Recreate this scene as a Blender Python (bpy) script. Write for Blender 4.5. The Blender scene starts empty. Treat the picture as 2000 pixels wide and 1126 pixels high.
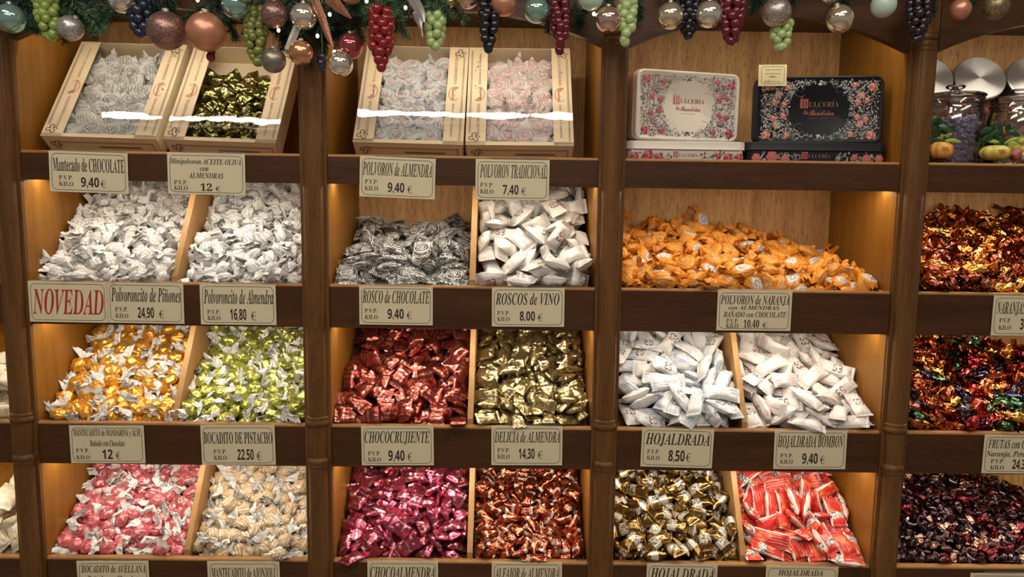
import bpy, bmesh, math, random
from mathutils import Vector, Matrix, Quaternion, noise
random.seed(7)
SC = bpy.context.scene
COL = SC.collection
PI = math.pi
# ------------------------------------------------------------------ camera
CAM = Vector((0.10464, -1.74788, 1.30634))
PITCH, YAW, ROLL, FPX = math.radians(6.9777), math.radians(0.36195), math.radians(0.79087), 1473.04
FWD = Vector((math.sin(YAW)*math.cos(PITCH), math.cos(YAW)*math.cos(PITCH), -math.sin(PITCH)))
_rt = Vector((math.cos(YAW), -math.sin(YAW), 0)); _up = _rt.cross(FWD)
RT = _rt*math.cos(ROLL) + _up*math.sin(ROLL)
UP = -_rt*math.sin(ROLL) + _up*math.cos(ROLL)
cd = bpy.data.cameras.new('camera'); cam = bpy.data.objects.new('camera', cd); COL.objects.link(cam)
cd.sensor_fit = 'HORIZONTAL'; cd.sensor_width = 36.0; cd.lens = FPX/2000*36; cd.clip_start = 0.05; cd.clip_end = 50
cam.matrix_world = Matrix(((RT.x, UP.x, -FWD.x, CAM.x), (RT.y, UP.y, -FWD.y, CAM.y), (RT.z, UP.z, -FWD.z, CAM.z), (0, 0, 0, 1)))
SC.camera = cam
def at_y(px, py, Y):
    """the point of depth Y that the photograph shows at pixel (px, py)"""
    d = FWD + RT*((px-1000)/FPX) - UP*((py-563)/FPX)
    return CAM + d*((Y-CAM.y)/d.y)
def proj(p):
    v = Vector(p)-CAM; d = v.dot(FWD)
    return 1000+FPX*v.dot(RT)/d, 563-FPX*v.dot(UP)/d
# ------------------------------------------------------------------ light
vs = SC.view_settings
vs.view_transform = 'Standard'; vs.look = 'None'; vs.gamma = 1.0; vs.use_curve_mapping = False
vs.exposure = 0.0
SC.cycles.transparent_max_bounces = 24
SC.cycles.max_bounces = 8
SC.cycles.sample_clamp_indirect = 6.0
W = bpy.data.worlds.new('shop'); SC.world = W; W.use_nodes = True
W.node_tree.nodes['Background'].inputs[0].default_value = (1.0, 0.87, 0.72, 1)
W.node_tree.nodes['Background'].inputs[1].default_value = 0.20
def area(name, loc, look, sx, sy, power, color):
    l = bpy.data.lights.new(name, 'AREA'); l.shape = 'RECTANGLE'; l.size = sx; l.size_y = sy; l.energy = power; l.color = color
    o = bpy.data.objects.new(name, l); COL.objects.link(o); o.location = loc
    o.rotation_euler = (Vector(look)-Vector(loc)).to_track_quat('-Z', 'Y').to_euler()
    return o
# the shop's ceiling lamps, in front of the display and above the photographer
area('ceiling_lamp', (-0.9, -1.5, 2.85), (-0.7, -0.9, 1.0), 1.5, 0.34, 14, (1.0, 0.90, 0.76))
area('ceiling_lamp', (0.9, -1.5, 2.85), (0.7, -0.9, 1.0), 1.5, 0.34, 14, (1.0, 0.90, 0.76))
area('ceiling_lamp', (0.0, -3.2, 2.85), (0.0, -1.2, 0.9), 2.4, 0.3, 26, (1.0, 0.93, 0.84))
LED_STRENGTH = 48.0
LED_COLOR = (1.0, 0.895, 0.72, 1)
# ------------------------------------------------------------------ object helpers
def tag(o, label=None, cat=None, group=None, kind=None):
    if label: o['label'] = label
    if cat: o['category'] = cat
    if group: o['group'] = group
    if kind: o['kind'] = kind
    return o
def thing(name, label, cat, loc=(0, 0, 0), group=None, mat=None):
    o = bpy.data.objects.new(name, None); COL.objects.link(o); o.empty_display_size = .02
    if mat is not None: o.matrix_world = mat
    else: o.location = loc
    return tag(o, label, cat, group)
class MB:
    """collects verts and faces"""
    def __init__(s): s.v = []; s.f = []; s.m = []
    def add(s, vs, fs, mi=0):
        b = len(s.v); s.v += [tuple(v) for v in vs]; s.f += [tuple(i+b for i in f) for f in fs]; s.m += [mi]*len(fs); return s
    def box(s, lo, hi, mi=0):
        x0, y0, z0 = lo; x1, y1, z1 = hi
        return s.add([(x0,y0,z0),(x1,y0,z0),(x1,y1,z0),(x0,y1,z0),(x0,y0,z1),(x1,y0,z1),(x1,y1,z1),(x0,y1,z1)],
                     [(0,3,2,1),(4,5,6,7),(0,1,5,4),(1,2,6,5),(2,3,7,6),(3,0,4,7)], mi)
    def prism(s, poly, axis, a0, a1, mi=0):
        """poly: 2-D points; axis 'x': (y,z) extruded in x; 'y': (x,z) in y; 'z': (x,y) in z"""
        n = len(poly)
        def P(p, a): return (a, p[0], p[1]) if axis == 'x' else (p[0], a, p[1]) if axis == 'y' else (p[0], p[1], a)
        return s.add([P(p, a0) for p in poly]+[P(p, a1) for p in poly],
                     [tuple(range(n))[::-1], tuple(range(n, 2*n))]+[(i, (i+1) % n, n+(i+1) % n, n+i) for i in range(n)], mi)
    def lathe(s, prof, n=32, c=(0, 0, 0), mi=0, a0=0.0, a1=2*PI):
        """prof: (r, z) pairs turned about z"""
        full = abs(a1-a0-2*PI) < 1e-6; k = n if full else n+1
        vs = [(c[0]+r*math.cos(a0+(a1-a0)*j/n), c[1]+r*math.sin(a0+(a1-a0)*j/n), c[2]+z) for r, z in prof for j in range(k)]
        fs = []
        for i in range(len(prof)-1):
            for j in range(n):
                j2 = (j+1) % k
                fs.append((i*k+j, i*k+j2, (i+1)*k+j2, (i+1)*k+j))
        return s.add(vs, fs, mi)
    def tube(s, pts, r, n=8, mi=0):
        pts = [Vector(p) for p in pts]; rings = []
        for i, p in enumerate(pts):
            t = (pts[min(i+1, len(pts)-1)]-pts[max(i-1, 0)]).normalized()
            a = t.orthogonal().normalized() if i == 0 else (a-t*a.dot(t)).normalized()
            b = t.cross(a); rr = r[i] if isinstance(r, (list, tuple)) else r
            rings.append([p+(a*math.cos(2*PI*k/n)+b*math.sin(2*PI*k/n))*rr for k in range(n)])
        vs = [v for R in rings for v in R]; fs = []
        for i in range(len(rings)-1):
            for k in range(n): fs.append((i*n+k, i*n+(k+1) % n, (i+1)*n+(k+1) % n, (i+1)*n+k))
        fs.append(tuple(range(n))[::-1]); fs.append(tuple(range((len(rings)-1)*n, len(rings)*n)))
        return s.add(vs, fs, mi)
    def sphere(s, c, r, n=16, m=10, mi=0, sc=(1, 1, 1)):
        vs = [(c[0], c[1], c[2]+r*sc[2])]
        for i in range(1, m):
            t = PI*i/m
            for j in range(n):
                p = 2*PI*j/n; vs.append((c[0]+r*sc[0]*math.sin(t)*math.cos(p), c[1]+r*sc[1]*math.sin(t)*math.sin(p), c[2]+r*sc[2]*math.cos(t)))
        vs.append((c[0], c[1], c[2]-r*sc[2])); fs = []
        for j in range(n): fs.append((0, 1+j, 1+(j+1) % n))
        for i in range(m-2):
            for j in range(n):
                a = 1+i*n+j; b = 1+i*n+(j+1) % n; fs.append((a, a+n, b+n, b))
        l = len(vs)-1
        for j in range(n): fs.append((l, 1+(m-2)*n+(j+1) % n, 1+(m-2)*n+j))
        return s.add(vs, fs, mi)
    def mesh(s, name, mats, smooth=False, angle=None):
        me = bpy.data.meshes.new(name); me.from_pydata(s.v, [], s.f)
        for m in (mats if isinstance(mats, (list, tuple)) else [mats]): me.materials.append(m)
        if any(s.m): me.polygons.foreach_set('material_index', s.m)
        if smooth: me.polygons.foreach_set('use_smooth', [True]*len(me.polygons))
        me.update()
        if angle is not None: me.set_sharp_from_angle(angle=math.radians(angle))
        return me
    def build(s, name, mats, parent=None, smooth=False, angle=None, world=True):
        o = bpy.data.objects.new(name, s.mesh(name, mats, smooth, angle)); COL.objects.link(o)
        if parent is not None:
            o.parent = parent
            if world: o.matrix_parent_inverse = PINV(parent)
        return o
def PINV(p): return WORLD(p).inverted()
def WORLD(p):
    if p.parent is None: return p.matrix_basis.copy()
    return WORLD(p.parent) @ p.matrix_parent_inverse @ p.matrix_basis
def bevel(o, w, seg=2):
    m = o.modifiers.new('bevel', 'BEVEL'); m.width = w; m.segments = seg; m.limit_method = 'ANGLE'; m.angle_limit = math.radians(40)
    return o
# ------------------------------------------------------------------ materials
class NT:
    def __init__(s, name):
        s.m = bpy.data.materials.new(name); s.m.use_nodes = True; s.t = s.m.node_tree; s.n = s.t.nodes; s.l = s.t.links
        s.b = s.n['Principled BSDF']
    def new(s, t, **kw):
        n = s.n.new(t)
        for k, v in kw.items(): setattr(n, k, v)
        return n
    def put(s, sock, v):
        if hasattr(v, 'links'): s.l.new(v, sock)
        elif isinstance(v, (tuple, list)) and len(v) == 3 and sock.type == 'RGBA': sock.default_value = (*v, 1)
        else: sock.default_value = v
    def math(s, op, a, b=0.0, c=None):
        n = s.new('ShaderNodeMath', operation=op); s.put(n.inputs[0], a); s.put(n.inputs[1], b)
        if c is not None: s.put(n.inputs[2], c)
        return n.outputs[0]
    def mix(s, f, a, b):
        n = s.new('ShaderNodeMix', data_type='RGBA'); s.put(n.inputs[0], f); s.put(n.inputs[6], a); s.put(n.inputs[7], b)
        return n.outputs[2]
    def obj(s):
        return s.new('ShaderNodeTexCoord').outputs['Object']
    def xyz(s, v):
        n = s.new('ShaderNodeSeparateXYZ'); s.l.new(v, n.inputs[0]); return n.outputs
    def map(s, v, scale=(1, 1, 1), rot=(0, 0, 0), loc=(0, 0, 0)):
        n = s.new('ShaderNodeMapping'); s.l.new(v, n.inputs[0]); n.inputs['Scale'].default_value = scale; n.inputs['Rotation'].default_value = rot; s.put(n.inputs['Location'], loc)
        return n.outputs[0]
    def noise(s, v, scale, detail=3, rough=.5, dist=0):
        n = s.new('ShaderNodeTexNoise'); s.l.new(v, n.inputs['Vector']); n.inputs['Scale'].default_value = scale; n.inputs['Detail'].default_value = detail
        n.inputs['Roughness'].default_value = rough; n.inputs['Distortion'].default_value = dist
        return n.outputs['Fac']
    def vor(s, v, scale, feature='F1', out='Distance'):
        n = s.new('ShaderNodeTexVoronoi', feature=feature); s.l.new(v, n.inputs['Vector']); n.inputs['Scale'].default_value = scale
        return n.outputs[out]
    def ramp(s, f, *stops):
        n = s.new('ShaderNodeValToRGB'); s.put(n.inputs[0], f); e = n.color_ramp.elements
        while len(e) < len(stops): e.new(.5)
        for k, (p, c) in zip(e, stops): k.position = p; k.color = (*c, 1) if len(c) == 3 else c
        return n.outputs[0]
    def step(s, f, lo, hi):
        n = s.new('ShaderNodeMapRange'); s.put(n.inputs[0], f); n.inputs[1].default_value = lo; n.inputs[2].default_value = hi
        return n.outputs[0]
    def rnd(s): return s.new('ShaderNodeObjectInfo').outputs['Random']
    def shift(s, v, amt=37.0):
        """moves the pattern by the object's random number so that copies differ"""
        r = s.rnd(); c = s.new('ShaderNodeCombineXYZ')
        for i, k in enumerate((1.0, 1.7, 2.3)): s.put(c.inputs[i], s.math('MULTIPLY', r, amt*k))
        a = s.new('ShaderNodeVectorMath', operation='ADD'); s.l.new(v, a.inputs[0]); s.l.new(c.outputs[0], a.inputs[1])
        return a.outputs[0]
    def set(s, **kw):
        for k, v in kw.items():
            s.put(s.b.inputs[{'color': 'Base Color', 'rough': 'Roughness', 'metal': 'Metallic', 'spec': 'Specular IOR Level', 'coat': 'Coat Weight', 'crough': 'Coat Roughness',
                              'trans': 'Transmission Weight', 'ior': 'IOR', 'alpha': 'Alpha', 'sss': 'Subsurface Weight', 'emit': 'Emission Color', 'estr': 'Emission Strength', 'aniso': 'Anisotropic', 'sheen': 'Sheen Weight'}[k]], v)
        return s
    def bump(s, h, strength=.5, dist=.002):
        n = s.new('ShaderNodeBump'); n.inputs['Strength'].default_value = strength; n.inputs['Distance'].default_value = dist; s.l.new(h, n.inputs['Height'])
        s.l.new(n.outputs[0], s.b.inputs['Normal']); return s
def plain(name, c, rough=.5, metal=0.0, **kw):
    return NT(name).set(color=c, rough=rough, metal=metal, **kw).m
def wood(name, dark, light, grain='z', rough=.42, pore=.55, coat=.0):
    t = NT(name); o = t.obj()
    st = {'x': (1.2, 14, 14), 'z': (14, 14, 1.2)}[grain]
    broad = t.noise(t.map(o, st), 2.0, 4, .55, .6)
    st2 = {'x': (18, 260, 260), 'z': (260, 260, 18)}[grain]
    fine = t.noise(t.map(o, st2), 1.0, 2, .6)
    st3 = {'x': (30, 200, 200), 'z': (200, 200, 30)}[grain]
    por = t.step(t.noise(t.map(o, st3), 1.5, 3, .6), .52, .68)
    base = t.mix(t.step(broad, .3, .72), dark, light)
    base = t.mix(t.math('MULTIPLY', por, pore), base, tuple(c*.45 for c in dark))
    base = t.mix(t.math('MULTIPLY', t.step(fine, .45, .7), .22), base, tuple(min(1, c*1.35) for c in light))
    t.set(color=base, rough=rough, coat=coat, crough=.25, spec=.28)
    t.bump(fine, .12, .001)
    return t.m
M = {}
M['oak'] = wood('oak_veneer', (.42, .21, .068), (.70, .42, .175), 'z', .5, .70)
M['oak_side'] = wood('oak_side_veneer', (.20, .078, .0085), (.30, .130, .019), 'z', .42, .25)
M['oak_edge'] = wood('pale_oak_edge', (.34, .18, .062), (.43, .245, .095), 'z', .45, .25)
M['walnut'] = wood('dark_walnut', (.046, .0165, .0055), (.086, .034, .012), 'x', .42, .4, 0)
M['column'] = wood('brown_column_wood', (.085, .034, .009), (.17, .077, .022), 'z', .40, .5, .06)
M['led'] = NT('led_diffuser').set(color=(1, 1, 1), emit=LED_COLOR, estr=LED_STRENGTH).m
M['alu'] = plain('aluminium', (.8, .8, .8), .35, 1.0)
M['ink'] = plain('printed_ink', (.030, .018, .012), .55)
M['ink_red'] = plain('red_ink', (.42, .025, .018), .55)
M['paper'] = NT('cream_card').set(rough=.5, coat=.25, crough=.2).m
_t = NT('cream_sign_card'); _t.set(color=_t.mix(_t.noise(_t.obj(), 30, 3), (.66, .58, .40), (.76, .675, .48)), rough=.42, coat=.3, crough=.2); M['sign'] = _t.m
M['carton'] = plain('cream_carton', (.84, .70, .49), .5)
M['carton_in'] = plain('carton_inside', (.70, .53, .33), .7)
M['clear'] = NT('clear_acrylic').m
def film(name, tint=(1, 1, 1), alpha=.12, rough=.05, wr=None, white=None, stripes=None, rings=False):
    """thin clear plastic: mostly see-through, with a sharp gloss and creases"""
    t = NT(name); n = t.n; n.remove(t.b)
    tr = t.new('ShaderNodeBsdfTransparent'); tr.inputs[0].default_value = (*tint, 1)
    gl = t.new('ShaderNodeBsdfGlossy'); gl.inputs['Roughness'].default_value = rough; gl.inputs[0].default_value = (1, 1, 1, 1)
    fr = t.new('ShaderNodeFresnel'); fr.inputs[0].default_value = 1.45
    fac = t.math('MAXIMUM', t.math('MULTIPLY', fr.outputs[0], 1.0), alpha)
    if wr:
        b = t.new('ShaderNodeBump'); b.inputs['Strength'].default_value = wr[1]; b.inputs['Distance'].default_value = .003
        t.l.new(t.noise(t.shift(t.obj()), wr[0], 3, .6, 1.0), b.inputs['Height']); t.l.new(b.outputs[0], gl.inputs['Normal'])
    mx = t.new('ShaderNodeMixShader'); t.l.new(fac, mx.inputs[0]); t.l.new(tr.outputs[0], mx.inputs[1]); t.l.new(gl.outputs[0], mx.inputs[2])
    out = mx.outputs[0]
    if white or stripes or rings:
        d = t.new('ShaderNodeBsdfDiffuse'); d.inputs[0].default_value = (.86, .86, .84, 1)
        m2 = t.new('ShaderNodeMixShader'); t.l.new(out, m2.inputs[1]); t.l.new(d.outputs[0], m2.inputs[2])
        f = white or 0.0
        if rings:     # a printed circle with words inside it, and broken lines towards the ends
            x, y, z = t.xyz(t.obj()); w = t.noise(t.shift(t.obj()), 70, 2)
            q = t.math('ADD', t.math('SQRT', t.math('ADD', t.math('POWER', x, 2.0), t.math('POWER', y, 2.0))), t.math('MULTIPLY', t.math('SUBTRACT', w, .5), .003))
            band = lambda a, b: t.math('MULTIPLY', t.math('GREATER_THAN', q, a), t.math('LESS_THAN', q, b))
            ln = t.math('GREATER_THAN', t.math('SINE', t.math('ADD', t.math('MULTIPLY', y, 1500.0), t.math('MULTIPLY', w, 5.0))), .25)
            k = t.math('MAXIMUM', t.math('MAXIMUM', band(.0172, .0190), band(.0108, .0117)), t.math('MULTIPLY', band(-.01, .0085), ln))
            k = t.math('MAXIMUM', k, t.math('MULTIPLY', t.math('MULTIPLY', band(.0195, .05), ln), t.math('GREATER_THAN', t.noise(t.shift(t.obj()), 60, 1), .52)))
            f = t.math('MAXIMUM', t.math('MULTIPLY', k, .85), f)
        if stripes:
            x, y, z = t.xyz(t.obj())
            s_ = t.math('GREATER_THAN', t.math('SINE', t.math('MULTIPLY', t.math('ADD', x, t.math('MULTIPLY', t.noise(t.shift(t.obj()), 60), .006)), stripes)), .62)
            s2 = t.math('GREATER_THAN', t.noise(t.shift(t.obj()), 46, 2), .50)
            f = t.math('MULTIPLY', t.math('MULTIPLY', s_, s2), .85)
            if white: f = t.math('MAXIMUM', f, white)
        elif white and not rings:
            f = t.math('MULTIPLY', t.step(t.noise(t.shift(t.obj()), 130, 3), .12, .5), white)
        t.put(m2.inputs[0], f); out = m2.outputs[0]
    t.l.new(out, n['Material Output'].inputs[0])
    return t.m
M['clear'] = film('clear_acrylic', alpha=.10)
M['wrap'] = film('cellophane_film', alpha=.012, rough=.03, wr=(9, .05))
M['glass'] = film('clear_glass', (.97, .98, .96), alpha=.11, rough=.04)
# ------------------------------------------------------------------ room
tag(MB().box((-3.5, .40, 0), (3.8, .50, 3.0)).build('wall_back', plain('wall_paint', (.45, .36, .26), .8)), kind='structure')
tag(MB().box((-3.5, -4.5, -.1), (3.8, .50, 0)).build('floor', plain('stone_floor', (.30, .25, .20), .35)), kind='structure')
tag(MB().box((-3.5, -4.5, 3.0), (3.8, .50, 3.1)).build('ceiling', plain('ceiling_paint', (.7, .66, .6), .8)), kind='structure')
M['lit_top'] = wood('lit_ledge_wood', (.25, .115, .036), (.40, .20, .070), 'x', .40, .3)  # paler walnut: strip light falling on the ledge tops, put into the colour
# ------------------------------------------------------------------ display cabinets
TOP = {1: 1.3959, 2: 1.0967, 3: .7595, 4: .4201}
BOT = {1: 1.3288, 2: .9948, 3: .6567, 4: .317}
DEPTH = .362
BAYS = {'L': (-1.70, -1.070), 'A': (-1.0082, -.3724), 'B': (-.3100, .3100), 'C': (.3704, 1.0014), 'D': (1.0663, 1.697)}
DIV = {('A', 2): -.6795, ('A', 3): -.6925, ('A', 4): -.6755, ('B', 2): .0215, ('B', 3): .0195, ('B', 4): .0205, ('C', 3): .6835, ('C', 4): .6975}
HEAP = {'A2': (.215, .225), 'A3': (.195, .205), 'A4': (.20, .205), 'B2': (.10, .20), 'B3': (.195, .205), 'B4': (.20, .205), 'C2': (.04,), 'C3': (.185, .165), 'C4': (.185, .165), 'D2': (.13,), 'D3': (.115,), 'D4': (.08,), 'L2': (.2,), 'L3': (.2,), 'L4': (.2,)}
WHERE = {'L': 'cut off at the far left edge', 'A': 'with two cream boxes and the red NOVEDAD sign', 'B': 'in the middle, with the dark and gold heaps',
         'C': 'with the two decorated tins and the orange heap', 'D': 'with the glass jars, at the far right edge'}
CAB = {}
def fascia_profile(z0, z1):
    r = .0048
    pts = [(.0, z0), (.020, z0), (.020, z1-r)]
    pts += [(.020-r+r*math.cos(a), z1-r+r*math.sin(a)) for a in (PI/6, PI/3, PI/2)]
    pts += [(r+r*math.cos(a), z1-r+r*math.sin(a)) for a in (PI/2, 2*PI/3, 5*PI/6, PI)]
    return pts[::-1]
for bay, (xl, xr) in BAYS.items():
    xc = (xl+xr)/2
    c = thing('display_cabinet', 'wooden sweet display cabinet '+WHERE[bay], 'cabinet', (xc, .2, 0), 'display cabinets along the wall')
    CAB[bay] = c
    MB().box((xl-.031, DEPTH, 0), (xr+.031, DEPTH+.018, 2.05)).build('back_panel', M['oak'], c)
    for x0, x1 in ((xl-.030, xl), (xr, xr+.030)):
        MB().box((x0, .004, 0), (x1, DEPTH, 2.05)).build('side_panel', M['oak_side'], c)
    MB().box((xl, .018, 1.757), (xr, DEPTH, 1.775)).build('top_panel', M['walnut'], c)
    # arched valance and the rail behind it
    pts = []
    for i in range(25):
        x = -1+2*i/24; X = x*(xr-xl)/2
        pts.append((xc+X, 1.7135-.74*X*X))
    o = MB().prism(pts+[(xr, 2.0), (xl, 2.0)], 'y', -.006, .018).build('valance', M['walnut'], c)
    for r in (1, 2, 3, 4):
        MB().box((xl+.0008, 0, BOT[r]), (xr-.0008, .020, TOP[r]-.0062)).build('ledge_board', M['walnut'], c)
        MB().prism(fascia_profile(TOP[r]-.0060, TOP[r]), 'x', xl+.0008, xr-.0008).build('lit_ledge_top', M['lit_top'], c, smooth=True, angle=35)  # top of the ledge board, split off to carry the painted light
        zs = 1.386 if r == 1 else BOT[r]+.030
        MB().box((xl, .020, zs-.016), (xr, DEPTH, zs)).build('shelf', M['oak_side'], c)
        zled = 1.7505 if r == 1 else BOT[r-1]+.010
        yl = .026 if r == 1 else .048
        l = MB().box((xl+.004, yl, zled), (xr-.004, yl+.014, zled+.006)).build('light_strip', M['alu'], c)
        MB().box((xl+.006, yl+.0015, zled-.0025), (xr-.006, yl+.0125, zled-.0002)).build('diffuser', M['led'], l)
        if r > 1:
            dv = DIV.get((bay, r)); spans = [(xl, dv-.0068, 0), (dv+.0068, xr, 1)] if dv else [(xl, xr, 0)]
            for xa, xb, side in spans:
                h = HEAP[bay+str(r)][side]; tk = .057 if (bay, r) != ('D', 4) else .038
                off = tk/math.cos(math.atan(h/.28)); fl = BOT[r]+.034
                z0 = max(TOP[r]-off, fl); z1 = min(max(TOP[r]+h*(DEPTH-.02)/.28-off, fl), BOT[r-1]+.005)
                MB().prism([(.0205, z0-.004), (.0205, z0), (DEPTH-.001, z1), (DEPTH-.001, z1-.004)][::-1], 'x', xa+.001, xb-.001).build('bin_floor', M['oak_side'], c)
        if (bay, r) in DIV:
            x = DIV[bay, r]; z = TOP[r]; hb = .232
            MB().prism([(.0205, zs), (DEPTH-.001, zs), (DEPTH-.001, z+hb), (.165, z+hb), (.022, z+.012), (.0205, z-.004)][::-1], 'x', x-.0068, x+.0068).build('divider', M['oak_edge'], c)
# columns between the bays
XCOL = {'far left': -1.0390, 'second': -.3412, 'third': .3402, 'right': 1.0338}
CLAB = {'far left': 'brown turned wooden column beside the white NOVEDAD bin, at the far left', 'second': 'brown turned wooden column between the white and the dark chocolate heaps',
        'third': 'brown turned wooden column between the white packets and the orange heap', 'right': 'brown turned wooden column between the tins and the glass jars'}
for k, x in XCOL.items():
    c = thing('wooden_column', CLAB[k], 'column', (x, 0, 0), 'wooden columns between the bays')
    hw = .0306
    MB().box((x-hw, -.006, 0), (x+hw, .0035, 2.0)).build('flange', M['column'], c)
    R = .0235
    def half(r, n=14): return [(x+r*math.cos(PI+PI*i/n), -.006+.9*r*math.sin(PI+PI*i/n)) for i in range(n+1)]
    m = MB(); zr1, zr2 = .772, .672
    # reeded upper shaft: a half round with a shallow groove each side
    n = 28; up = []
    for i in range(n+1):
        a = PI+PI*i/n; rr = R*(1-.055*math.exp(-((a-PI*1.28)/.05)**2)-.055*math.exp(-((a-PI*1.72)/.05)**2))
        up.append((x+rr*math.cos(a), -.006+.9*rr*math.sin(a)))
    m.prism(up, 'z', zr1, 1.95)
    m.prism(half(R*.93), 'z', zr2, zr1); m.prism(half(R*1.0), 'z', 0, zr2)
    m.build('shaft', M['column'], c, smooth=True, angle=30)
    def ring(zc, name, s=1.0):
        prof = [(R*.98, -.013), (R*1.10, -.011), (R*1.12, -.007), (R*1.04, -.005), (R*1.16, -.002), (R*1.20, .003), (R*1.16, .008), (R*1.02, .010), (R*.96, .012)]
        q = MB(); q.lathe([(r, z*s) for r, z in prof], 22, (0, 0, 0), a0=PI, a1=2*PI)
        q.v = [(x+a, -.006+.9*b, zc+z) for a, b, z in q.v]
        q.build(name, M['column'], c, smooth=True)
    ring(zr1, 'ring', -1); ring(zr2, 'ring', 1)
    ring(1.652, 'capital_ring', 1); ring(1.672, 'capital_ring', -.8)
# ------------------------------------------------------------------ lettering
def conv(s, st):
    if st in ('sans',): return s
    out = ''
    for ch in s:
        base = {'b': 0x1D400, 'i': 0x1D434, 'bi': 0x1D468, 'scr': 0x1D4D0}.get(st)
        if '0' <= ch <= '9': out += chr((0x1D7EC if st == 'sb' else 0x1D7CE)+ord(ch)-48)
        elif st == 'sb' or not (ch.isascii() and ch.isalpha()): out += ch
        elif st == 'i' and ch == 'h': out += '\u210e'
        else: out += chr(base+(ord(ch)-65 if ch < 'a' else 26+ord(ch)-97))
    return out
_raw_cache = {}
def _raw(body, bold=0.0):
    if (body, bold) in _raw_cache: return _raw_cache[body, bold]
    c = bpy.data.curves.new('letters', 'FONT'); c.body = body; c.size = 1; c.resolution_u = 3; c.offset = bold
    o = bpy.data.objects.new('letters', c); COL.objects.link(o)
    bpy.context.view_layer.update()
    me = o.to_mesh(); r = ([tuple(v.co)[:2] for v in me.vertices], [tuple(p.vertices) for p in me.polygons])
    o.to_mesh_clear(); bpy.data.objects.remove(o); bpy.data.curves.remove(c)
    _raw_cache[body, bold] = r
    return r
ACC = {'ñ': ('n', 't'), 'Ñ': ('N', 't'), 'Í': ('I', 'a'), 'í': ('i', 'a'), 'ó': ('o', 'a')}
def text(s, st, bold=0.0, shear=0.0):
    """verts (x, y), faces, width, cap height at font size 1, baseline y = 0"""
    plain_s = ''.join(ACC[c][0] if c in ACC else c for c in s)
    v, f = _raw(conv(plain_s, st), bold); v = list(v); f = list(f)
    cap = max(y for x, y in _raw(conv('H', st))[0])
    for i, ch in enumerate(s):
        if ch in ACC:
            wa = max([x for x, y in _raw(conv(plain_s[:i+1], st))[0]]); wc = _raw(conv(ACC[ch][0], st))[0]
            w = max(x for x, y in wc)-min(x for x, y in wc); xc = wa-w/2+(.04 if st in ('bi', 'scr') else 0)
            h = max(y for x, y in wc)+.06; b = len(v)
            if ACC[ch][1] == 't':
                k = 8; cw = min(w, .5)*.42
                for j in range(k+1):
                    t = j/k*2-1; yy = h+.05+.035*math.sin(t*PI)*-1
                    v += [(xc+cw*t, yy-.028), (xc+cw*t, yy+.028)]
                f += [(b+2*j, b+2*j+2, b+2*j+3, b+2*j+1) for j in range(k)]
            else:
                v += [(xc-.03, h), (xc+.03, h), (xc+.15, h+.15), (xc+.05, h+.15)]; f.append((b, b+1, b+2, b+3))
    if shear: v = [(x+shear*y, y) for x, y in v]
    x0 = min(x for x, y in v); x1 = max(x for x, y in v)
    return [(x-x0, y) for x, y in v], f, x1-x0, cap
def put_text(mb, s, st, x0, x1, base, cap_h, off, bold=0.0, shear=0.0, mi=0, fr=None):
    """lays text from x0 to x1 with its baseline at height base on the plane y = off (facing -y)"""
    v, f, w, c = text(s, st, bold, shear)
    sx = (x1-x0)/w; sy = cap_h/c
    P = [(x0+x*sx, off, base+y*sy) for x, y in v]
    if fr: P = [fr(p) for p in P]
    mb.add(P, f, mi)
def euro(mb, x0, x1, z0, z1, off, th=.10):
    w = x1-x0; h = z1-z0; xc = x0+w*.58; zc = (z0+z1)/2; n = 18
    for i in range(n):
        A = [math.radians(52+256*(i+j)/n) for j in (0, 1)]
        P = []
        for a in A:
            k = th*(.55+.9*abs(math.cos(a)) if math.cos(a) < 0 else .55)
            P += [(xc+w*.42*math.cos(a), off, zc+h*.5*math.sin(a)), (xc+w*(.42-k*1.2)*math.cos(a), off, zc+h*(.5-.055)*math.sin(a))]
        mb.add(P, [(0, 2, 3, 1)])
    for d in (.09, -.07): mb.add([(x0, off-.00004, zc+h*(d-.025)), (x0+w*.72, off-.00004, zc+h*(d-.025)), (x0+w*.76, off-.00004, zc+h*(d+.025)), (x0+w*.03, off-.00004, zc+h*(d+.025))], [(0, 1, 2, 3)])
def rr_line(mb, x0, x1, z0, z1, r, t, off, n=8, mi=0):
    """a rounded rectangle drawn as a line of width t"""
    def loop(d):
        out = []
        for cx, cz, a0 in ((x1-r, z1-r, 0), (x0+r, z1-r, PI/2), (x0+r, z0+r, PI), (x1-r, z0+r, 1.5*PI)):
            for i in range(n+1):
                a = a0+PI/2*i/n; out.append((cx+(r-d)*math.cos(a), off, cz+(r-d)*math.sin(a)))
        return out
    A, B = loop(0), loop(t); k = len(A)
    mb.add(A+B, [(i, (i+1) % k, k+(i+1) % k, k+i) for i in range(k)], mi)
def frame_from(tl, tr, bl, Y):
    """local frame (x right, z up, -y towards the shop) of a card whose corners show at these pixels"""
    a, b, c = at_y(*tl, Y), at_y(*tr, Y), at_y(*bl, Y)
    w = (b-a).length; h = (a-c).length; X = (b-a).normalized(); yv = Vector((0, 1, 0)); Z = X.cross(yv).normalized(); cen = (b+c)/2
    m = Matrix(((X.x, 0, Z.x, cen.x), (X.y, 1, Z.y, cen.y), (X.z, 0, Z.z, cen.z), (0, 0, 0, 1)))
    return m, w, h
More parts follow.
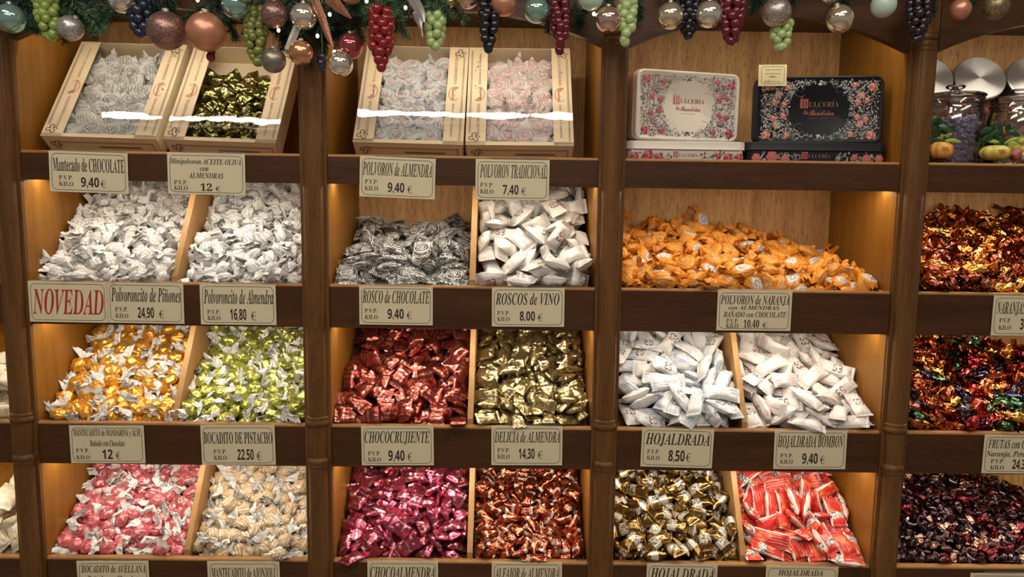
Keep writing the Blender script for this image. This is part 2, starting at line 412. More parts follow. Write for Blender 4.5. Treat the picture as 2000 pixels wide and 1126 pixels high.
def price_sign(label, tl, tr, bl, title, price=None, small=None, y=-.0035, cut=None, euro_x=None, pv=None, price_x=None, price_v=(.64, .86), st_price='sb'):
    """title: list of (text, style, u0, u1, v_baseline, cap) in fractions of the card"""
    m, w, h = frame_from(tl, tr, bl, y)
    t = thing('price_sign', label, 'price sign', mat=m, group='price signs on the ledges')
    H = w*.553 if cut else h
    def X(u): return -w/2+u*w
    def Z(v): return h/2-v*H
    zb = Z(1.0)
    MB().prism([(-w/2, zb), (w/2, zb), (w/2, h/2), (-w/2, h/2)], 'y', -.0005, .0008).build('card', M['sign'], t, world=False)
    b = MB(); rr_line(b, X(.030), X(.970), Z(.955), Z(.06), .012, .0011, -.0007); b.build('border_line', M['ink'], t, world=False)
    l = MB(); red = MB()
    for s, st, u0, u1, v, cap in title:
        put_text(red if s == 'NOVEDAD' else l, s, st, X(u0), X(u1), Z(v), cap*H, -.0008)
    if price:
        p0, p1 = price_x or (.40, .63); v0, v1 = price_v
        pv = pv or (.12, .30, .585, .855)
        for s, a, c_ in (('P.V.P.', pv[2]+.115, pv[1]-.005), ('KILO', pv[3], pv[1])):
            put_text(l, s, 'b', X(pv[0]), X(c_), Z(a), .105*H, -.0008, bold=-.004)
        put_text(l, price, st_price, X(p0), X(p1), Z(v1), (v1-v0)*H, -.0008, bold=.004)
        e0 = euro_x or p1+.035
        euro(l, X(e0), X(e0+.085), Z(v1+.015), Z(v0+.045), -.0008)
    if l.v: l.build('lettering', M['ink'], t, world=False)
    if red.v: red.build('lettering', M['ink_red'], t, world=False)['label'] = 'red lettering'
    # the clear plastic holder hooked over the ledge
    k = MB(); k.box((-w*.30, -.0006, h/2-.0005), (w*.46, .0022, h/2+.006)); k.build('clear_holder', M['clear'], t, world=False)
    return t
L1 = lambda s, st='bi', u0=.05, u1=.955, v=.455, cap=.29: [(s, st, u0, u1, v, cap)]
PS = price_sign
PS('cream price sign for Mantecado de CHOCOLATE, 9,40 €', (97, 293.5), (251, 299), (96, 373), L1('Mantecado de CHOCOLATE', 'b', v=.49, cap=.32), '9,40', euro_x=.645)
PS('cream price sign for Minipolvorón ACEITE OLIVA con ALMENDRAS, 12 €', (328, 297), (480, 300.5), (327, 378), [('Minipolvorón ACEITE OLIVA', 'bi', .035, .95, .27, .125), ('con', 'bi', .42, .53, .43, .125), ('ALMENDRAS', 'bi', .27, .72, .605, .125)], '12', euro_x=.61, price_x=(.42, .57), pv=(.08, .255, .655, .905), price_v=(.74, .91), st_price='b')
PS('cream price sign for POLVORON de ALMENDRA, 9,40 €', (703, 303.5), (851, 310), (702, 383), L1('POLVORON de ALMENDRA', v=.46, cap=.31, u0=.04), '9,40', price_x=(.375, .595), pv=(.07, .245, .565, .84))
PS('cream price sign for POLVORON TRADICIONAL, 7,40 €', (929.5, 310), (1074, 312.5), (928, 389), L1('POLVORON TRADICIONAL', v=.455, cap=.32, u0=.06, u1=.965), '7,40', price_x=(.37, .585), pv=(.065, .245, .575, .85))
PS('cream NOVEDAD sign in red letters, next to the white bin', (55, 548), (209, 550.5), (57.5, 627.5), L1('NOVEDAD', v=.80, cap=.60, u0=.05, u1=.955))
PS('cream price sign for Polvoroncito de Piñones, 24,90 €', (210, 550.5), (359, 553), (211, 629.5), L1('Polvoroncito de Piñones', v=.47, cap=.34, u0=.05, u1=.965), '24,90', price_x=(.39, .605), pv=(.095, .265, .60, .875), euro_x=.665, price_v=(.62, .865))
PS('cream price sign for Polvoroncito de Almendra, 16,80 €', (390.5, 553.5), (539, 555), (392, 633), L1('Polvoroncito de Almendra', v=.485, cap=.34, u0=.05, u1=.965), '16,80', price_x=(.39, .605), pv=(.09, .26, .625, .89), euro_x=.66, price_v=(.625, .875))
PS('cream price sign for ROSCO de CHOCOLATE, 9,40 €', (701, 557.5), (845, 559.5), (702.5, 633), L1('ROSCO de CHOCOLATE', v=.435, cap=.31, u0=.045), '9,40', price_x=(.385, .605), pv=(.075, .25, .575, .855), price_v=(.60, .835))
PS('cream price sign for ROSCOS de VINO, 8,00 €', (961, 560.5), (1103, 561.5), (960.5, 637), L1('ROSCOS de VINO', v=.435, cap=.285, u0=.05, u1=.93), '8,00', price_x=(.385, .595), pv=(.075, .245, .59, .86), price_v=(.62, .845))
PS('cream price sign for POLVORON de NARANJA, 10,40 €', (1401, 566), (1546.5, 567.5), (1400, 644.5), [('POLVORON de NARANJA', 'bi', .045, .965, .345, .215), ('con ALMENDRAS', 'bi', .15, .835, .475, .095), ('BAÑADO con CHOCOLATE', 'bi', .09, .935, .665, .135)], '10,40', price_x=(.365, .575), pv=(.13, .295, .70, .935), euro_x=.615, price_v=(.74, .92), st_price='b')
PS('cream price sign for NARANJAS on the ledge below the copper foil heap', (1938, 576.5), (2082, 578), (1938, 654.5), L1('NARANJAS CONFITADAS', v=.45, cap=.29, u0=.05), '36,00', price_x=(.39, .60), pv=(.10, .265, .555, .85), price_v=(.585, .84))
PS('cream price sign for MANTECADITO de MANDARINA y ALM., 12 €', (135, 830), (281, 830.5), (139, 903.5), [('MANTECADITO de MANDARINA y ALM.', 'b', .055, .955, .275, .17), ('Bañado con Chocolate', 'b', .27, .735, .545, .155)], '12', price_x=(.425, .565), pv=(.075, .255, .60, .895), euro_x=.60, price_v=(.65, .885))
PS('cream price sign for BOCADITO DE PISTACHO, 22,50 €', (392, 829.5), (537, 829.5), (394, 907), L1('BOCADITO DE PISTACHO', 'b', v=.46, cap=.28, u0=.04, u1=.965), '22,50', price_x=(.485, .705), pv=(.165, .34, .60, .87), euro_x=.74, price_v=(.62, .87))
PS('cream price sign for CHOCOCRUJIENTE, 9,40 €', (706, 831.5), (847.5, 831.5), (706, 908), L1('CHOCOCRUJIENTE', v=.42, cap=.285, u0=.045, u1=.945), '9,40', price_x=(.37, .595), pv=(.09, .265, .63, .905), euro_x=.63, price_v=(.63, .875))
PS('cream price sign for DELICIA de ALMENDRA, 14,30 €', (960, 831), (1099, 831.5), (959.5, 907.5), L1('DELICIA de ALMENDRA', v=.415, cap=.27, u0=.045, u1=.965), '14,30', price_x=(.385, .61), pv=(.085, .26, .555, .83), euro_x=.65, price_v=(.585, .83))
PS('cream price sign for HOJALDRADA, 8,50 €', (1254, 834), (1394.5, 838), (1251, 910), L1('HOJALDRADA', v=.42, cap=.285, u0=.055, u1=.95), '8,50', price_x=(.385, .61), pv=(.085, .26, .545, .82), euro_x=.625, price_v=(.575, .84))
PS('cream price sign for HOJALDRADA BOMBON, 9,40 €', (1512.5, 839.5), (1654, 840), (1511, 915), L1('HOJALDRADA BOMBON', v=.43, cap=.29, u0=.045, u1=.955), '9,40', price_x=(.395, .61), pv=(.09, .265, .59, .86), euro_x=.64, price_v=(.605, .855))
PS('cream price sign for FRUTAS, 24,30 €, under the mixed coloured foil heap', (1922, 848), (2070, 850), (1918, 923), [('FRUTAS con CHOCOLATE', 'bi', .055, .96, .345, .22), ('Naranja, Pera, Calabaza', 'bi', .04, .96, .56, .14)], '24,30', price_x=(.40, .62), pv=(.11, .29, .62, .90), price_v=(.65, .88))
PS('cream price sign for BOCADITO de AVELLANA, cut by the bottom edge', (151, 1094.5), (291.5, 1094.5), (153, 1173), [('BOCADITO de AVELLANA', 'bi', .06, .955, .285, .175), ('Bañado con Chocolate', 'bi', .14, .86, .52, .15)], '14,30')
PS('cream price sign for MANTECADITO de AJONJOLÍ, cut by the bottom edge', (406, 1095.5), (547, 1095.5), (407, 1173), L1('MANTECADITO de AJONJOLÍ', 'b', v=.42, cap=.26, u0=.055, u1=.94), '12,00')
PS('cream price sign for CHOCOALMENDRA, cut by the bottom edge', (718, 1094.5), (856, 1095.5), (718, 1171), L1('CHOCOALMENDRA', v=.44, cap=.29, u0=.04, u1=.955), '9,40')
PS('cream price sign for ALFAJOR de ALMENDRA, cut by the bottom edge', (960.5, 1097), (1098, 1097.5), (960, 1173), L1('ALFAJOR de ALMENDRA', v=.42, cap=.27, u0=.045, u1=.955), '9,40')
PS('cream price sign for HOJALDRADA under the brown and gold bars, cut by the bottom edge', (1263, 1099), (1401, 1102), (1261, 1175), L1('HOJALDRADA', v=.40, cap=.285, u0=.055, u1=.955), '8,50')
PS('cream price sign for HOJALDRADA in small letters under the red packs', (1494.5, 1103.5), (1635.5, 1106), (1494, 1180), [('HOJALDRADA', 'bi', .17, .79, .24, .14), ('de CHOCOLATE', 'bi', .2, .8, .5, .14)], '9,40')
PS('blank top of a cream price sign under the dark red foil heap', (1892, 1118.5), (2034, 1120), (1892, 1196), [], None)
# ------------------------------------------------------------------ sweets: shapes
def fbm(p, s, seed=0.0): return noise.noise((p[0]*s+seed, p[1]*s+seed*1.3, p[2]*s-seed))
def twist_body(a, b, c, seed, power=2.3, pleat=.11, disc=0.0):
    m = MB(); nx, n = 20, 28; vs = []
    rs = random.Random(seed); ph = rs.uniform(0, 6); k = rs.choice((7, 8, 9))
    for i in range(nx+1):
        t = -1+2*i/nx; t = math.copysign(abs(t)**.85, t)
        r = max(.20, (1-abs(t)**power)**(1/2.0)) if abs(t) < 1 else .20
        for j in range(n):
            f = 2*PI*j/n
            w = 1+pleat*(.35+abs(t)**2)*math.sin(k*f+ph+2.2*t)+.07*math.sin(3*f+ph*2+4*t)+.05*math.sin(2*f+5*t+ph)
            y = b*r*w*math.cos(f); z = c*r*w*math.sin(f)
            d = fbm((t*a, y, z), 90, seed)*b*.16+abs(fbm((t*a, y, z), 170, seed+5))*b*.12
            vs.append((a*t, y*(1+d/b), z*(1+d/c)))
    fs = [(i*n+j, i*n+(j+1) % n, (i+1)*n+(j+1) % n, (i+1)*n+j) for i in range(nx) for j in range(n)]
    fs += [tuple(range(n))[::-1], tuple(range(nx*n, nx*n+n))]
    m.add(vs, fs); return m
def twist_tail(a, b, tl, seed, side, flat=.42, open_=1.0):
    """a pleated fan of wrapper opening out from the twist"""
    rs = random.Random(seed*31+side); m = MB(); n, k = 30, 6; vs = []
    pl = rs.choice((5, 6, 7)); ph = rs.uniform(0, 6); bend = rs.uniform(-.25, .25); bz = rs.uniform(-.3, .3); rot = rs.uniform(0, PI)
    for i in range(k+1):
        s = i/k; R = b*(.20+(.95*open_)*s**1.1-.25*s**3)
        x = a*.965+tl*s
        for j in range(n):
            f = 2*PI*j/n
            w = 1+(.30*s)*math.sin(pl*f+ph)+.10*math.sin(2*pl*f+ph*2)*s
            y = R*w*math.cos(f); z = R*w*math.sin(f)*flat*(1-.2*s)
            y, z = y*math.cos(rot*.3)-z*math.sin(rot*.3), y*math.sin(rot*.3)+z*math.cos(rot*.3)
            xx = x+tl*.16*s*math.sin(3*f+ph)+tl*.07*s*(-1)**j
            vs.append((side*xx, y+bend*tl*s*s, z+bz*tl*s*s))
    fs = []
    for i in range(k):
        for j in range(n):
            q = (i*n+j, i*n+(j+1) % n, (i+1)*n+(j+1) % n, (i+1)*n+j)
            fs.append(q if side > 0 else q[::-1])
    m.add(vs, fs); return m
def pillow(a, b, c, seed, crimp=.20, edge=True, body=True, wr=1.0):
    """flow-pack: a cushion with flat crimped ends; body / edge choose the pieces"""
    rs = random.Random(seed*17); nx, ny = 24, 14; ca = a*(1-crimp); bend = rs.uniform(-.06, .06)/max(a, .01)*a; ph = rs.uniform(0, 6); tw = rs.uniform(-.25, .25)
    def top(u, v, sgn):
        x, y = a*u, b*v*(1-.05*(1-abs(u))-.03*math.sin(5*u+ph))
        inner = min(1.0, abs(x)/ca)
        h = c*(1-inner**2.6)**.62*(1-abs(v)**3.2)**.55
        wv = fbm((x, y, sgn*.01), 55, seed)*.55+fbm((x, y, sgn*.02), 120, seed+3)*.28
        ridge = math.sin(v*9+ph+u*2)*.30*inner**2*(1-inner**6)
        z = sgn*(h*(1+wv*.5*wr)+c*ridge*.30*wr*(1-abs(v)**4)+.0003)
        if abs(x) > ca: z += .0007*math.sin(v*30)*(abs(x)-ca)/(a-ca+1e-6)
        z += c*(.35*u*u*math.sin(ph)+tw*u*v*1.4)
        return (x, y, z)
    m = MB(); us = [-1+2*i/nx for i in range(nx+1)]
    if not edge: us = [u*(1-crimp) for u in us]
    if not body: return m
    for sgn in (1, -1):
        vs = [top(u, -1+2*j/ny, sgn) for u in us for j in range(ny+1)]
        fs = []
        for i in range(len(us)-1):
            for j in range(ny):
                q = (i*(ny+1)+j, (i+1)*(ny+1)+j, (i+1)*(ny+1)+j+1, i*(ny+1)+j+1)
                fs.append(q if sgn > 0 else q[::-1])
        m.add(vs, fs)
    m.top = top
    return m
def crimp_end(a, b, c, seed, side, crimp=.20):
    p = pillow(a, b, c, seed, crimp); top = p.top; m = MB(); k, ny = 5, 22; vs = []
    for sgn in (1, -1):
        vs = []
        for i in range(k+1):
            u = (1-crimp)+crimp*i/k
            for j in range(ny+1):
                v = -1+2*j/ny
                x, y, z = top(side*u, v, 1)
                if i == k: x += side*.0012*(1 if j % 2 else -1)
                zz = z+.0006*math.sin(i*PI)+sgn*.00025+.0007*math.cos(u/crimp*20)
                vs.append((x, y, zz))
        fs = []
        for i in range(k):
            for j in range(ny):
                q = (i*(ny+1)+j, (i+1)*(ny+1)+j, (i+1)*(ny+1)+j+1, i*(ny+1)+j+1)
                fs.append(q if (sgn > 0) == (side > 0) else q[::-1])
        m.add(vs, fs)
    return m
# ------------------------------------------------------------------ sweets: materials
def paper_print(name, base, ink, rings=None, stripes=None, amount=.55, centre=None, rough=.6, rad=(.019, .015), sheen=0):
    """wrapper paper: stripes along the sweet, and an oval seal of rings on its broad faces"""
    t = NT(name); o = t.obj(); x, y, z = t.xyz(o)
    w = t.noise(t.shift(o), 40, 3)
    col = t.mix(t.step(t.noise(t.shift(o), 55, 3), .35, .7), base, tuple(c*.90 for c in base))
    if stripes:
        s = t.math('SINE', t.math('ADD', t.math('MULTIPLY', y, stripes), t.math('MULTIPLY', w, 5.0)))
        brk = t.step(t.noise(t.map(t.shift(o), (30, 120, 120)), 1.0, 2), .42, .52)
        col = t.mix(t.math('MULTIPLY', t.math('MULTIPLY', t.step(s, .35, .75), brk), amount), col, ink)
    if rings:
        q = t.math('SQRT', t.math('ADD', t.math('POWER', t.math('DIVIDE', x, rad[0]), 2.0), t.math('POWER', t.math('DIVIDE', y, rad[1]), 2.0)))
        qq = t.math('ADD', q, t.math('MULTIPLY', w, .35))
        s = t.step(t.math('SINE', t.math('MULTIPLY', qq, rings)), .35, .75)
        ins = t.math('LESS_THAN', q, .95)
        if centre:
            seal, edge_c = centre
            if seal is not None: col = t.mix(t.math('MULTIPLY', t.math('LESS_THAN', q, .78), t.math('GREATER_THAN', z, 0.0)), col, seal)
            words = t.math('MULTIPLY', t.math('LESS_THAN', q, .58), t.step(t.math('SINE', t.math('ADD', t.math('MULTIPLY', t.math('ADD', x, t.math('MULTIPLY', y, .5)), 900.0), t.math('MULTIPLY', w, 9.0))), .1, .7))
            col = t.mix(t.math('MULTIPLY', t.math('MULTIPLY', s, ins), amount), col, ink)
            col = t.mix(t.math('MULTIPLY', words, amount*1.15), col, edge_c)
        else:
            col = t.mix(t.math('MULTIPLY', t.math('MULTIPLY', s, ins), amount), col, ink)
    t.set(color=col, rough=rough, spec=.3)
    t.bump(t.noise(t.shift(o), 120, 3, .6, .8), .35, .003)
    return t.m
def foil(name, col, rough=.24, var=.10, stripe=None, panel=None, crumple=150, bump=.55, metal=1.0, coat=.25):
    """metallic wrapper, creased; optional printed stripes or a pale printed panel"""
    t = NT(name); o = t.obj(); x, y, z = t.xyz(o); so = t.shift(o)
    dark = tuple(c*.62 for c in col); lite = tuple(min(1, c*1.22+.02) for c in col)
    c = t.mix(t.rnd(), dark, lite) if var else t.mix(0.0, col, col)
    c = t.mix(t.step(t.noise(so, 60, 2), .4, .65), c, col)
    mt = metal
    if stripe:
        sc, ic, amt = stripe
        s = t.step(t.math('SINE', t.math('ADD', t.math('MULTIPLY', x, sc), t.math('MULTIPLY', t.noise(so, 70), 6.0))), .25, .6)
        brk = t.step(t.noise(t.map(so, (60, 40, 60)), 1.0, 2), .46, .54)
        c = t.mix(t.math('MULTIPLY', t.math('MULTIPLY', s, brk), amt), c, ic)
    if panel:
        px, ps, pc, pk = panel
        ins = t.math('LESS_THAN', t.math('ABSOLUTE', t.math('SUBTRACT', x, px)), ps)
        k = t.step(t.noise(so, 210, 2, .5, 1.5), .50, .54)
        band = t.math('LESS_THAN', t.math('ABSOLUTE', y), .010)
        c = t.mix(ins, c, pc)
        c = t.mix(t.math('MULTIPLY', t.math('MULTIPLY', ins, band), k), c, pk)
        mt = t.math('MULTIPLY', t.math('SUBTRACT', 1.0, t.math('MULTIPLY', ins, .7)), metal)
    t.set(color=c, rough=rough, metal=mt, coat=coat, crough=.08)
    v = t.vor(t.map(so, (1, 1, 1)), crumple, 'F1'); nz = t.noise(so, crumple*.55, 3, .6, 1.2)
    t.bump(t.math('ADD', t.math('MULTIPLY', v, .6), nz), bump, .0045)
    return t.m
def packet(name, base, ink1, ink2, soft=.35, panel=None, gloss=.3):
    """white flow-pack with a dark monogram and faint coloured script"""
    t = NT(name); o = t.obj(); x, y, z = t.xyz(o); so = t.shift(o)
    col = t.mix(t.step(t.noise(so, 40, 3), .35, .7), base, tuple(c*.92 for c in base))
    ln = t.step(t.math('SINE', t.math('ADD', t.math('MULTIPLY', y, 950.0), t.math('MULTIPLY', t.noise(so, 45, 2), 12.0))), .3, .7)
    zone = t.step(t.noise(so, 26, 1), .50, .56)
    col = t.mix(t.math('MULTIPLY', t.math('MULTIPLY', ln, zone), soft), col, ink2)
    # monogram: two rounded strokes near the middle of the face
    def ring(cx, cy, r0, r1, gap, wide):
        q = t.math('SQRT', t.math('ADD', t.math('POWER', t.math('SUBTRACT', x, cx), 2.0), t.math('POWER', t.math('MULTIPLY', t.math('SUBTRACT', y, cy), .8), 2.0)))
        q = t.math('ADD', q, t.math('MULTIPLY', t.math('SUBTRACT', t.noise(so, 120, 1), .5), .003))
        # the stroke is open on one side: direction of the gap as a unit vector
        dx = t.math('SUBTRACT', x, cx); dy = t.math('SUBTRACT', y, cy)
        dot = t.math('ADD', t.math('MULTIPLY', dx, math.cos(gap)), t.math('MULTIPLY', dy, math.sin(gap)))
        open_ = t.math('LESS_THAN', dot, t.math('MULTIPLY', q, wide))
        return t.math('MULTIPLY', t.math('MULTIPLY', t.math('GREATER_THAN', q, r0), t.math('LESS_THAN', q, r1)), open_)
    k = ring(-.0062, .0042, .0028, .0050, -.75, .55)
    for cx, cy, g_, w_ in ((-.0062, -.0042, 2.4, .55), (.0058, .0050, 3.3, .70), (.0062, -.0040, 3.0, .70)): k = t.math('MAXIMUM', k, ring(cx, cy, .0028, .0056, g_, w_))
    k = t.math('MULTIPLY', k, t.math('GREATER_THAN', z, 0.0))
    patch = t.math('MULTIPLY', t.step(t.noise(so, 34, 1), .58, .66), .35)
    col = t.mix(patch, col, tuple(.5*c+.25 for c in ink2))
    col = t.mix(t.math('MULTIPLY', k, .9), col, ink1)
    t.set(color=col, rough=gloss, spec=.45)
    t.bump(t.noise(so, 75, 3, .55, 1.0), .35, .004)
    return t.m
white = (.80, .79, .77)
M.update({
 'pinon': paper_print('white_paper_rosy_print', (.80, .785, .765), (.30, .235, .21), rings=14, stripes=760, amount=.6, rad=(.015, .0125)),
 'almendra': paper_print('white_paper_blue_print', (.79, .79, .785), (.20, .23, .28), stripes=900, amount=.62),
 'whitetail': paper_print('white_twist_paper', (.80, .79, .775), (.34, .32, .31), stripes=500, amount=.3, rough=.6),
 'orange_foil': foil('orange_foil', (.86, .43, .055), .30, stripe=(1000, (.97, .66, .22), .6), crumple=90, bump=.4, metal=.7),
 'lime_foil': foil('lime_foil', (.50, .52, .105), .28, stripe=(1000, (.72, .74, .34), .6), crumple=90, bump=.4, metal=.72),
 'pink_foil': foil('pink_foil', (.72, .175, .205), .33, stripe=(1000, (.88, .50, .50), .6), crumple=90, bump=.35, metal=.5),
 'sesame': paper_print('clear_wrap_over_sesame', (.58, .42, .24), (.84, .80, .73), stripes=900, amount=.9, rough=.22),
 'celltail': film('twisted_cellophane', alpha=.10, rough=.16, wr=(160, .7), white=.88),
 'orange_paper': paper_print('orange_wax_paper', (.80, .335, .045), (.42, .13, .012), rings=16, stripes=1000, amount=.6, centre=((.72, .72, .70), (.16, .19, .22)), rad=(.0265, .0185), rough=.35),
 'orange_tail': paper_print('orange_twist_paper', (.76, .29, .035), (.16, .045, .01), stripes=420, amount=.55, rough=.4),
 'red_foil': foil('red_foil', (.40, .075, .055), .27, stripe=(520, (.80, .60, .50), .55), crumple=60, bump=.5, metal=.9),
 'gold_foil': foil('gold_foil', (.58, .49, .255), .26, stripe=(600, (.26, .17, .08), .55), crumple=70, bump=.6, metal=.92),
 'magenta_foil': foil('magenta_foil', (.52, .085, .165), .26, stripe=(380, (.82, .72, .64), .6), crumple=65, bump=.55, metal=.9),
 'copper_foil': foil('copper_foil', (.52, .125, .055), .22, stripe=(330, (.80, .62, .45), .5), panel=(.014, .0038, (.80, .74, .66), (.2, .1, .05)), crumple=65, bump=.6, metal=.95),
 'bronze_foil': foil('bronze_foil', (.30, .185, .06), .28, panel=(-.007, .0105, (.70, .65, .56), (.05, .03, .02)), crumple=70, bump=.4),
 'amber_foil': foil('amber_cellophane', (.74, .25, .035), .16, var=.3, crumple=110, bump=.7, coat=1.0),
 'amber_deep': foil('deep_amber_cellophane', (.30, .055, .014), .16, var=.3, crumple=110, bump=.7, coat=1.0),
 'mix_red': foil('ruby_cellophane', (.50, .03, .035), .16, crumple=110, bump=.65, coat=1.0), 'mix_orange': foil('orange_cellophane', (.60, .13, .018), .16, crumple=110, bump=.65, coat=1.0),
 'mix_gold': foil('gold_cellophane', (.80, .42, .07), .16, crumple=110, bump=.65, coat=1.0), 'mix_green': foil('green_cellophane', (.025, .12, .035), .16, crumple=110, bump=.65, coat=1.0),
 'mix_blue': foil('dark_blue_cellophane', (.014, .010, .045), .16, crumple=110, bump=.65, coat=1.0),
 'dark_a': foil('black_cherry_foil', (.045, .008, .014), .16, crumple=150, bump=.8, coat=1.0), 'dark_b': foil('cherry_foil', (.20, .022, .03), .18, crumple=170, bump=.7),
 'dark_c': foil('rose_gold_foil', (.62, .34, .25), .2, crumple=170, bump=.7),
 'vino': packet('white_packet_brown_print', (.82, .795, .76), (.22, .06, .04), (.55, .28, .22), .35),
 'hojal': packet('white_packet_blue_print', (.80, .80, .795), (.14, .05, .03), (.16, .28, .52), .6),
 'bombon': packet('white_packet_red_print', (.80, .785, .765), (.14, .05, .03), (.58, .20, .15), .45),
 'cream': packet('cream_packet', (.74, .66, .50), (.55, .40, .18), (.60, .45, .25), .4),
 'olive_foil': foil('olive_gold_foil', (.20, .195, .055), .2, stripe=(300, (.62, .38, .25), .5), crumple=60, bump=.5),
 'choc': plain('dark_chocolate', (.030, .013, .008), .28),
 'rosco': film('clear_printed_wrapper', alpha=.05, rough=.12, wr=(45, .5), white=.12, rings=True),
 'box_grey': paper_print('white_paper_grey_rings', (.74, .72, .68), (.20, .19, .18), rings=17, amount=.62, centre=(None, (.16, .15, .15)), rad=(.0255, .0205)),
 'box_red': paper_print('white_paper_red_centre', (.76, .76, .75), (.26, .27, .30), rings=15, amount=.5, centre=(None, (.62, .14, .08)), rad=(.0255, .0205)),
 'box_pink': paper_print('white_paper_pink_rings', (.78, .74, .71), (.52, .15, .13), rings=16, amount=.5, centre=(None, (.55, .12, .10)), rad=(.0255, .0205)),
 'tail_grey': paper_print('grey_printed_tail', (.72, .70, .67), (.18, .17, .18), stripes=520, amount=.45),
 'tail_blue': paper_print('blue_printed_tail', (.72, .72, .73), (.06, .06, .20), stripes=520, amount=.65),
 'tail_pink': paper_print('red_printed_tail', (.76, .71, .68), (.46, .06, .07), stripes=520, amount=.65),
})
_t = NT('red_white_packet'); _o = _t.obj(); _x, _y, _z = _t.xyz(_o); _so = _t.shift(_o)
_c = _t.mix(_t.step(_t.noise(_so, 45, 2), .56, .66), (.70, .045, .035), (.82, .20, .05))
_s = _t.step(_t.math('SINE', _t.math('ADD', _t.math('MULTIPLY', _y, 900.0), _t.math('MULTIPLY', _t.noise(_so, 40), 4.0))), .72, .9)
_c = _t.mix(_t.math('MULTIPLY', _s, _t.math('MULTIPLY', _t.step(_t.noise(_so, 30, 1), .47, .53), .75)), _c, (.85, .60, .52))
_e = _t.math('GREATER_THAN', _t.math('ABSOLUTE', _y), .0172); _c = _t.mix(_t.math('MULTIPLY', _e, .85), _c, (.85, .78, .72))
_in = _t.math('MULTIPLY', _t.math('LESS_THAN', _t.math('ABSOLUTE', _t.math('SUBTRACT', _x, .014)), .009), _t.math('GREATER_THAN', _z, 0.0))
_c = _t.mix(_in, _c, (.84, .80, .74)); _c = _t.mix(_t.math('MULTIPLY', _in, _t.step(_t.noise(_so, 190, 2, .5, 1.5), .50, .54)), _c, (.05, .02, .02))
_t.set(color=_c, rough=.24, spec=.5); _t.bump(_t.noise(_so, 70, 3, .55, 1.0), .35, .004); M['red_packet'] = _t.m
# ------------------------------------------------------------------ sweets: prototypes (mesh data shared by the copies)
def proto_twist(name, dims, body_mat, tail_mat, nvar=3, flat=.42, disc=None, open_=1.25, pleat=.11, power=2.3):
    a, b, c, tl = dims; out = []
    for k in range(nvar):
        me = twist_body(a, b, c, 3+k*7, power, pleat).mesh(name, M[body_mat], True, 38)
        tails = [twist_tail(a, b, tl, 5+k*3, s, flat, open_).mesh('twisted_end', M[tail_mat], False) for s in (-1, 1)]
        out.append((me, [('twisted_end', t) for t in tails]))
    return out
def proto_pack(name, dims, mat, nvar=4, ends=False, crimp=.20, wr=1.0, smooth=True):
    a, b, c = dims; out = []
    for k in range(nvar):
        p = pillow(a, b, c, 2+k*5, crimp, edge=not ends, wr=wr).mesh(name, M[mat], smooth, 50 if smooth else None)
        ch = [('crimped_end', crimp_end(a, b, c, 2+k*5, s, crimp).mesh('crimped_end', M[mat], False)) for s in (-1, 1)] if ends else []
        out.append((p, ch))
    return out
def proto_rosco(dims):
    a, b, c = dims; out = []
    for k in range(3):
        p = pillow(a, b, c*.85, 4+k*5, .24, wr=2.2).mesh('chocolate_ring', M['rosco'], False)
        m = MB(); n, q = 28, 8; R, r = .0160, .0056
        vs = [((R+r*math.cos(2*PI*j/q))*math.cos(2*PI*i/n), (R+r*math.cos(2*PI*j/q))*math.sin(2*PI*i/n), r*.85*math.sin(2*PI*j/q)) for i in range(n) for j in range(q)]
        m.add(vs, [(i*q+j, ((i+1) % n)*q+j, ((i+1) % n)*q+(j+1) % q, i*q+(j+1) % q) for i in range(n) for j in range(q)])
        out.append((p, [('ring', m.mesh('ring', M['choc'], True))]))
    return out
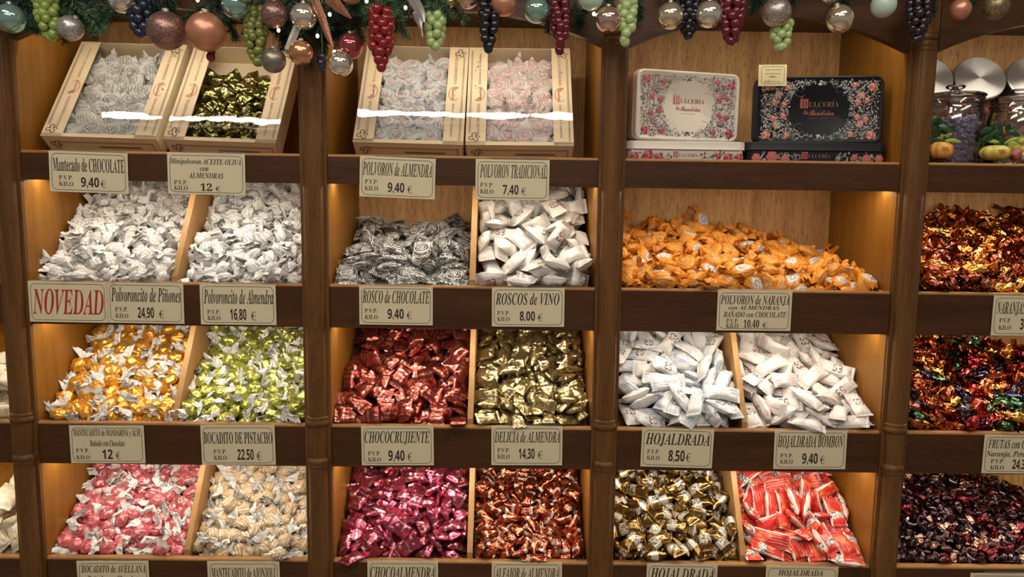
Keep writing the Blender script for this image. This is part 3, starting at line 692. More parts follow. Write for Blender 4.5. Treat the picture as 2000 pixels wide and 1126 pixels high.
PROTO = {
 'A2L': [proto_twist('pine_nut_sweet', (.019, .0155, .012, .021), 'pinon', 'whitetail', 4)],
 'A2R': [proto_twist('almond_sweet', (.021, .0155, .012, .021), 'almendra', 'whitetail', 4)],
 'A3L': [proto_twist('mandarin_sweet', (.0205, .0198, .0128, .019), 'orange_foil', 'celltail', power=2.8)],
 'A3R': [proto_twist('pistachio_sweet', (.0185, .0180, .0122, .017), 'lime_foil', 'celltail', power=2.8)],
 'A4L': [proto_twist('hazelnut_sweet', (.0192, .0186, .0126, .018), 'pink_foil', 'celltail', power=2.8)],
 'A4R': [proto_twist('sesame_sweet', (.0180, .0172, .0126, .018), 'sesame', 'celltail', power=2.8)],
 'B2L': [proto_rosco((.032, .023, .009))],
 'B2R': [proto_pack('wine_ring_packet', (.038, .021, .012), 'vino', ends=True)],
 'B3L': [proto_pack('crunchy_chocolate', (.035, .0205, .0095), 'red_foil', crimp=.24)],
 'B3R': [proto_pack('almond_delight', (.030, .016, .009), 'gold_foil', crimp=.22, wr=1.6)],
 'B4L': [proto_pack('chocolate_almond', (.0345, .0190, .0098), 'magenta_foil', crimp=.24, wr=1.3)],
 'B4R': [proto_pack('almond_pastry', (.031, .012, .008), 'copper_foil', crimp=.26, wr=1.2)],
 'C2': [proto_twist('orange_sweet', (.0285, .0190, .0140, .019), 'orange_paper', 'orange_tail', 4, power=2.2, open_=.95, pleat=.09)],
 'C3L': [proto_pack('puff_pastry_packet', (.045, .0185, .0115), 'hojal', ends=True, crimp=.17)],
 'C3R': [proto_pack('chocolate_puff_packet', (.0435, .0195, .0115), 'bombon', ends=True, crimp=.17)],
 'C4L': [proto_pack('bronze_pastry_bar', (.038, .0165, .0115), 'bronze_foil', ends=True, crimp=.22, wr=.8)],
 'C4R': [proto_pack('red_pastry_packet', (.042, .0205, .011), 'red_packet', ends=True, crimp=.17)],
 'D2': [proto_twist('candied_orange', (.026, .012, .011, .024), m, m, 2, pleat=.16) for m in ('amber_foil', 'amber_deep', 'amber_deep', 'mix_gold', 'amber_foil')],
 'D3': [proto_twist('candied_fruit', (.024, .013, .012, .022), m, m, 2, pleat=.16) for m in ('mix_red', 'mix_orange', 'mix_red', 'mix_gold', 'mix_green', 'mix_blue', 'mix_orange', 'amber_deep')],
 'D4': [proto_pack('small_dark_sweet', (.019, .0095, .008), m, 2, crimp=.3, wr=1.8) for m in ('dark_a', 'dark_a', 'dark_b', 'dark_a', 'dark_c', 'dark_a', 'dark_a', 'dark_a')],
 'L3': [proto_pack('cream_packet', (.036, .019, .010), 'cream')], 'L4': [proto_pack('cream_packet', (.036, .019, .010), 'cream')],
}
# what each heap holds, for the labels
HEAPS = {
 'A2L': ('white paper twist sweet', 'white heap above NOVEDAD'), 'A2R': ('white paper twist sweet', 'white heap above Almendra'),
 'A3L': ('orange foil twist sweet', 'orange foil heap'), 'A3R': ('lime foil twist sweet', 'lime heap'),
 'A4L': ('pink foil twist sweet', 'pink heap'), 'A4R': ('beige sesame twist sweet', 'beige heap'),
 'B2L': ('clear-wrapped chocolate ring', 'dark ring heap'), 'B2R': ('white packet', 'white heap above VINO'),
 'B3L': ('red foil packet', 'dark red heap'), 'B3R': ('gold foil packet', 'gold heap'),
 'B4L': ('magenta foil packet', 'magenta heap'), 'B4R': ('copper foil packet', 'copper heap'),
 'C2': ('orange paper twist sweet', 'orange paper heap'), 'C3L': ('white blue-printed packet', 'white heap above HOJALDRADA'),
 'C3R': ('white red-printed packet', 'white heap above BOMBON'), 'C4L': ('bronze foil bar', 'bronze heap'),
 'C4R': ('red and white packet', 'bright red heap'), 'D2': ('amber foil twist sweet', 'amber heap'),
 'D3': ('foil twist sweet', 'mixed colour heap'), 'D4': ('small dark foil sweet', 'dark cherry heap'),
 'L3': ('cream packet', 'upper cream heap at far left'), 'L4': ('cream packet', 'lower cream heap at far left'),
}
D3COL = ('ruby', 'orange', 'ruby', 'gold', 'green', 'dark blue', 'orange', 'brown')
ORD = 'first second third fourth fifth sixth seventh eighth ninth tenth eleventh twelfth thirteenth fourteenth fifteenth sixteenth seventeenth eighteenth nineteenth twentieth'.split()
def ordinal(i):
    if i < 20: return ORD[i]
    t = 'twenty thirty forty fifty sixty'.split()[(i+1)//10-2]; return t+'-'+ORD[(i+1) % 10-1] if (i+1) % 10 else {20: 'twentieth', 30: 'thirtieth', 40: 'fortieth'}[i+1]
def spawn(proto, M4, label, cat, group):
    """one sweet: its body mesh and its ends, all linked as objects of their own"""
    me, ch = proto
    o = bpy.data.objects.new(me.name.split('.')[0], me); COL.objects.link(o); o.matrix_world = M4
    tag(o, label, cat, group)
    for n, m in ch:
        c = bpy.data.objects.new(n, m); COL.objects.link(c); c.parent = o
    return o
# where each sweet came to rest in its heap: x, y, z in half millimetres, then three parts of its rotation in hundredths
REST = {
'A2L': (98,122,11,-47,80,23,137,94,-20,-73,-50,-17,327,135,21,13,-47,84,529,122,11,20,-87,-44,158,157,45,-34,77,-38,239,194,69,-82,-24,-19,319,219,85,18,21,-20,562,195,67,-88,42,16,
339,310,155,-32,-89,-19,450,266,122,9,46,-85,72,361,195,-45,86,15,323,394,221,-80,42,7,347,462,272,36,-19,74,466,473,280,-89,31,26,220,542,334,6,98,16,477,545,336,16,6,9,
559,556,344,18,20,-19,314,675,438,21,46,-68,38,129,17,19,10,-84,214,127,19,-71,50,26,300,72,-24,4,-88,43,418,77,-11,31,4,95,583,114,30,-33,15,-93,78,243,105,47,-3,-2,
162,188,93,-1,2,74,365,166,46,-17,-90,-36,26,286,159,-48,76,16,235,243,104,-38,91,12,308,274,134,79,-45,-34,560,266,126,63,44,63,414,371,210,15,-58,63,559,381,253,-35,86,1,
250,487,294,21,-47,72,383,501,304,38,-21,74,482,495,328,47,4,-16,554,478,285,46,-1,-17,51,519,316,-41,84,19,302,532,364,-13,7,91,426,570,360,-62,-16,-7,573,524,372,15,-49,83,
339,634,412,72,7,57,65,69,-25,-1,76,62,196,75,-18,-64,-8,21,360,88,-14,36,28,-34,478,34,25,14,87,42,590,63,7,82,-26,39,29,204,89,51,-28,53,237,143,67,-50,15,-86,
296,155,80,-44,-85,-24,440,155,61,25,5,-93,536,200,112,-23,95,23,107,316,188,-18,-29,49,169,281,186,-69,56,3,386,271,147,66,-49,-56,428,277,181,18,-24,91,507,245,134,22,-19,48,
82,371,248,47,-72,-49,180,388,259,43,80,41,298,374,255,-3,-45,89,388,335,208,-8,-84,49,95,474,319,-50,-82,-2,201,476,330,13,18,-64,304,427,277,-97,18,-1,364,455,322,38,45,-23,
65,580,371,-4,42,90,239,557,379,48,20,29,351,583,369,14,-96,22,475,540,384,37,-3,46,51,608,408,-91,1,-35,225,628,440,28,-20,62,258,681,450,-66,-53,-36,478,636,446,-40,80,43,
72,83,26,4,-59,79,212,31,21,-17,1,24,343,50,23,-89,30,-22,475,66,8,10,37,90,518,95,-27,19,-25,23,120,205,119,-92,-23,-30,191,213,131,6,-8,-92,265,219,138,30,-9,-86,
444,181,112,-5,74,-56,563,143,76,-12,-61,76,124,254,163,23,-19,-71,241,277,157,53,30,29,326,275,185,-20,-55,79,409,216,129,-57,78,24,592,278,175,57,25,37,27,374,260,-54,-76,3,
133,365,254,-71,52,28,307,328,217,-4,93,31,499,423,272,10,36,-75,473,337,208,88,0,-32,65,416,299,-86,17,4,229,413,274,-21,17,2,304,469,317,35,57,70,404,431,249,20,-30,34,
34,538,365,50,4,-87,144,508,343,-23,36,86,262,515,386,-12,89,-12,384,549,391,-45,65,62,108,635,453,-98,6,21,179,687,488,52,-52,29,284,624,421,-53,-62,-57,402,638,463,-54,67,49,
89,135,68,22,-39,-89,183,91,32,76,8,-19,281,85,27,46,81,8,456,92,49,15,-54,-81,553,101,44,31,-7,29,43,157,75,-66,-16,41,244,226,184,-4,-47,38,351,167,110,41,31,-69,
484,131,89,29,-40,-86,582,171,121,16,9,44,62,240,168,-39,-84,-34,204,297,217,-13,30,-21,313,200,138,-78,-52,-9,482,231,176,-89,33,17,604,239,142,79,59,-9,78,278,209,59,78,19,
254,333,238,-20,-1,98,272,284,209,-40,-48,76,490,284,191,-20,-88,36,557,303,208,58,-77,-25,25,468,314,59,11,-78,151,440,308,35,19,59,255,443,315,-73,63,27,429,450,311,-82,44,3,
508,341,244,-25,-97,-1,110,470,363,-67,70,10,225,564,427,3,0,99,335,539,408,74,51,28,408,515,370,-14,81,-43,160,650,463,-31,-80,45),
'A2R': (252,130,20,19,-36,53,472,152,37,-28,84,46,529,137,27,49,-17,25,142,198,74,17,-87,-46,184,242,110,3,48,-87,276,233,104,-12,86,48,427,243,111,7,35,-71,113,294,151,18,-4,8,
196,330,180,12,-48,85,61,411,245,-82,29,13,267,378,224,5,-98,-13,314,416,250,0,-36,78,432,437,266,49,13,-26,93,551,358,1,39,-80,161,497,314,-11,-86,-48,293,497,314,11,47,-83,
378,535,346,-70,67,22,526,527,338,-34,-80,-47,144,635,426,-72,62,9,313,624,416,4,88,47,392,668,452,-50,73,45,93,84,8,65,-18,56,326,71,-30,48,13,-1,391,148,37,-19,83,49,
468,97,-2,-63,2,-11,63,228,98,-35,80,47,221,192,73,-77,45,38,307,182,66,56,14,52,563,170,101,41,-9,60,196,366,215,20,25,95,215,283,144,10,3,13,341,293,207,-73,41,-7,
368,315,171,7,-15,53,505,323,179,76,-36,-52,75,461,285,17,6,7,185,409,244,-87,1,-8,256,441,279,-49,69,45,362,432,263,35,1,-51,449,470,300,6,-93,33,29,552,359,-62,-73,-7,
166,549,356,44,4,25,318,546,359,2,74,-56,302,657,460,-37,91,5,408,590,394,-98,-3,17,433,622,426,2,27,-5,216,138,62,35,77,52,306,126,18,-79,-58,-4,416,87,-26,-18,22,-5,
470,94,35,95,-12,-28,28,260,145,-65,-68,-33,150,84,41,-81,-38,18,353,172,79,71,51,48,398,181,110,8,33,-53,537,208,143,47,-60,-54,54,344,192,12,45,-78,211,294,203,-87,29,36,
288,278,163,-88,37,8,461,303,201,-73,-42,-23,535,338,217,-48,-84,15,114,374,251,-25,74,-45,165,388,285,-79,-52,3,283,377,266,-17,-96,17,397,475,349,-97,14,11,69,474,330,99,1,9,
208,495,344,7,29,-54,291,581,382,11,48,-86,417,528,392,27,7,43,251,642,479,26,32,-73,44,151,36,13,41,-71,214,52,17,98,0,9,72,175,101,-71,3,-6,423,55,19,82,-50,-11,
505,119,65,-70,70,11,43,244,188,-50,72,48,241,176,117,21,-8,-83,467,195,84,-70,71,8,466,254,156,-8,100,0,504,231,123,40,-64,-59,247,327,228,-31,-85,-42,229,231,151,3,2,-100,
327,246,190,0,-87,26,398,355,218,-5,-14,58,523,270,188,1,-98,5,55,386,282,-81,43,0,215,408,315,-66,65,19,305,411,295,-1,-2,-100,462,420,305,-41,-66,-59,531,377,263,-23,-88,-35,
68,561,401,-17,98,1,195,557,405,7,96,25,246,534,362,3,-38,76,455,499,379,41,-48,-68,502,496,365,35,-49,37,142,608,462,48,17,-17,320,581,435,29,-18,78,444,635,468,5,20,-31,
61,91,34,-83,-49,-23,199,77,62,-85,-47,-22,325,124,67,-43,-73,-52,423,108,61,91,-6,31,548,65,10,37,44,9,72,218,150,-4,-19,59,131,220,134,53,71,46,306,193,120,25,14,-95,
432,194,143,40,21,87,569,212,178,57,-56,-52,79,306,199,-73,-18,8,164,276,190,82,-51,-6,269,246,195,54,71,44,422,268,207,60,57,56,436,329,251,-50,39,-43,37,351,241,53,-44,-30,
126,431,300,43,-39,-80,351,458,325,81,-16,-41,460,381,252,-55,15,-22,41,493,372,44,-23,-86,121,496,371,-65,-75,-8,251,475,363,45,-19,60,466,574,429,56,4,-21,526,435,308,-75,65,-2,
131,533,414,18,-11,95,223,581,444,-72,0,3,353,631,466,-48,-64,29),
'A3L': (59,116,5,45,14,-32,226,115,-14,-85,43,24,460,119,-4,32,1,-54,538,133,17,-88,24,-5,47,214,72,25,-26,83,186,231,85,14,-43,85,296,207,70,37,25,-66,525,187,55,22,89,40,
259,301,134,-79,57,20,333,276,121,6,-92,-35,125,383,191,34,19,-74,334,415,216,13,-36,77,489,385,197,-94,4,12,73,465,247,-86,36,-3,411,483,266,19,-19,6,488,472,258,29,-5,61,
62,545,303,-4,38,-88,257,532,297,2,90,43,385,548,310,-5,28,-95,528,561,322,43,2,-1,60,80,-27,-78,30,14,282,115,5,19,20,-7,324,75,4,-89,-20,33,399,103,-18,-91,-23,-33,
106,223,87,22,16,95,245,199,95,-27,93,17,448,255,111,52,-7,-77,512,226,96,-34,-1,20,102,295,129,21,-19,92,170,195,107,-72,33,-7,410,281,134,31,-30,-84,548,275,127,25,44,-84,
58,371,181,-3,-37,86,322,350,188,38,-13,33,397,363,187,39,-66,-62,540,426,227,5,-90,-42,256,476,257,-27,-92,-20,453,525,315,-94,7,10,547,496,281,-19,30,-93,122,525,308,28,12,73,
212,579,329,12,-15,43,545,539,358,-9,44,-87,77,612,362,32,58,71,67,53,21,9,12,97,183,133,48,44,88,-20,385,127,18,7,0,-100,540,84,-17,3,83,-47,110,145,24,14,-43,85,
256,154,52,64,23,-12,370,202,65,-88,35,26,582,212,101,-56,-58,23,259,305,182,-91,36,-10,366,281,165,16,32,-74,487,302,142,-50,75,9,54,420,225,-20,-66,68,185,374,221,-83,44,9,
391,414,232,23,-92,-24,548,369,207,-89,-32,4,41,477,289,24,18,-83,193,454,283,-9,-87,-49,343,481,270,-87,44,-9,47,568,352,-86,45,-12,178,512,324,-90,29,15,293,580,343,-23,-55,68,
102,94,28,-84,13,40,241,103,28,28,68,63,328,143,51,47,2,20,559,73,29,-35,-80,43,36,156,74,29,-13,82,139,164,79,77,-37,16,393,168,94,55,-66,-38,523,234,148,-96,-16,-21,
124,302,174,-25,-85,15,198,272,134,-90,8,34,422,215,127,-65,-22,-72,530,288,182,-99,0,3,54,324,192,-70,40,-9,262,342,221,94,33,-2,439,331,196,-67,-69,-17,493,373,240,11,-26,58,
101,438,283,-46,-76,-42,268,409,247,-16,-87,-47,380,485,311,19,-13,89,542,443,288,-79,-16,-13,30,503,344,38,7,-77,183,552,366,-24,7,-24,285,530,353,61,-10,-17,393,536,361,32,-4,-13,
134,102,38,46,25,72,173,89,18,41,61,67,365,92,35,-66,31,68,561,112,55,-85,-40,-26,55,208,126,-77,36,-8,284,95,57,21,92,33,429,151,53,35,-91,20,493,122,43,44,85,19,
73,257,148,-40,-80,-45,240,230,140,-1,89,-43,421,108,47,47,3,49,310,309,219,-83,14,42,30,287,207,-77,-43,-44,219,262,186,44,-17,31,292,453,281,-16,29,-36,573,314,216,7,-3,58,
150,335,210,-1,-56,63,205,399,273,-83,38,12,429,419,263,14,-82,-27,466,478,324,30,39,-75,56,585,412,-62,36,9,309,479,327,32,56,76),
'A3R': (48,132,15,-2,36,-83,167,95,-22,-28,86,42,332,116,4,-6,-41,88,480,147,27,18,40,-67,566,115,-11,7,15,-91,68,192,60,-10,17,-98,311,206,70,5,43,-88,395,201,68,-87,6,18,
78,277,122,-13,89,43,222,317,152,-41,85,19,322,257,107,-97,-6,-14,42,348,174,30,-16,77,181,373,195,47,-6,31,287,365,188,4,17,-61,455,386,202,-37,86,22,83,517,298,-24,93,19,
169,465,260,14,3,-29,301,470,263,-87,16,13,407,468,262,36,3,34,86,576,341,13,-44,83,226,560,329,7,-30,70,326,578,343,-9,97,19,412,567,334,20,-23,22,92,106,-21,18,-1,26,
218,67,-6,-14,-80,-44,313,65,-30,60,12,-1,407,111,-10,4,-32,75,534,133,24,38,-16,-65,56,229,99,20,33,92,436,163,45,-65,-34,19,581,165,44,-84,-37,-37,28,282,157,40,-6,-59,
164,312,153,-59,59,54,457,245,135,45,11,-39,500,270,117,16,8,-22,97,329,168,32,14,32,143,410,220,18,19,-96,355,374,195,23,42,-63,508,328,188,9,-31,87,31,502,330,-49,75,29,
214,482,279,-46,-82,18,311,424,230,44,-10,-3,359,483,287,81,56,16,35,559,335,48,66,55,162,599,358,-86,-34,4,278,520,300,43,-17,47,370,536,340,-77,-20,-46,483,575,341,21,26,-91,
97,615,388,-76,-63,-7,108,121,20,-77,63,6,182,129,19,-9,80,58,297,121,20,34,-28,-46,470,94,-22,-21,93,20,513,117,25,-78,-59,-17,135,169,50,39,32,-38,264,159,51,-17,-73,-63,
449,218,87,-21,-19,-96,567,170,89,33,7,-79,115,283,170,41,-31,76,190,274,165,-95,5,15,390,247,150,-37,-64,-60,558,250,131,-27,2,-93,69,413,228,-78,-35,15,200,327,200,42,-86,-26,
339,330,201,60,1,24,407,408,224,-49,-61,1,32,454,252,-58,71,22,153,520,301,-78,-60,-18,272,420,269,-10,20,-41,464,452,256,0,-25,55,572,439,293,-48,-84,-17,28,490,382,68,-51,-53,
256,519,348,-39,82,30,330,506,330,0,-37,72,450,526,310,-2,81,58,528,559,378,43,0,56,52,98,21,-36,-28,43,165,102,31,-55,74,38,255,94,32,52,-10,-65,442,98,25,-8,-98,-9,
586,82,25,7,4,58,47,162,92,-88,34,26,243,187,101,-11,70,-68,322,203,118,44,-8,34,420,177,105,26,53,-70,516,152,74,50,-38,-74,126,227,133,-8,-98,15,236,217,145,-83,39,-38,
310,242,157,-56,-31,7,386,297,181,7,-98,-17,590,262,160,45,28,79,95,377,227,34,62,-53,134,349,222,-19,77,-49,300,351,234,-75,53,-27,429,366,238,-49,26,83,586,316,226,-76,-58,-15,
81,443,276,-11,-94,14,152,410,271,77,-44,-11,315,448,305,47,-1,-48,523,492,303,-69,-62,-30,510,424,276,14,-19,85,124,563,391,-41,-64,-9,165,544,351,17,-38,-90,317,572,384,-8,-27,13,
416,491,315,-56,21,-6,193,585,390,-95,20,7,30,103,53,60,-78,-19,220,125,79,-61,8,-38,305,124,60,-27,-9,-96,370,140,49,-87,-37,28,557,79,63,11,-7,-88,94,179,115,-87,47,9,
125,127,67,28,-7,29,273,154,107,-11,-78,-58,449,118,74,-22,-22,2,500,192,105,-59,-31,10,51,214,156,-27,-34,89,169,150,115,-64,68,18,260,291,180,31,7,-69,436,320,212,-100,-8,-3,
496,263,168,5,25,42,40,312,210,8,22,-83,208,364,241,12,-92,20,248,403,231,-53,41,-35,495,364,237,-96,-27,3,531,307,227,-76,-50,-40,104,472,309,-26,-91,-24,190,502,334,80,42,-42,
232,456,311,-16,6,-97),
'A4L': (72,110,7,10,74,-65,269,165,40,18,-41,72,462,122,-9,13,10,-87,580,114,0,-1,34,-81,40,237,91,-54,-78,-14,233,242,95,-67,61,18,359,229,88,26,33,-74,465,205,70,17,6,0,
582,212,75,20,37,-60,61,356,176,44,15,-31,193,360,180,-81,35,16,302,338,165,-38,81,43,442,339,167,4,-27,70,85,438,235,-72,-65,-25,191,414,220,-93,10,12,321,427,230,-71,-66,-24,
468,406,216,-24,96,14,562,405,216,-38,88,17,62,507,285,2,-91,-40,325,520,300,-3,96,18,60,86,-28,42,15,7,176,158,35,4,13,-95,353,113,-10,4,32,-74,410,127,13,29,-5,63,
530,141,24,38,-18,65,105,167,41,-95,-28,-5,182,256,113,47,-1,-82,293,217,82,-73,47,30,610,181,94,30,-24,77,77,301,141,-67,55,34,161,317,153,31,-38,70,355,296,136,34,-23,66,
491,312,157,70,-35,-61,39,448,258,16,-13,-51,208,459,257,2,-1,32,296,472,272,96,-26,-1,459,443,250,19,-16,-97,395,533,307,-56,-77,-32,104,69,24,30,-43,-85,139,96,-20,-61,64,41,
303,111,29,-94,-18,2,466,147,35,-4,13,-49,577,145,52,13,18,19,89,213,87,-64,-61,22,134,229,97,50,34,79,332,169,47,-71,53,33,479,208,113,-72,-62,26,27,314,172,62,53,57,
252,358,187,62,-68,-35,459,294,193,42,-2,-61,598,254,148,14,62,65,62,375,234,-11,-10,99,246,418,255,13,53,-64,282,372,233,76,0,-11,378,476,266,-95,29,2,157,485,278,-16,75,-64,
25,167,51,-38,-76,19,190,94,9,12,-64,39,255,61,15,-10,77,-63,433,119,30,-76,60,22,605,70,-5,-48,55,64,80,212,137,6,-21,-67,193,188,83,-89,-25,-5,373,140,58,-11,39,-83,
404,232,142,-77,-11,-4,557,220,138,42,-46,-53,93,269,171,-21,90,35,118,364,195,-70,51,51,329,263,174,3,-95,-20,374,352,216,39,-83,-14,542,317,159,-15,-38,56,30,444,303,80,56,18,
193,322,207,9,14,-91,331,320,209,94,-12,-32,392,398,239,-49,-66,47,513,407,251,24,-89,-38,99,503,326,15,53,-51,491,466,298,-13,-33,93,57,681,439,-93,-9,-26,29,104,38,-63,-60,-8,
232,124,55,-62,62,-24,523,59,12,-28,27,80,539,169,94,-7,94,28,27,223,140,-7,-49,37,185,209,134,15,94,32,315,220,131,-88,36,31,430,243,196,22,12,-79,507,242,146,41,-51,-55,
167,267,166,-92,-38,-4,238,256,159,-53,-72,-41,389,288,208,-73,-56,-28,407,293,159,-41,75,0,572,319,203,0,-15,95,127,414,266,-7,6,-54,274,462,323,89,14,-12,320,343,262,35,-90,-23,
569,411,282,27,-19,65,611,355,233,-58,-79,1,208,460,308,2,35,0,113,119,67,-63,14,-11,159,68,23,-98,5,-18,407,113,83,-33,-92,-6,462,146,80,5,10,96,614,108,42,-6,-77,-28,
126,176,105,42,20,-71,266,185,111,10,-46,42,396,186,103,97,18,19),
'A4R': (61,118,-9,21,-6,77,133,120,7,18,-38,60,278,128,13,16,45,-80,392,124,16,-3,65,74,530,129,14,40,-5,-31,60,228,88,-89,-4,1,170,185,55,-78,57,23,59,319,153,-89,-14,8,
202,281,126,-83,45,28,318,310,148,25,94,24,388,283,127,11,12,-92,418,399,212,43,17,-49,87,468,262,-86,-18,-13,299,482,272,-85,39,30,444,471,265,33,0,-54,61,152,36,13,99,-6,
186,104,-1,-55,-68,-22,229,87,1,54,-22,73,438,84,-26,44,-9,-11,505,102,-11,42,68,58,89,189,64,97,-8,12,208,216,84,52,64,56,264,203,69,-54,-75,-37,376,215,109,40,18,-83,
444,154,39,3,-18,-98,117,298,144,-2,-87,-46,232,330,166,34,9,59,344,359,186,28,-84,-44,340,238,141,-91,-39,-7,556,242,140,-18,-60,-53,23,371,201,-26,-55,44,307,403,220,98,0,-18,
398,354,210,18,-78,57,277,447,300,30,-27,61,372,509,294,-2,24,-95,93,102,28,-86,32,-5,132,124,61,27,-15,77,246,134,52,39,92,-1,406,94,21,58,-7,53,494,114,42,19,28,-92,
26,170,78,53,-19,-57,159,204,105,22,11,88,316,189,87,-42,42,19,435,183,111,20,-73,-45,546,162,74,71,-34,39,57,273,125,61,12,-24,257,287,139,55,-22,-79,310,297,197,-9,-88,35,
384,322,167,-3,9,-79,480,306,148,-96,-12,-24,63,417,245,-9,-7,-98,119,354,219,6,-70,38,298,344,228,-22,-91,28,437,323,186,-40,16,29,529,428,249,26,-89,-30,59,445,292,18,49,-85,
144,436,276,83,-6,-43,234,385,269,0,19,2,437,399,260,-27,96,10,467,429,302,-86,24,-27,28,644,434,-57,60,11,77,115,72,-8,-15,79,150,63,-6,22,57,-78,320,99,-5,-56,-66,-14,
357,83,16,8,55,-2,456,86,59,-49,81,18,99,197,113,34,35,33,202,224,144,0,78,62,284,152,81,-12,41,-37,369,159,60,-74,-12,6,478,187,78,-38,-29,49,100,249,146,-68,-43,0,
162,268,154,-18,78,7,278,243,145,-72,-32,-21,408,275,181,-46,46,-76,512,270,172,1,94,34,64,341,225,28,-37,46,176,353,229,8,-15,51,203,300,208,39,45,-79,459,344,230,4,45,-16,
537,328,221,-38,46,80,93,398,283,99,-6,3,234,454,277,-41,-83,7,356,455,263,-58,60,39,402,462,304,14,-15,79,146,470,324,58,80,15,104,648,429,65,19,50,218,681,441,-34,22,91,
26,90,25,17,80,26,187,118,65,-55,82,16,279,71,-5,51,36,-62,452,9,21,-18,-4,-37,554,98,29,44,-9,58,31,220,131,56,80,-14,215,173,107,32,29,-15,357,177,121,47,15,-29,
425,136,80,-10,-27,10,468,249,108,-16,-69,70,27,307,215,-37,58,4,132,232,180,-68,-39,-6,262,272,192,24,95,13,437,241,153,-49,71,39,514,192,121,-69,68,8,103,301,197,16,24,3,
153,362,268,91,41,-2,236,341,222,-89,29,34,357,388,243,-58,-23,52,489,313,243,68,13,48,29,364,263,-75,-43,-41,190,424,307,82,27,33),
'B2L': (83,117,-21,-36,92,16,208,140,-9,-62,76,14,429,165,4,-34,92,18,558,153,0,20,0,-5,380,243,35,-26,95,18,583,626,200,-77,-61,-15,62,96,9,18,-1,0,274,116,-9,71,-62,-33,
361,107,-14,32,3,-59,535,99,-9,-84,36,13,266,229,62,14,-28,92,393,237,69,19,2,-17,563,202,58,-94,-27,-5,69,388,119,-93,25,22,273,364,115,-59,78,15,443,437,147,29,42,-20,
504,495,178,-95,23,2,42,686,235,-41,-58,-42,266,593,176,-54,83,17,49,94,44,14,11,-63,279,117,34,47,-82,-31,378,117,40,14,-17,87,599,112,25,-3,26,-66,181,281,83,-61,75,-16,
288,196,77,31,-5,34,370,204,101,-1,18,-46,568,300,112,-13,-34,-88,111,350,126,-96,10,19,229,376,144,10,-27,3,381,368,144,-96,16,-13,517,397,127,-84,-28,-39,89,508,178,-18,3,97,
216,487,167,-54,84,7,376,488,178,21,-1,-82,589,443,170,4,30,1,447,614,234,-36,84,41,528,602,214,27,1,-90,129,101,80,-4,8,92,155,100,19,24,2,74,480,120,27,-81,52,-12,
563,146,78,-4,100,-1,127,192,34,28,35,-22,233,265,125,-61,-79,-3,387,276,125,94,-5,-27,503,258,93,-46,-43,78,59,297,92,-1,-98,7,160,397,170,29,-7,54,339,360,165,15,-15,-4,
576,326,134,-2,-37,-93,44,531,216,-68,-68,-29,215,505,205,5,6,-74,379,492,217,8,98,11,591,527,199,-93,-6,33,89,638,247,-8,-4,-98,215,599,217,-5,95,29,341,638,257,6,4,-84,
571,639,262,-5,-9,-86,66,77,40,26,-24,70,202,114,43,-12,22,-65,416,77,30,-95,25,20,330,106,35,-62,-73,-18,128,237,115,-1,-6,-33,267,255,155,-98,-1,18,446,263,130,-36,46,-41,
529,171,111,99,-12,1,70,291,148,-10,97,20,216,353,181,-67,68,10,340,325,192,-16,96,12,493,387,172,-75,40,5,117,503,235,-21,24,-45,266,540,237,-27,-94,-6,340,449,224,-86,40,-4,
505,472,221,34,90,25,116,604,273,-91,35,20,213,644,261,-74,66,-16,414,561,237,0,-46,89,525,653,285,1,-29,-71,67,149,94,97,10,10,250,88,81,0,-7,9,439,138,80,-14,-33,-85,
566,88,37,-58,76,26,180,174,84,2,32,81,268,156,111,-1,0,-100,401,208,152,16,-25,65,609,230,125,-15,-80,10,89,436,196,-71,-28,-55,148,307,167,-11,52,-25,474,328,136,47,-76,-1),
'B2R': (158,110,-4,-68,67,22,248,118,13,-21,26,-22,325,140,42,-34,93,14,184,228,87,-49,82,27,298,212,76,29,-11,34,470,206,74,-20,93,31,57,352,189,29,31,-76,239,307,145,30,8,-24,
416,337,170,-76,-57,-19,92,430,237,43,4,-28,302,429,266,-35,-30,89,364,442,247,-60,73,23,119,578,338,-41,-86,-28,314,535,314,31,-3,5,480,546,327,1,95,31,309,671,440,-29,80,39,
461,636,393,-24,92,30,69,109,17,-47,76,34,292,121,84,14,-5,47,463,118,18,-75,-45,-3,68,217,77,-55,-77,-26,240,184,109,5,-40,41,259,311,197,16,-4,78,487,308,172,19,3,49,
142,456,284,11,22,13,233,463,291,-12,-40,67,471,440,253,20,19,-86,399,489,332,63,13,-11,472,516,371,11,-4,98,407,641,440,20,7,-68,75,42,30,91,-2,0,325,35,67,-15,3,42,
490,63,30,57,42,20,44,226,139,-67,-72,-16,179,145,96,-91,-12,-36,478,165,118,34,27,-19,341,300,226,41,15,-10,344,348,201,29,42,-74,515,320,217,-68,-71,-3,288,359,270,-8,46,83,
429,383,316,-94,21,-3,467,413,289,26,-10,4,152,530,365,-87,21,20,238,584,366,8,-65,-76,410,536,421,99,1,12,37,611,432,61,29,-64,333,617,415,-42,-62,-47,463,628,467,-91,27,32,
366,24,26,98,10,2,374,119,88,-8,-85,-30,505,55,103,13,-16,-59,116,224,146,43,3,74,158,213,165,15,-89,-28,494,179,175,-31,8,-95,115,309,223,36,-1,-11,339,233,148,45,38,59,
454,282,229,36,-16,-67,44,413,315,42,-58,47,182,486,374,-45,-78,-32,387,376,356,27,8,-55,78,470,345,-15,-6,-8,302,526,364,-42,85,28,531,540,417,-56,44,-56,526,660,486,17,-71,1,
220,28,24,-2,-8,98,387,33,105,99,1,-12,457,104,141,-93,-6,-20,33,241,202,-18,-40,58,217,233,206,-80,42,11,400,208,229,20,78,-44,95,327,280,-1,4,-82,285,230,230,-95,1,30,
402,285,273,-10,-17,39,32,350,289,9,-64,-4,219,408,314,35,13,-90,482,439,360,5,86,48),
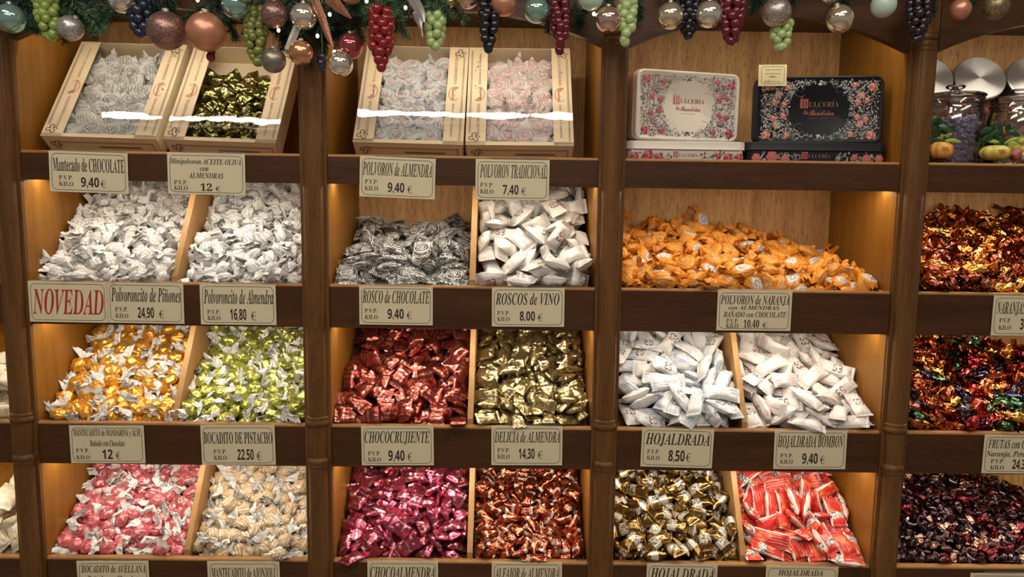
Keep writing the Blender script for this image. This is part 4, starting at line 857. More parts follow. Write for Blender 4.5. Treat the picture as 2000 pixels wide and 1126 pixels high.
'B3L': (243,110,-7,23,20,-63,433,144,19,1,31,-95,547,88,-21,31,0,-1,104,186,54,0,-100,-9,247,244,89,-4,-95,-30,444,242,90,-94,-12,-4,574,244,97,-4,-32,95,77,345,158,-28,91,29,
368,309,140,31,9,-18,69,445,228,30,8,-27,410,384,191,17,26,-80,101,536,292,30,-6,14,550,512,287,-6,95,31,92,623,353,-81,50,15,403,642,376,31,-1,-2,568,644,383,21,-23,68,
67,116,39,-95,9,3,184,99,16,-39,84,29,344,95,-18,9,-21,96,535,169,38,-63,71,23,64,254,101,48,0,-3,255,184,69,-11,87,40,364,237,106,-85,30,-13,512,173,81,36,4,-76,
131,311,153,50,-12,47,224,280,147,-5,-42,89,349,231,145,-3,-30,84,523,264,145,-12,93,33,169,437,229,13,31,-70,384,463,260,-58,70,2,587,404,252,25,25,-53,152,513,320,34,-19,49,
424,535,343,30,1,-2,571,562,333,-100,-2,-2,519,603,376,-90,17,-24,63,150,90,-95,-5,7,233,85,39,-53,-65,-28,438,86,8,-17,87,46,594,19,16,0,0,-68,153,222,101,-57,81,-5,
213,190,98,30,7,-87,341,190,85,38,35,85,485,277,205,-94,17,24,56,322,190,-75,51,6,273,324,186,10,-22,94,403,320,191,-84,-20,11,575,343,188,-97,9,22,82,412,246,-77,-56,-19,
232,403,260,31,-13,93,368,396,230,36,-34,-4,600,381,276,21,29,-64,55,536,327,17,2,-85,272,503,294,33,-8,89,545,483,309,2,31,-95,41,604,372,-87,12,-40,219,585,398,-77,-23,26,
36,71,10,-45,54,47,284,108,36,52,48,52,443,91,27,28,-1,13,588,113,37,51,-82,-6,91,227,126,-45,78,38,196,151,118,35,8,-26,365,129,38,-29,-23,90,586,216,135,10,44,-58,
198,303,204,4,-30,86,279,317,220,-81,53,16,415,282,190,7,-84,-50,565,302,216,22,-37,86,112,443,296,-14,-99,1,263,416,289,-49,-80,0,339,360,234,-17,-18,92,562,367,301,51,76,41,
214,482,339,38,39,-72,260,536,349,0,7,-11,389,459,310,-69,-64,-31,508,508,353,83,54,13,380,585,387,-77,2,-7,65,60,29,34,6,9,333,84,53,4,-43,56,335,98,43,55,66,50,
579,146,77,-90,-34,27,115,161,138,-81,50,-13,192,226,156,29,87,34,406,162,97,12,-78,-45,472,170,95,-45,76,-9,41,272,186,60,-1,-58,219,321,255,29,3,-44,423,241,166,-29,-44,-61,
599,238,209,-17,54,-61,121,331,245,-29,-63,72,345,396,295,-4,91,-3,453,441,254,-72,-67,-16,508,398,238,-88,25,-33,93,503,351,-81,53,20,332,462,329,-91,-9,-28,447,445,308,-59,-62,25,
585,468,352,-87,-24,30,288,575,402,-84,40,33,95,93,88,25,16,-26,164,54,33,-22,-53,81,487,67,38,-67,-66,-22,528,105,36,44,60,58,30,221,160,13,-58,40,291,240,186,51,-15,49,
433,167,132,70,-56,-41),
'B3R': (366,128,12,27,-24,61,489,118,-1,-36,88,29,40,240,89,24,20,-60,212,229,81,31,2,-6,327,214,70,28,14,-43,429,141,30,-63,75,11,77,314,144,14,-28,84,346,296,130,5,31,-94,
459,295,149,98,13,2,167,364,180,25,-18,55,394,368,183,-14,-94,-31,493,352,184,-27,95,17,69,480,265,29,11,-33,344,445,239,29,11,-33,61,556,329,-94,6,12,231,537,306,-94,16,5,
493,564,327,-92,-25,-8,90,86,4,-10,34,-93,201,134,51,-60,-78,-16,304,97,7,-3,4,-59,453,60,17,-9,17,-96,115,190,53,-73,60,20,218,204,110,-66,72,17,357,204,100,2,-97,-19,
61,286,165,24,86,44,197,278,161,-16,-95,-27,346,278,159,-77,55,18,495,272,113,-95,-4,-1,62,337,203,14,20,-13,248,368,199,-53,-64,-56,318,383,211,-85,-26,-26,30,428,252,-60,70,9,
233,485,270,36,4,-14,380,462,270,-45,-87,6,444,459,267,-63,55,10,251,572,359,9,22,-71,326,508,321,2,88,48,438,591,358,-10,-38,40,155,641,389,-51,-78,-29,153,98,28,-62,-76,-2,
255,96,19,56,-20,-65,302,136,41,-62,-78,4,521,115,47,-63,-70,-34,53,181,79,34,39,-58,276,196,97,-71,-53,-46,417,204,110,49,14,70,499,190,94,1,-93,-37,207,302,200,-5,2,-89,
391,290,185,-15,30,-81,496,246,143,-26,80,54,107,372,228,9,-29,93,188,371,238,58,-61,-54,370,352,229,-11,51,-80,463,361,232,-10,-97,-16,90,470,305,36,27,63,224,464,297,-76,-54,-22,
315,450,292,-78,34,1,508,446,269,36,-24,90,147,556,328,-69,-52,0,255,531,376,16,-18,91,502,533,346,16,-27,82,61,107,44,-6,99,-10,215,33,26,-75,64,12,366,66,24,10,-5,67,
495,87,68,-22,3,97,110,173,89,34,-9,69,169,205,118,79,31,53,365,160,108,43,-43,62,458,151,106,58,21,-52,60,261,191,-88,18,-9,170,256,225,27,-15,-3,285,277,151,-13,-61,50,
460,245,180,-7,-16,29,126,397,267,-12,8,-94,233,358,251,19,23,-78,306,374,263,43,21,-87,460,308,229,69,-20,42,44,474,327,2,93,0,270,425,261,52,-44,64,404,437,294,92,-32,-21,
540,394,250,70,-10,-70,57,537,368,23,-1,96,267,508,401,16,18,-47,373,535,373,-92,-11,12,467,507,368,2,32,-95,68,42,29,-8,34,-92,158,110,81,29,22,83,350,118,81,65,-12,-24,
425,97,70,11,-23,-50,56,148,111,-84,10,-14,152,172,138,49,74,45,467,95,110,22,96,-17,512,169,123,28,21,-53,55,221,161,76,-13,-15,242,206,149,-53,80,28,238,89,71,-88,45,15,
494,271,222,97,19,-2,101,310,216,-95,14,24,139,337,264,0,48,-61,411,468,331,-57,-79,14,496,361,278,7,-10,-24,47,365,275,-29,-39,86,139,464,309,35,12,88,325,451,341,-62,74,23,
466,423,326,51,-74,-45,121,527,389,61,-6,69,171,501,334,-59,-70,17,527,447,316,-59,-42,37,70,101,80,-3,9,98),
'B4L': (88,104,-18,-83,-47,-15,175,141,16,22,-22,67,469,161,31,11,29,-89,552,103,-14,14,-28,85,296,252,96,-89,-34,-11,484,252,98,13,28,-87,77,303,132,-3,-95,-31,348,303,142,-96,24,16,
440,337,159,15,-27,83,551,323,150,-82,48,15,60,435,226,0,95,31,445,416,216,-13,-94,-31,585,441,236,-81,-49,-17,74,534,297,-74,-60,-19,58,105,16,20,-21,-30,162,57,5,-15,49,81,
269,91,-12,-74,-43,-1,459,85,-25,10,95,30,578,122,28,11,19,11,74,199,99,3,-30,95,220,128,24,57,22,67,291,199,99,29,-20,60,478,270,148,6,-13,23,564,235,115,-27,96,-1,
232,377,237,11,-32,15,411,299,176,25,-3,8,607,333,174,32,2,71,47,420,257,-78,55,17,182,481,278,-6,-81,56,279,405,238,-71,62,-12,427,422,263,27,16,-49,507,392,234,3,48,-26,
306,477,297,-7,54,-84,355,682,428,-13,-88,-41,102,145,51,-88,-13,37,251,124,67,-18,-71,-1,312,84,-5,-24,47,-85,414,73,11,17,-24,-22,613,151,86,65,47,56,33,162,76,49,-57,39,
208,227,120,-17,-91,-35,354,186,78,22,4,73,402,225,96,-32,-62,33,580,233,158,18,9,-45,98,330,193,19,25,-54,195,303,175,29,11,-36,307,266,160,13,90,41,485,314,207,-41,-52,49,
554,323,202,15,-21,28,119,419,255,23,-2,71,202,401,269,23,-24,-22,350,415,258,-37,-86,-30,413,375,284,33,11,9,565,420,265,-75,-57,-16,30,93,39,-4,-39,59,156,123,45,21,-22,67,
332,110,40,-8,-97,-21,418,119,55,-54,83,-8,564,138,80,16,-11,-58,63,250,121,-38,13,4,195,186,94,76,-11,-10,345,166,128,-10,92,-36,422,166,105,41,34,41,519,223,167,-73,-29,-61,
35,313,194,-65,61,27,195,272,194,-56,77,25,294,316,207,5,97,24,442,329,237,31,2,-95,558,295,230,13,-34,84,42,434,333,-49,-64,-42,258,434,306,41,1,-16,340,375,270,-62,-70,-24,
574,383,278,25,21,-53,191,430,323,7,-39,33,87,-5,16,44,-90,0,162,96,67,-33,89,29,348,54,43,24,64,-69,484,80,50,89,-3,-42,505,117,75,7,14,80,126,225,153,6,4,88,
247,188,146,-1,12,-71,300,110,114,29,-53,78,464,199,135,18,50,-19,552,146,115,2,99,5,73,274,200,-83,-48,-16,175,274,235,26,-16,-9,228,332,257,-71,1,-12,366,285,213,-66,-66,-4,
555,246,229,57,-2,-37,61,369,272,-76,32,-2,135,383,274,-40,-89,-9,338,350,303,36,-17,-3,476,368,306,27,-83,-48,565,364,308,30,-13,48,410,497,336,30,18,-85,29,649,456,-25,-24,66,
210,688,476,79,-11,14),
'B4R': (28,125,3,-69,65,21,489,119,-2,30,-8,26,143,221,73,-79,53,17,494,220,78,-78,-13,1,24,295,127,22,22,-67,207,328,151,-61,-73,-24,282,253,105,-55,2,-1,378,294,127,31,-6,19,
76,379,194,1,55,-78,155,400,204,22,-22,68,273,397,202,13,28,-87,374,337,158,31,-3,10,499,424,221,12,-29,88,92,471,256,31,2,-6,156,457,266,42,13,43,398,456,251,-75,29,-1,
484,489,269,3,31,-95,24,532,307,-67,69,23,63,89,-4,-87,28,40,193,87,13,43,71,56,270,101,-5,85,-15,-27,423,132,8,14,28,-86,478,60,-39,-78,-2,0,57,213,105,27,-15,46,
204,204,75,24,-33,89,316,191,81,-51,-77,-33,356,230,100,40,15,-83,520,172,58,80,13,46,61,279,139,-90,-1,29,167,297,133,-60,-70,-38,288,298,148,62,-8,45,404,272,148,-49,-80,-28,
525,294,143,-8,28,-55,101,349,202,37,25,-30,191,367,208,56,20,35,296,363,186,-18,-30,27,390,389,202,-86,-29,-9,490,369,185,-15,-88,-46,44,437,250,-64,50,13,167,391,235,1,33,-86,
447,450,278,-4,-37,85,101,670,443,-90,-29,-13,71,140,31,-81,35,31,145,66,-5,42,35,-84,287,122,19,61,-15,-29,386,80,-16,44,25,-56,465,110,38,31,26,88,51,210,140,-44,-84,-28,
106,165,48,-80,38,30,207,136,73,10,1,-88,388,154,56,7,-40,77,471,152,66,57,-33,-38,99,294,157,86,-42,-28,178,271,164,66,-16,-18,345,301,189,15,-22,-91,340,264,156,75,-24,13,
501,261,176,39,-90,-18,55,330,212,69,-15,-15,223,318,183,9,40,-22,309,393,236,-14,94,31,411,359,211,36,21,-36,463,287,145,-79,59,-7,97,491,289,-3,5,19,193,435,286,60,14,4,
297,435,257,-22,42,-88,403,421,255,-80,-3,-25,209,680,460,29,46,-74,89,59,14,85,45,6,176,92,40,-41,84,28,265,92,40,45,-6,51,381,120,64,-1,-41,85,538,104,31,58,48,52,
52,145,110,-95,12,-30,207,147,105,-5,-8,89,281,171,80,-4,-56,66,394,184,112,9,-81,49,465,218,118,78,9,18,101,273,187,-24,92,26,182,238,134,-22,-64,-72,269,252,152,-84,11,-14,
370,221,155,50,16,-17,502,314,193,-42,-22,17,125,382,258,-21,-1,95,228,323,237,49,-9,84,239,376,245,29,-37,53,358,363,251,-27,87,23,493,366,223,3,26,-94,57,402,260,-82,-37,-7,
169,470,304,7,-99,-13,291,476,292,10,-61,78,379,431,288,-5,-21,14,517,444,273,14,47,-18,430,464,339,15,-87,37,105,80,45,-7,-99,9,236,37,31,96,3,21,306,101,35,16,-27,47,
354,97,40,-45,81,18,515,74,54,-52,75,-15,97,127,55,16,-44,88,138,182,84,-78,43,-6,241,108,69,-28,-38,36,405,130,96,14,-98,-6,515,201,116,-52,-51,-2,96,222,166,-62,18,17,
185,202,134,-5,-86,51,282,308,202,-82,-52,-21,432,268,170,-58,-74,9,499,303,231,36,90,23,51,348,260,-81,-46,3,181,347,251,75,32,29,294,180,120,-33,-88,7,425,346,249,-55,66,-11,
464,370,258,63,69,-34,61,436,309,13,4,-97,292,365,260,10,-14,61,350,448,316,-72,-12,-18,513,415,300,19,54,-65,493,692,465,-13,-76,-61,33,55,29,1,78,30,119,82,45,46,-11,43,
302,4,17,2,7,-100,413,65,40,-56,-56,-42,459,95,39,25,25,-65,96,122,93,20,11,30),
'C2': (174,146,7,64,-77,-2,246,146,7,-3,-8,82,343,128,4,9,-38,90,516,84,-18,38,7,-5,637,134,-8,-86,-43,4,972,162,-11,-77,61,-5,539,184,33,-5,-32,86,200,298,86,-18,-35,92,
396,343,112,36,-6,-18,180,406,126,-64,70,-12,74,554,162,-89,23,-15,224,543,205,64,-14,-22,331,530,205,14,-9,97,85,670,204,36,-4,-92,177,672,239,-17,95,3,438,633,256,-88,-28,-9,
594,643,227,-78,-48,4,1184,680,109,33,33,-85,73,125,-7,-93,28,-13,201,126,47,1,2,91,380,91,-20,96,-11,3,516,74,26,-9,-91,-38,635,64,16,33,-49,80,872,101,-17,63,-3,6,
1087,84,-29,-79,9,-12,1144,125,-8,28,-21,55,267,187,45,-14,-74,66,382,157,54,29,5,25,828,256,76,-64,-64,-43,235,250,115,9,24,-94,513,333,151,-32,86,-2,722,377,99,-49,-75,6,
375,412,185,-24,-8,-45,244,421,154,29,6,47,503,400,150,-44,14,-13,765,462,109,-95,6,27,939,471,105,-74,6,-3,84,495,168,39,-11,5,250,484,199,-23,64,69,416,547,218,-96,-5,13,
523,501,194,-7,15,-5,883,513,130,6,-80,-59,104,627,235,-60,-71,-12,387,661,276,-63,-40,4,530,683,300,39,-43,70,1033,630,126,31,51,18,53,128,46,42,-17,-89,123,138,58,-89,-38,-23,
422,24,24,88,47,-5,673,136,42,53,-3,-9,928,77,-23,83,0,16,1019,147,16,21,5,78,1168,80,4,-87,2,37,64,183,23,-91,40,9,351,248,92,-80,27,-23,434,219,97,-47,-84,-25,
1094,212,40,7,96,26,1215,204,28,26,4,67,104,352,101,46,-84,-26,114,237,93,38,-1,-46,466,275,140,-77,59,25,591,342,157,-80,50,24,712,318,110,8,-26,87,899,271,88,76,-14,-23,
985,314,58,-82,-7,11,1167,316,45,-95,-21,-9,184,433,188,28,90,31,490,442,195,91,-27,-24,625,445,159,60,-58,-46,770,376,117,-27,14,-87,889,442,126,-89,9,-21,1060,418,91,-1,45,-88,
1135,501,90,54,17,-40,61,456,197,27,-7,-91,153,534,224,-26,-96,0,403,498,246,-13,12,10,622,557,216,58,-77,-4,728,504,173,4,19,-97,896,559,157,-28,-45,-83,1160,550,96,46,-7,-49,
264,599,244,-7,22,-94,452,576,258,88,-7,5,531,616,246,-3,-20,29,723,594,217,-86,35,36,1008,680,148,87,19,-42,28,112,37,60,60,49,202,45,28,-50,11,-1,354,113,28,-82,-33,4,
585,114,44,18,-1,-9,773,101,11,-54,69,43,922,153,27,-78,-54,20,1075,132,22,27,4,39,1216,138,30,2,32,-55,259,137,57,-55,29,-16,244,189,100,94,31,-16,467,172,122,-62,-75,-22,
527,174,79,-7,97,-4,637,202,78,-41,-29,24,882,192,55,-3,10,-94,1057,210,79,-95,-1,-20,1155,260,53,-15,93,32,329,318,113,-96,25,-11,286,389,145,45,-39,-78,321,344,162,-97,7,14,
614,252,101,6,-1,-100,761,257,116,-97,15,7,854,334,120,94,-9,-29,960,354,96,12,-97,-9,30,301,140,-51,50,-29,148,332,128,-24,61,-44,410,441,217,7,-4,96,591,421,199,22,92,29,
765,447,165,-24,66,-59,825,432,132,63,61,46,959,416,105,-15,98,-12,1179,448,102,48,31,63,58,520,218,-79,-27,29,104,368,157,1,-24,-88,487,526,253,-11,-17,-98,585,483,216,98,-8,-15,
689,527,207,-11,-10,9,962,543,159,82,-50,-25,1055,510,147,-94,26,21,1216,575,83,48,-75,19,54,677,278,12,-42,-7,259,631,289,42,-91,0,300,553,256,-8,-24,-86,670,665,221,51,38,5,
760,629,249,-65,-72,6,822,647,227,-34,-93,11,970,621,161,56,23,-57,913,609,151,84,22,-39,219,85,31,-1,-61,76,360,69,36,-16,90,-32,441,134,71,17,-26,83,585,80,79,11,17,-98,
710,97,21,-50,-55,-66,838,123,31,23,24,-83,968,126,46,-53,-39,16,1191,106,35,26,-1,74,73,195,76,-25,-90,-31,335,189,99,-80,49,-13,405,335,172,-30,69,-61,532,233,118,-51,85,-2,
726,161,79,100,3,-5,858,206,103,5,-14,58,991,208,91,94,12,30),
'C3L': (75,133,22,7,12,-65,184,141,28,-95,-8,5,390,140,18,16,-24,82,536,154,26,-75,-59,-18,252,223,126,40,-90,-17,230,234,85,-28,-91,-29,378,224,84,2,6,100,109,386,194,19,23,-74,
215,380,188,-46,-84,-25,215,520,343,-55,-72,-42,247,612,353,-81,-44,-7,168,77,6,-26,28,-92,289,120,30,-93,11,25,410,125,42,14,23,-62,537,124,41,29,-5,47,82,280,122,1,-24,97,
237,287,161,-98,-14,-12,361,220,130,4,13,73,551,265,148,47,79,31,103,353,224,9,95,29,240,367,226,5,26,-79,399,342,183,-58,62,50,521,353,218,8,98,19,70,485,276,68,-49,-53,
167,469,273,-71,25,-11,572,601,370,-58,-69,-14,299,105,75,2,16,-86,321,90,38,-16,-22,38,423,139,110,-72,-65,-11,480,115,57,20,-23,-77,86,268,162,-16,96,24,239,234,183,-88,4,11,
405,261,157,98,11,-13,490,198,118,37,-13,-84,171,408,268,-7,-21,95,199,286,218,3,86,51,322,361,204,49,25,-61,498,349,258,19,-6,-7,24,467,282,62,43,56,288,483,305,67,67,32,
519,516,330,-7,-88,-46,110,610,379,-57,-65,-27,151,547,380,-83,-15,-53,263,142,109,-90,-39,-17,369,64,43,-46,83,32,455,73,72,56,48,67,557,100,90,24,-16,77,75,209,145,-54,14,38,
151,147,91,-21,29,88,437,274,190,-14,-2,-98,543,195,181,-44,86,9,394,291,246,-59,1,26,318,320,220,-37,-77,-50,374,385,277,58,75,33,413,366,312,-92,33,16,214,435,317,2,-22,97,
316,492,355,17,28,-9,430,450,285,-11,40,1,548,447,299,36,-34,57,40,581,367,-50,-64,-40,516,589,406,22,52,-61,502,55,97,1,10,-39,315,107,131,35,-13,84,382,54,115,-83,-51,-23,
521,101,152,-2,-90,-43,112,178,113,-22,-21,-3,271,188,178,8,-82,-57,480,204,194,78,42,40,537,280,242,64,4,-77,59,369,273,11,-13,53,271,259,241,29,-46,84,467,259,251,-36,81,-18,
540,392,330,29,4,-88,48,502,373,82,38,39,338,439,352,48,-11,44,431,501,361,50,18,75,491,477,360,-53,68,5,109,559,398,-31,79,-6),
'C3R': (75,123,10,-69,66,23,232,96,-2,25,49,83,377,114,-4,-89,-35,-9,482,137,24,-86,35,22,170,216,72,28,-7,29,412,245,86,44,0,-53,478,252,80,20,16,-51,99,389,195,15,-26,86,
132,638,360,28,-11,53,224,602,331,49,5,6,414,642,323,-67,68,24,34,116,41,9,-24,67,243,137,41,-9,-16,88,374,90,34,-3,-22,97,577,128,12,2,-3,71,67,264,116,9,24,-38,
178,244,130,-94,31,-6,370,186,67,32,34,-78,538,267,106,28,-31,88,214,334,191,-69,-49,8,380,360,201,22,-22,78,509,336,144,2,-44,-90,50,520,315,15,2,-60,420,482,254,15,-8,29,
550,431,212,-27,42,-83,438,649,382,-63,-68,-21,529,585,286,-75,21,2,209,145,86,-15,-41,89,276,19,26,-98,18,6,351,129,74,12,98,-18,555,167,73,15,14,-60,82,259,155,-83,-50,7,
164,222,173,2,38,-82,330,244,121,50,-12,61,298,182,123,-5,-89,-44,117,377,238,-86,41,13,291,349,210,-82,47,32,340,332,231,21,20,-53,415,384,249,27,37,18,140,443,292,38,30,-6,
221,519,330,-86,25,-15,370,525,306,-56,82,5,541,464,258,80,37,7,34,570,382,-70,-66,-26,356,616,356,38,36,-83,576,632,343,-70,-69,-4,92,114,73,-20,-81,20,308,107,126,-38,-90,-7,
411,145,112,17,-95,24,500,58,25,21,93,24,93,239,191,-11,24,-89,229,210,193,-84,-16,16,406,223,149,72,-68,-13,470,284,185,-94,23,6,204,354,252,21,-1,-77,255,293,203,-75,-42,-48,
461,381,260,79,-41,-46,555,363,223,-75,-54,-6,128,488,332,76,43,-35,248,440,296,-15,-76,55,331,450,318,-66,-70,-27,489,541,297,-97,17,16,318,626,389,78,47,40,511,630,370,-35,-31,46,
141,121,90,-65,51,-28,178,87,44,31,-5,-95,461,84,69,-87,-49,-3,558,113,94,15,-14,71,35,370,220,-66,-45,-61,363,90,46,8,23,-23,508,208,141,25,59,-73,584,262,144,-13,47,-53,
105,359,279,-94,21,9,170,271,253,-92,-16,-20,385,253,206,-89,-27,-15,524,295,230,44,6,-18,126,516,383,13,-69,69,229,398,327,-53,36,-14,429,501,326,31,22,-63,535,522,323,16,-12,98),
'C4L': (53,104,-14,23,20,-62,218,111,-3,23,-20,63,316,130,9,3,30,-95,587,107,-15,24,17,-55,104,162,67,17,52,79,176,206,74,78,-13,-33,560,236,86,-23,-85,-48,30,300,132,-70,64,21,
210,294,126,28,12,-39,540,315,135,29,-8,27,66,375,197,-96,-27,-9,178,386,190,14,27,-83,337,370,176,27,-12,40,418,358,185,-10,-91,-32,160,457,241,15,26,-82,294,421,219,-4,100,-6,
491,482,252,-87,42,16,339,560,313,6,-40,73,51,73,26,30,36,86,146,140,17,12,28,-86,286,114,44,-94,-21,-6,441,148,28,28,-75,-60,600,106,29,-66,69,26,25,172,72,70,-54,-46,
164,175,115,60,-29,23,318,180,68,26,25,16,386,200,73,-59,-67,14,580,180,77,32,36,-78,198,239,97,79,-18,-38,330,297,161,20,4,29,466,297,161,60,14,68,570,272,129,40,27,-6,
214,345,194,28,31,-36,278,490,274,-94,-15,12,282,371,204,56,-23,13,449,401,222,19,-26,-11,511,329,200,69,41,55,128,440,268,-39,87,0,330,460,249,93,5,6,429,469,264,37,37,-60,
584,452,273,20,-22,72,131,98,34,-22,-33,50,160,89,-7,32,31,-81,433,65,-10,39,-36,17,498,101,27,12,-28,88,56,209,125,-50,26,-14,223,148,85,-46,74,40,355,170,99,-65,70,-4,
454,192,112,-96,14,-5,523,170,76,-58,72,-6,181,292,176,26,5,90,362,251,161,72,-24,62,417,269,156,-74,65,17,597,298,173,44,37,73,72,391,245,48,-22,-32,196,420,250,-4,11,37,
315,314,200,-18,-17,-10,416,319,216,-83,-44,11,575,376,208,-30,31,2,104,427,304,-96,-17,-21,405,420,258,-12,88,46,520,474,312,-79,-40,-35,553,432,295,44,14,-83,310,685,422,-18,83,37,
97,80,76,11,24,-90,296,36,58,59,80,7,363,107,36,29,-1,90,544,91,75,22,-26,85,102,219,136,70,-44,-5,136,230,166,74,33,-51,330,145,127,21,-8,-25,410,142,93,46,18,-62,
562,151,105,-35,-89,-16,85,292,198,32,3,83,159,332,236,-74,27,-30,267,226,124,9,-16,98,476,260,199,19,-16,5,574,268,209,27,-2,-94,26,394,267,52,8,-70,236,377,263,58,18,10,
376,364,252,-21,84,49,500,384,278,17,4,-57,463,331,254,61,61,50,43,341,279,42,13,89,193,435,318,-13,48,-4,347,488,309,-82,26,1,409,441,322,-52,-41,17,591,352,250,58,27,42,
220,682,459,-99,0,1,310,642,437,40,-32,8,404,666,498,50,-2,44,500,682,471,0,99,-9,228,89,70,-93,-23,-18,206,36,22,-23,-2,14,411,72,50,-10,33,-34,466,109,88,22,-24,71,
84,141,116,30,-24,-2,278,217,160,8,-98,-17,391,170,160,-82,54,-14,466,216,158,20,-70,-60,609,144,133,52,-33,-63,50,248,190,-68,45,-9,234,296,206,-56,-77,-21),
'C4R': (199,104,-8,-96,3,3,289,142,32,-73,-67,-12,488,125,1,-64,71,25,88,252,98,-92,26,11,201,243,86,-49,-82,-23,302,276,101,-64,72,23,70,375,185,28,-11,45,349,380,169,12,-35,82,
72,514,282,26,15,-34,405,532,253,-94,20,12,35,91,14,0,-1,-71,194,146,42,-93,36,0,414,111,-2,-6,51,-65,88,263,153,-25,29,-62,179,209,119,-80,-20,4,450,198,67,78,-62,-7,
555,259,94,-18,44,-53,176,346,180,-73,-40,-17,262,359,176,32,-29,49,380,451,212,-71,58,4,551,371,174,2,33,-63,229,453,271,37,-7,42,330,540,320,22,-34,85,497,451,226,-8,90,27,
65,160,47,28,10,91,119,94,33,12,-18,97,350,116,32,-69,-70,-14,551,104,50,37,-9,70,66,174,92,-30,0,-95,237,187,133,19,-81,-40,394,233,97,-92,28,-21,493,221,106,52,77,36,
118,366,214,52,-1,52,233,308,174,-60,-55,-49,334,349,189,27,-26,53,503,334,181,45,-7,-76,160,496,292,-17,-45,57,322,458,272,-76,48,39,514,517,283,2,97,20,240,157,81,-100,3,2,
332,145,91,-88,-41,22,418,122,75,43,-3,-62,492,91,72,-61,-76,-22,144,114,78,-82,15,-3,299,216,142,12,-92,-13,425,258,138,80,-54,13,511,238,171,19,24,-65,33,385,221,-6,-22,67,
146,303,189,-63,58,39,315,316,208,12,-35,82,476,392,225,-8,-38,-4,51,501,324,-75,-56,-22,271,396,264,-10,88,47,397,453,278,39,-23,-78,469,477,300,-50,63,8,373,211,132,44,-29,-60,
260,114,44,-80,50,29,381,88,69,74,-36,-49,479,18,18,0,0,99,355,230,197,-22,74,-34,297,238,223,78,-31,-54,425,303,187,-48,-32,-76,564,270,171,-33,-63,33,193,271,188,-66,45,56,
263,273,185,-45,-68,-30,402,356,229,-43,-62,-25,476,328,235,-59,-20,-24,103,428,285,20,15,-94,215,471,322,73,64,22,440,428,256,-64,23,-54),
'D2': (69,148,5,55,83,6,199,149,8,-68,-73,-4,304,151,10,-85,31,8,927,121,-10,67,9,47,157,195,31,-91,-7,-8,323,685,288,-69,2,-8,438,647,275,-97,-23,-10,523,649,283,-16,92,-33,
106,141,7,-29,-79,30,245,145,16,93,-24,-29,341,147,21,-76,-64,-4,748,148,12,-20,28,-77,807,121,18,-10,-14,47,209,233,78,-4,-19,69,299,221,97,20,-39,73,843,225,88,-35,-91,-16,
461,251,106,65,14,42,163,321,140,8,33,-81,599,345,123,-28,-89,31,245,435,201,-93,-32,2,552,454,205,-46,74,-40,957,361,145,-40,-75,15,452,568,243,-31,-88,5,522,508,208,-5,36,-89,
307,638,276,33,-26,30,455,687,311,5,98,17,602,598,281,-24,-31,91,720,634,321,44,74,46,833,604,312,21,-9,39,283,143,23,-76,-64,-10,219,116,48,-38,80,-25,326,108,61,19,-96,-20,
428,130,45,22,-95,-23,525,119,-3,-9,-7,99,640,140,27,35,40,69,781,130,48,-87,-6,1,148,255,89,13,76,-60,252,231,92,32,-8,-76,329,155,63,-3,25,-94,465,192,84,49,-81,-30,
692,185,59,-34,-92,-12,756,208,85,0,-70,70,958,259,83,59,-15,-64,226,313,134,54,19,72,360,268,109,-61,52,58,546,294,138,60,30,58,652,284,140,22,-6,-77,727,273,132,-92,-33,1,
836,290,129,50,71,49,528,475,237,-22,93,-28,639,370,176,-84,-26,5,769,422,219,4,-60,68,448,486,240,-44,84,8,528,575,278,-80,-37,-4,794,495,258,-69,-39,-7,849,557,292,-17,96,-18,
349,609,275,17,47,-64,447,634,320,8,-26,55,660,646,317,-81,32,-19,771,622,313,8,-12,-62,897,618,332,-12,45,-82,25,150,5,64,76,6,154,130,4,-69,-55,-47,334,35,38,73,29,17,
459,101,-8,41,-21,39,584,136,27,50,-60,-56,688,138,25,-65,58,-23,851,125,22,11,-5,55,53,254,75,-39,-70,50,150,202,90,-77,37,-8,343,212,111,24,-2,87,398,198,107,19,15,-62,
575,180,65,-77,-45,5,677,196,114,32,-32,-89,830,166,71,3,89,46,931,219,80,-73,50,-22,272,299,153,-84,19,18,414,313,174,-24,-55,79,477,293,155,-97,-22,-11,522,347,183,-32,-30,0,
612,304,161,-68,58,42,649,291,184,49,-30,-63,290,382,185,-52,-80,-12,697,414,238,-70,54,46,818,427,233,95,-22,-18,904,432,226,0,-49,69,289,493,237,99,10,-2,408,515,250,-42,6,91,
544,525,255,-17,95,23,687,514,257,16,-34,64,843,446,261,-39,-87,-26,928,522,270,48,28,-41,259,583,263,22,2,-95,402,677,343,17,96,-12,518,656,336,-91,26,25,655,602,334,21,90,38,
833,668,343,19,-98,1,959,627,341,55,20,69,95,93,38,5,-11,80,170,146,30,1,-20,58,442,66,17,-73,-8,3,539,96,38,-35,69,63,622,121,53,-46,-62,22,828,77,59,2,55,-83,
907,139,24,8,-12,65,58,226,132,-2,-91,0,192,212,113,-96,24,10,346,134,99,85,4,14,448,93,40,-51,-29,2,572,212,117,-50,81,1,602,173,100,-2,9,-86,808,215,124,-36,91,13,
847,118,72,-12,28,-95,499,165,94,89,33,28,336,346,205,21,-10,-97,334,298,160,-69,-72,-11,414,253,177,30,-20,31,518,267,158,25,21,-86,729,310,164,58,14,30,820,275,165,-31,-30,-8,
846,346,176,-38,-84,-36,404,421,212,54,-30,-21,167,423,224,-1,99,-9,314,419,223,22,-9,88,388,379,196,39,79,38,548,400,236,16,42,89,652,415,226,-49,-76,26,778,352,208,-38,-19,-10,
958,419,221,-51,67,-22,176,491,260,10,0,-14,312,516,269,12,40,90,507,600,306,-46,9,88,601,482,260,-61,76,21,658,477,261,-46,51,-9,741,497,277,-74,42,-26,940,467,271,59,24,48,
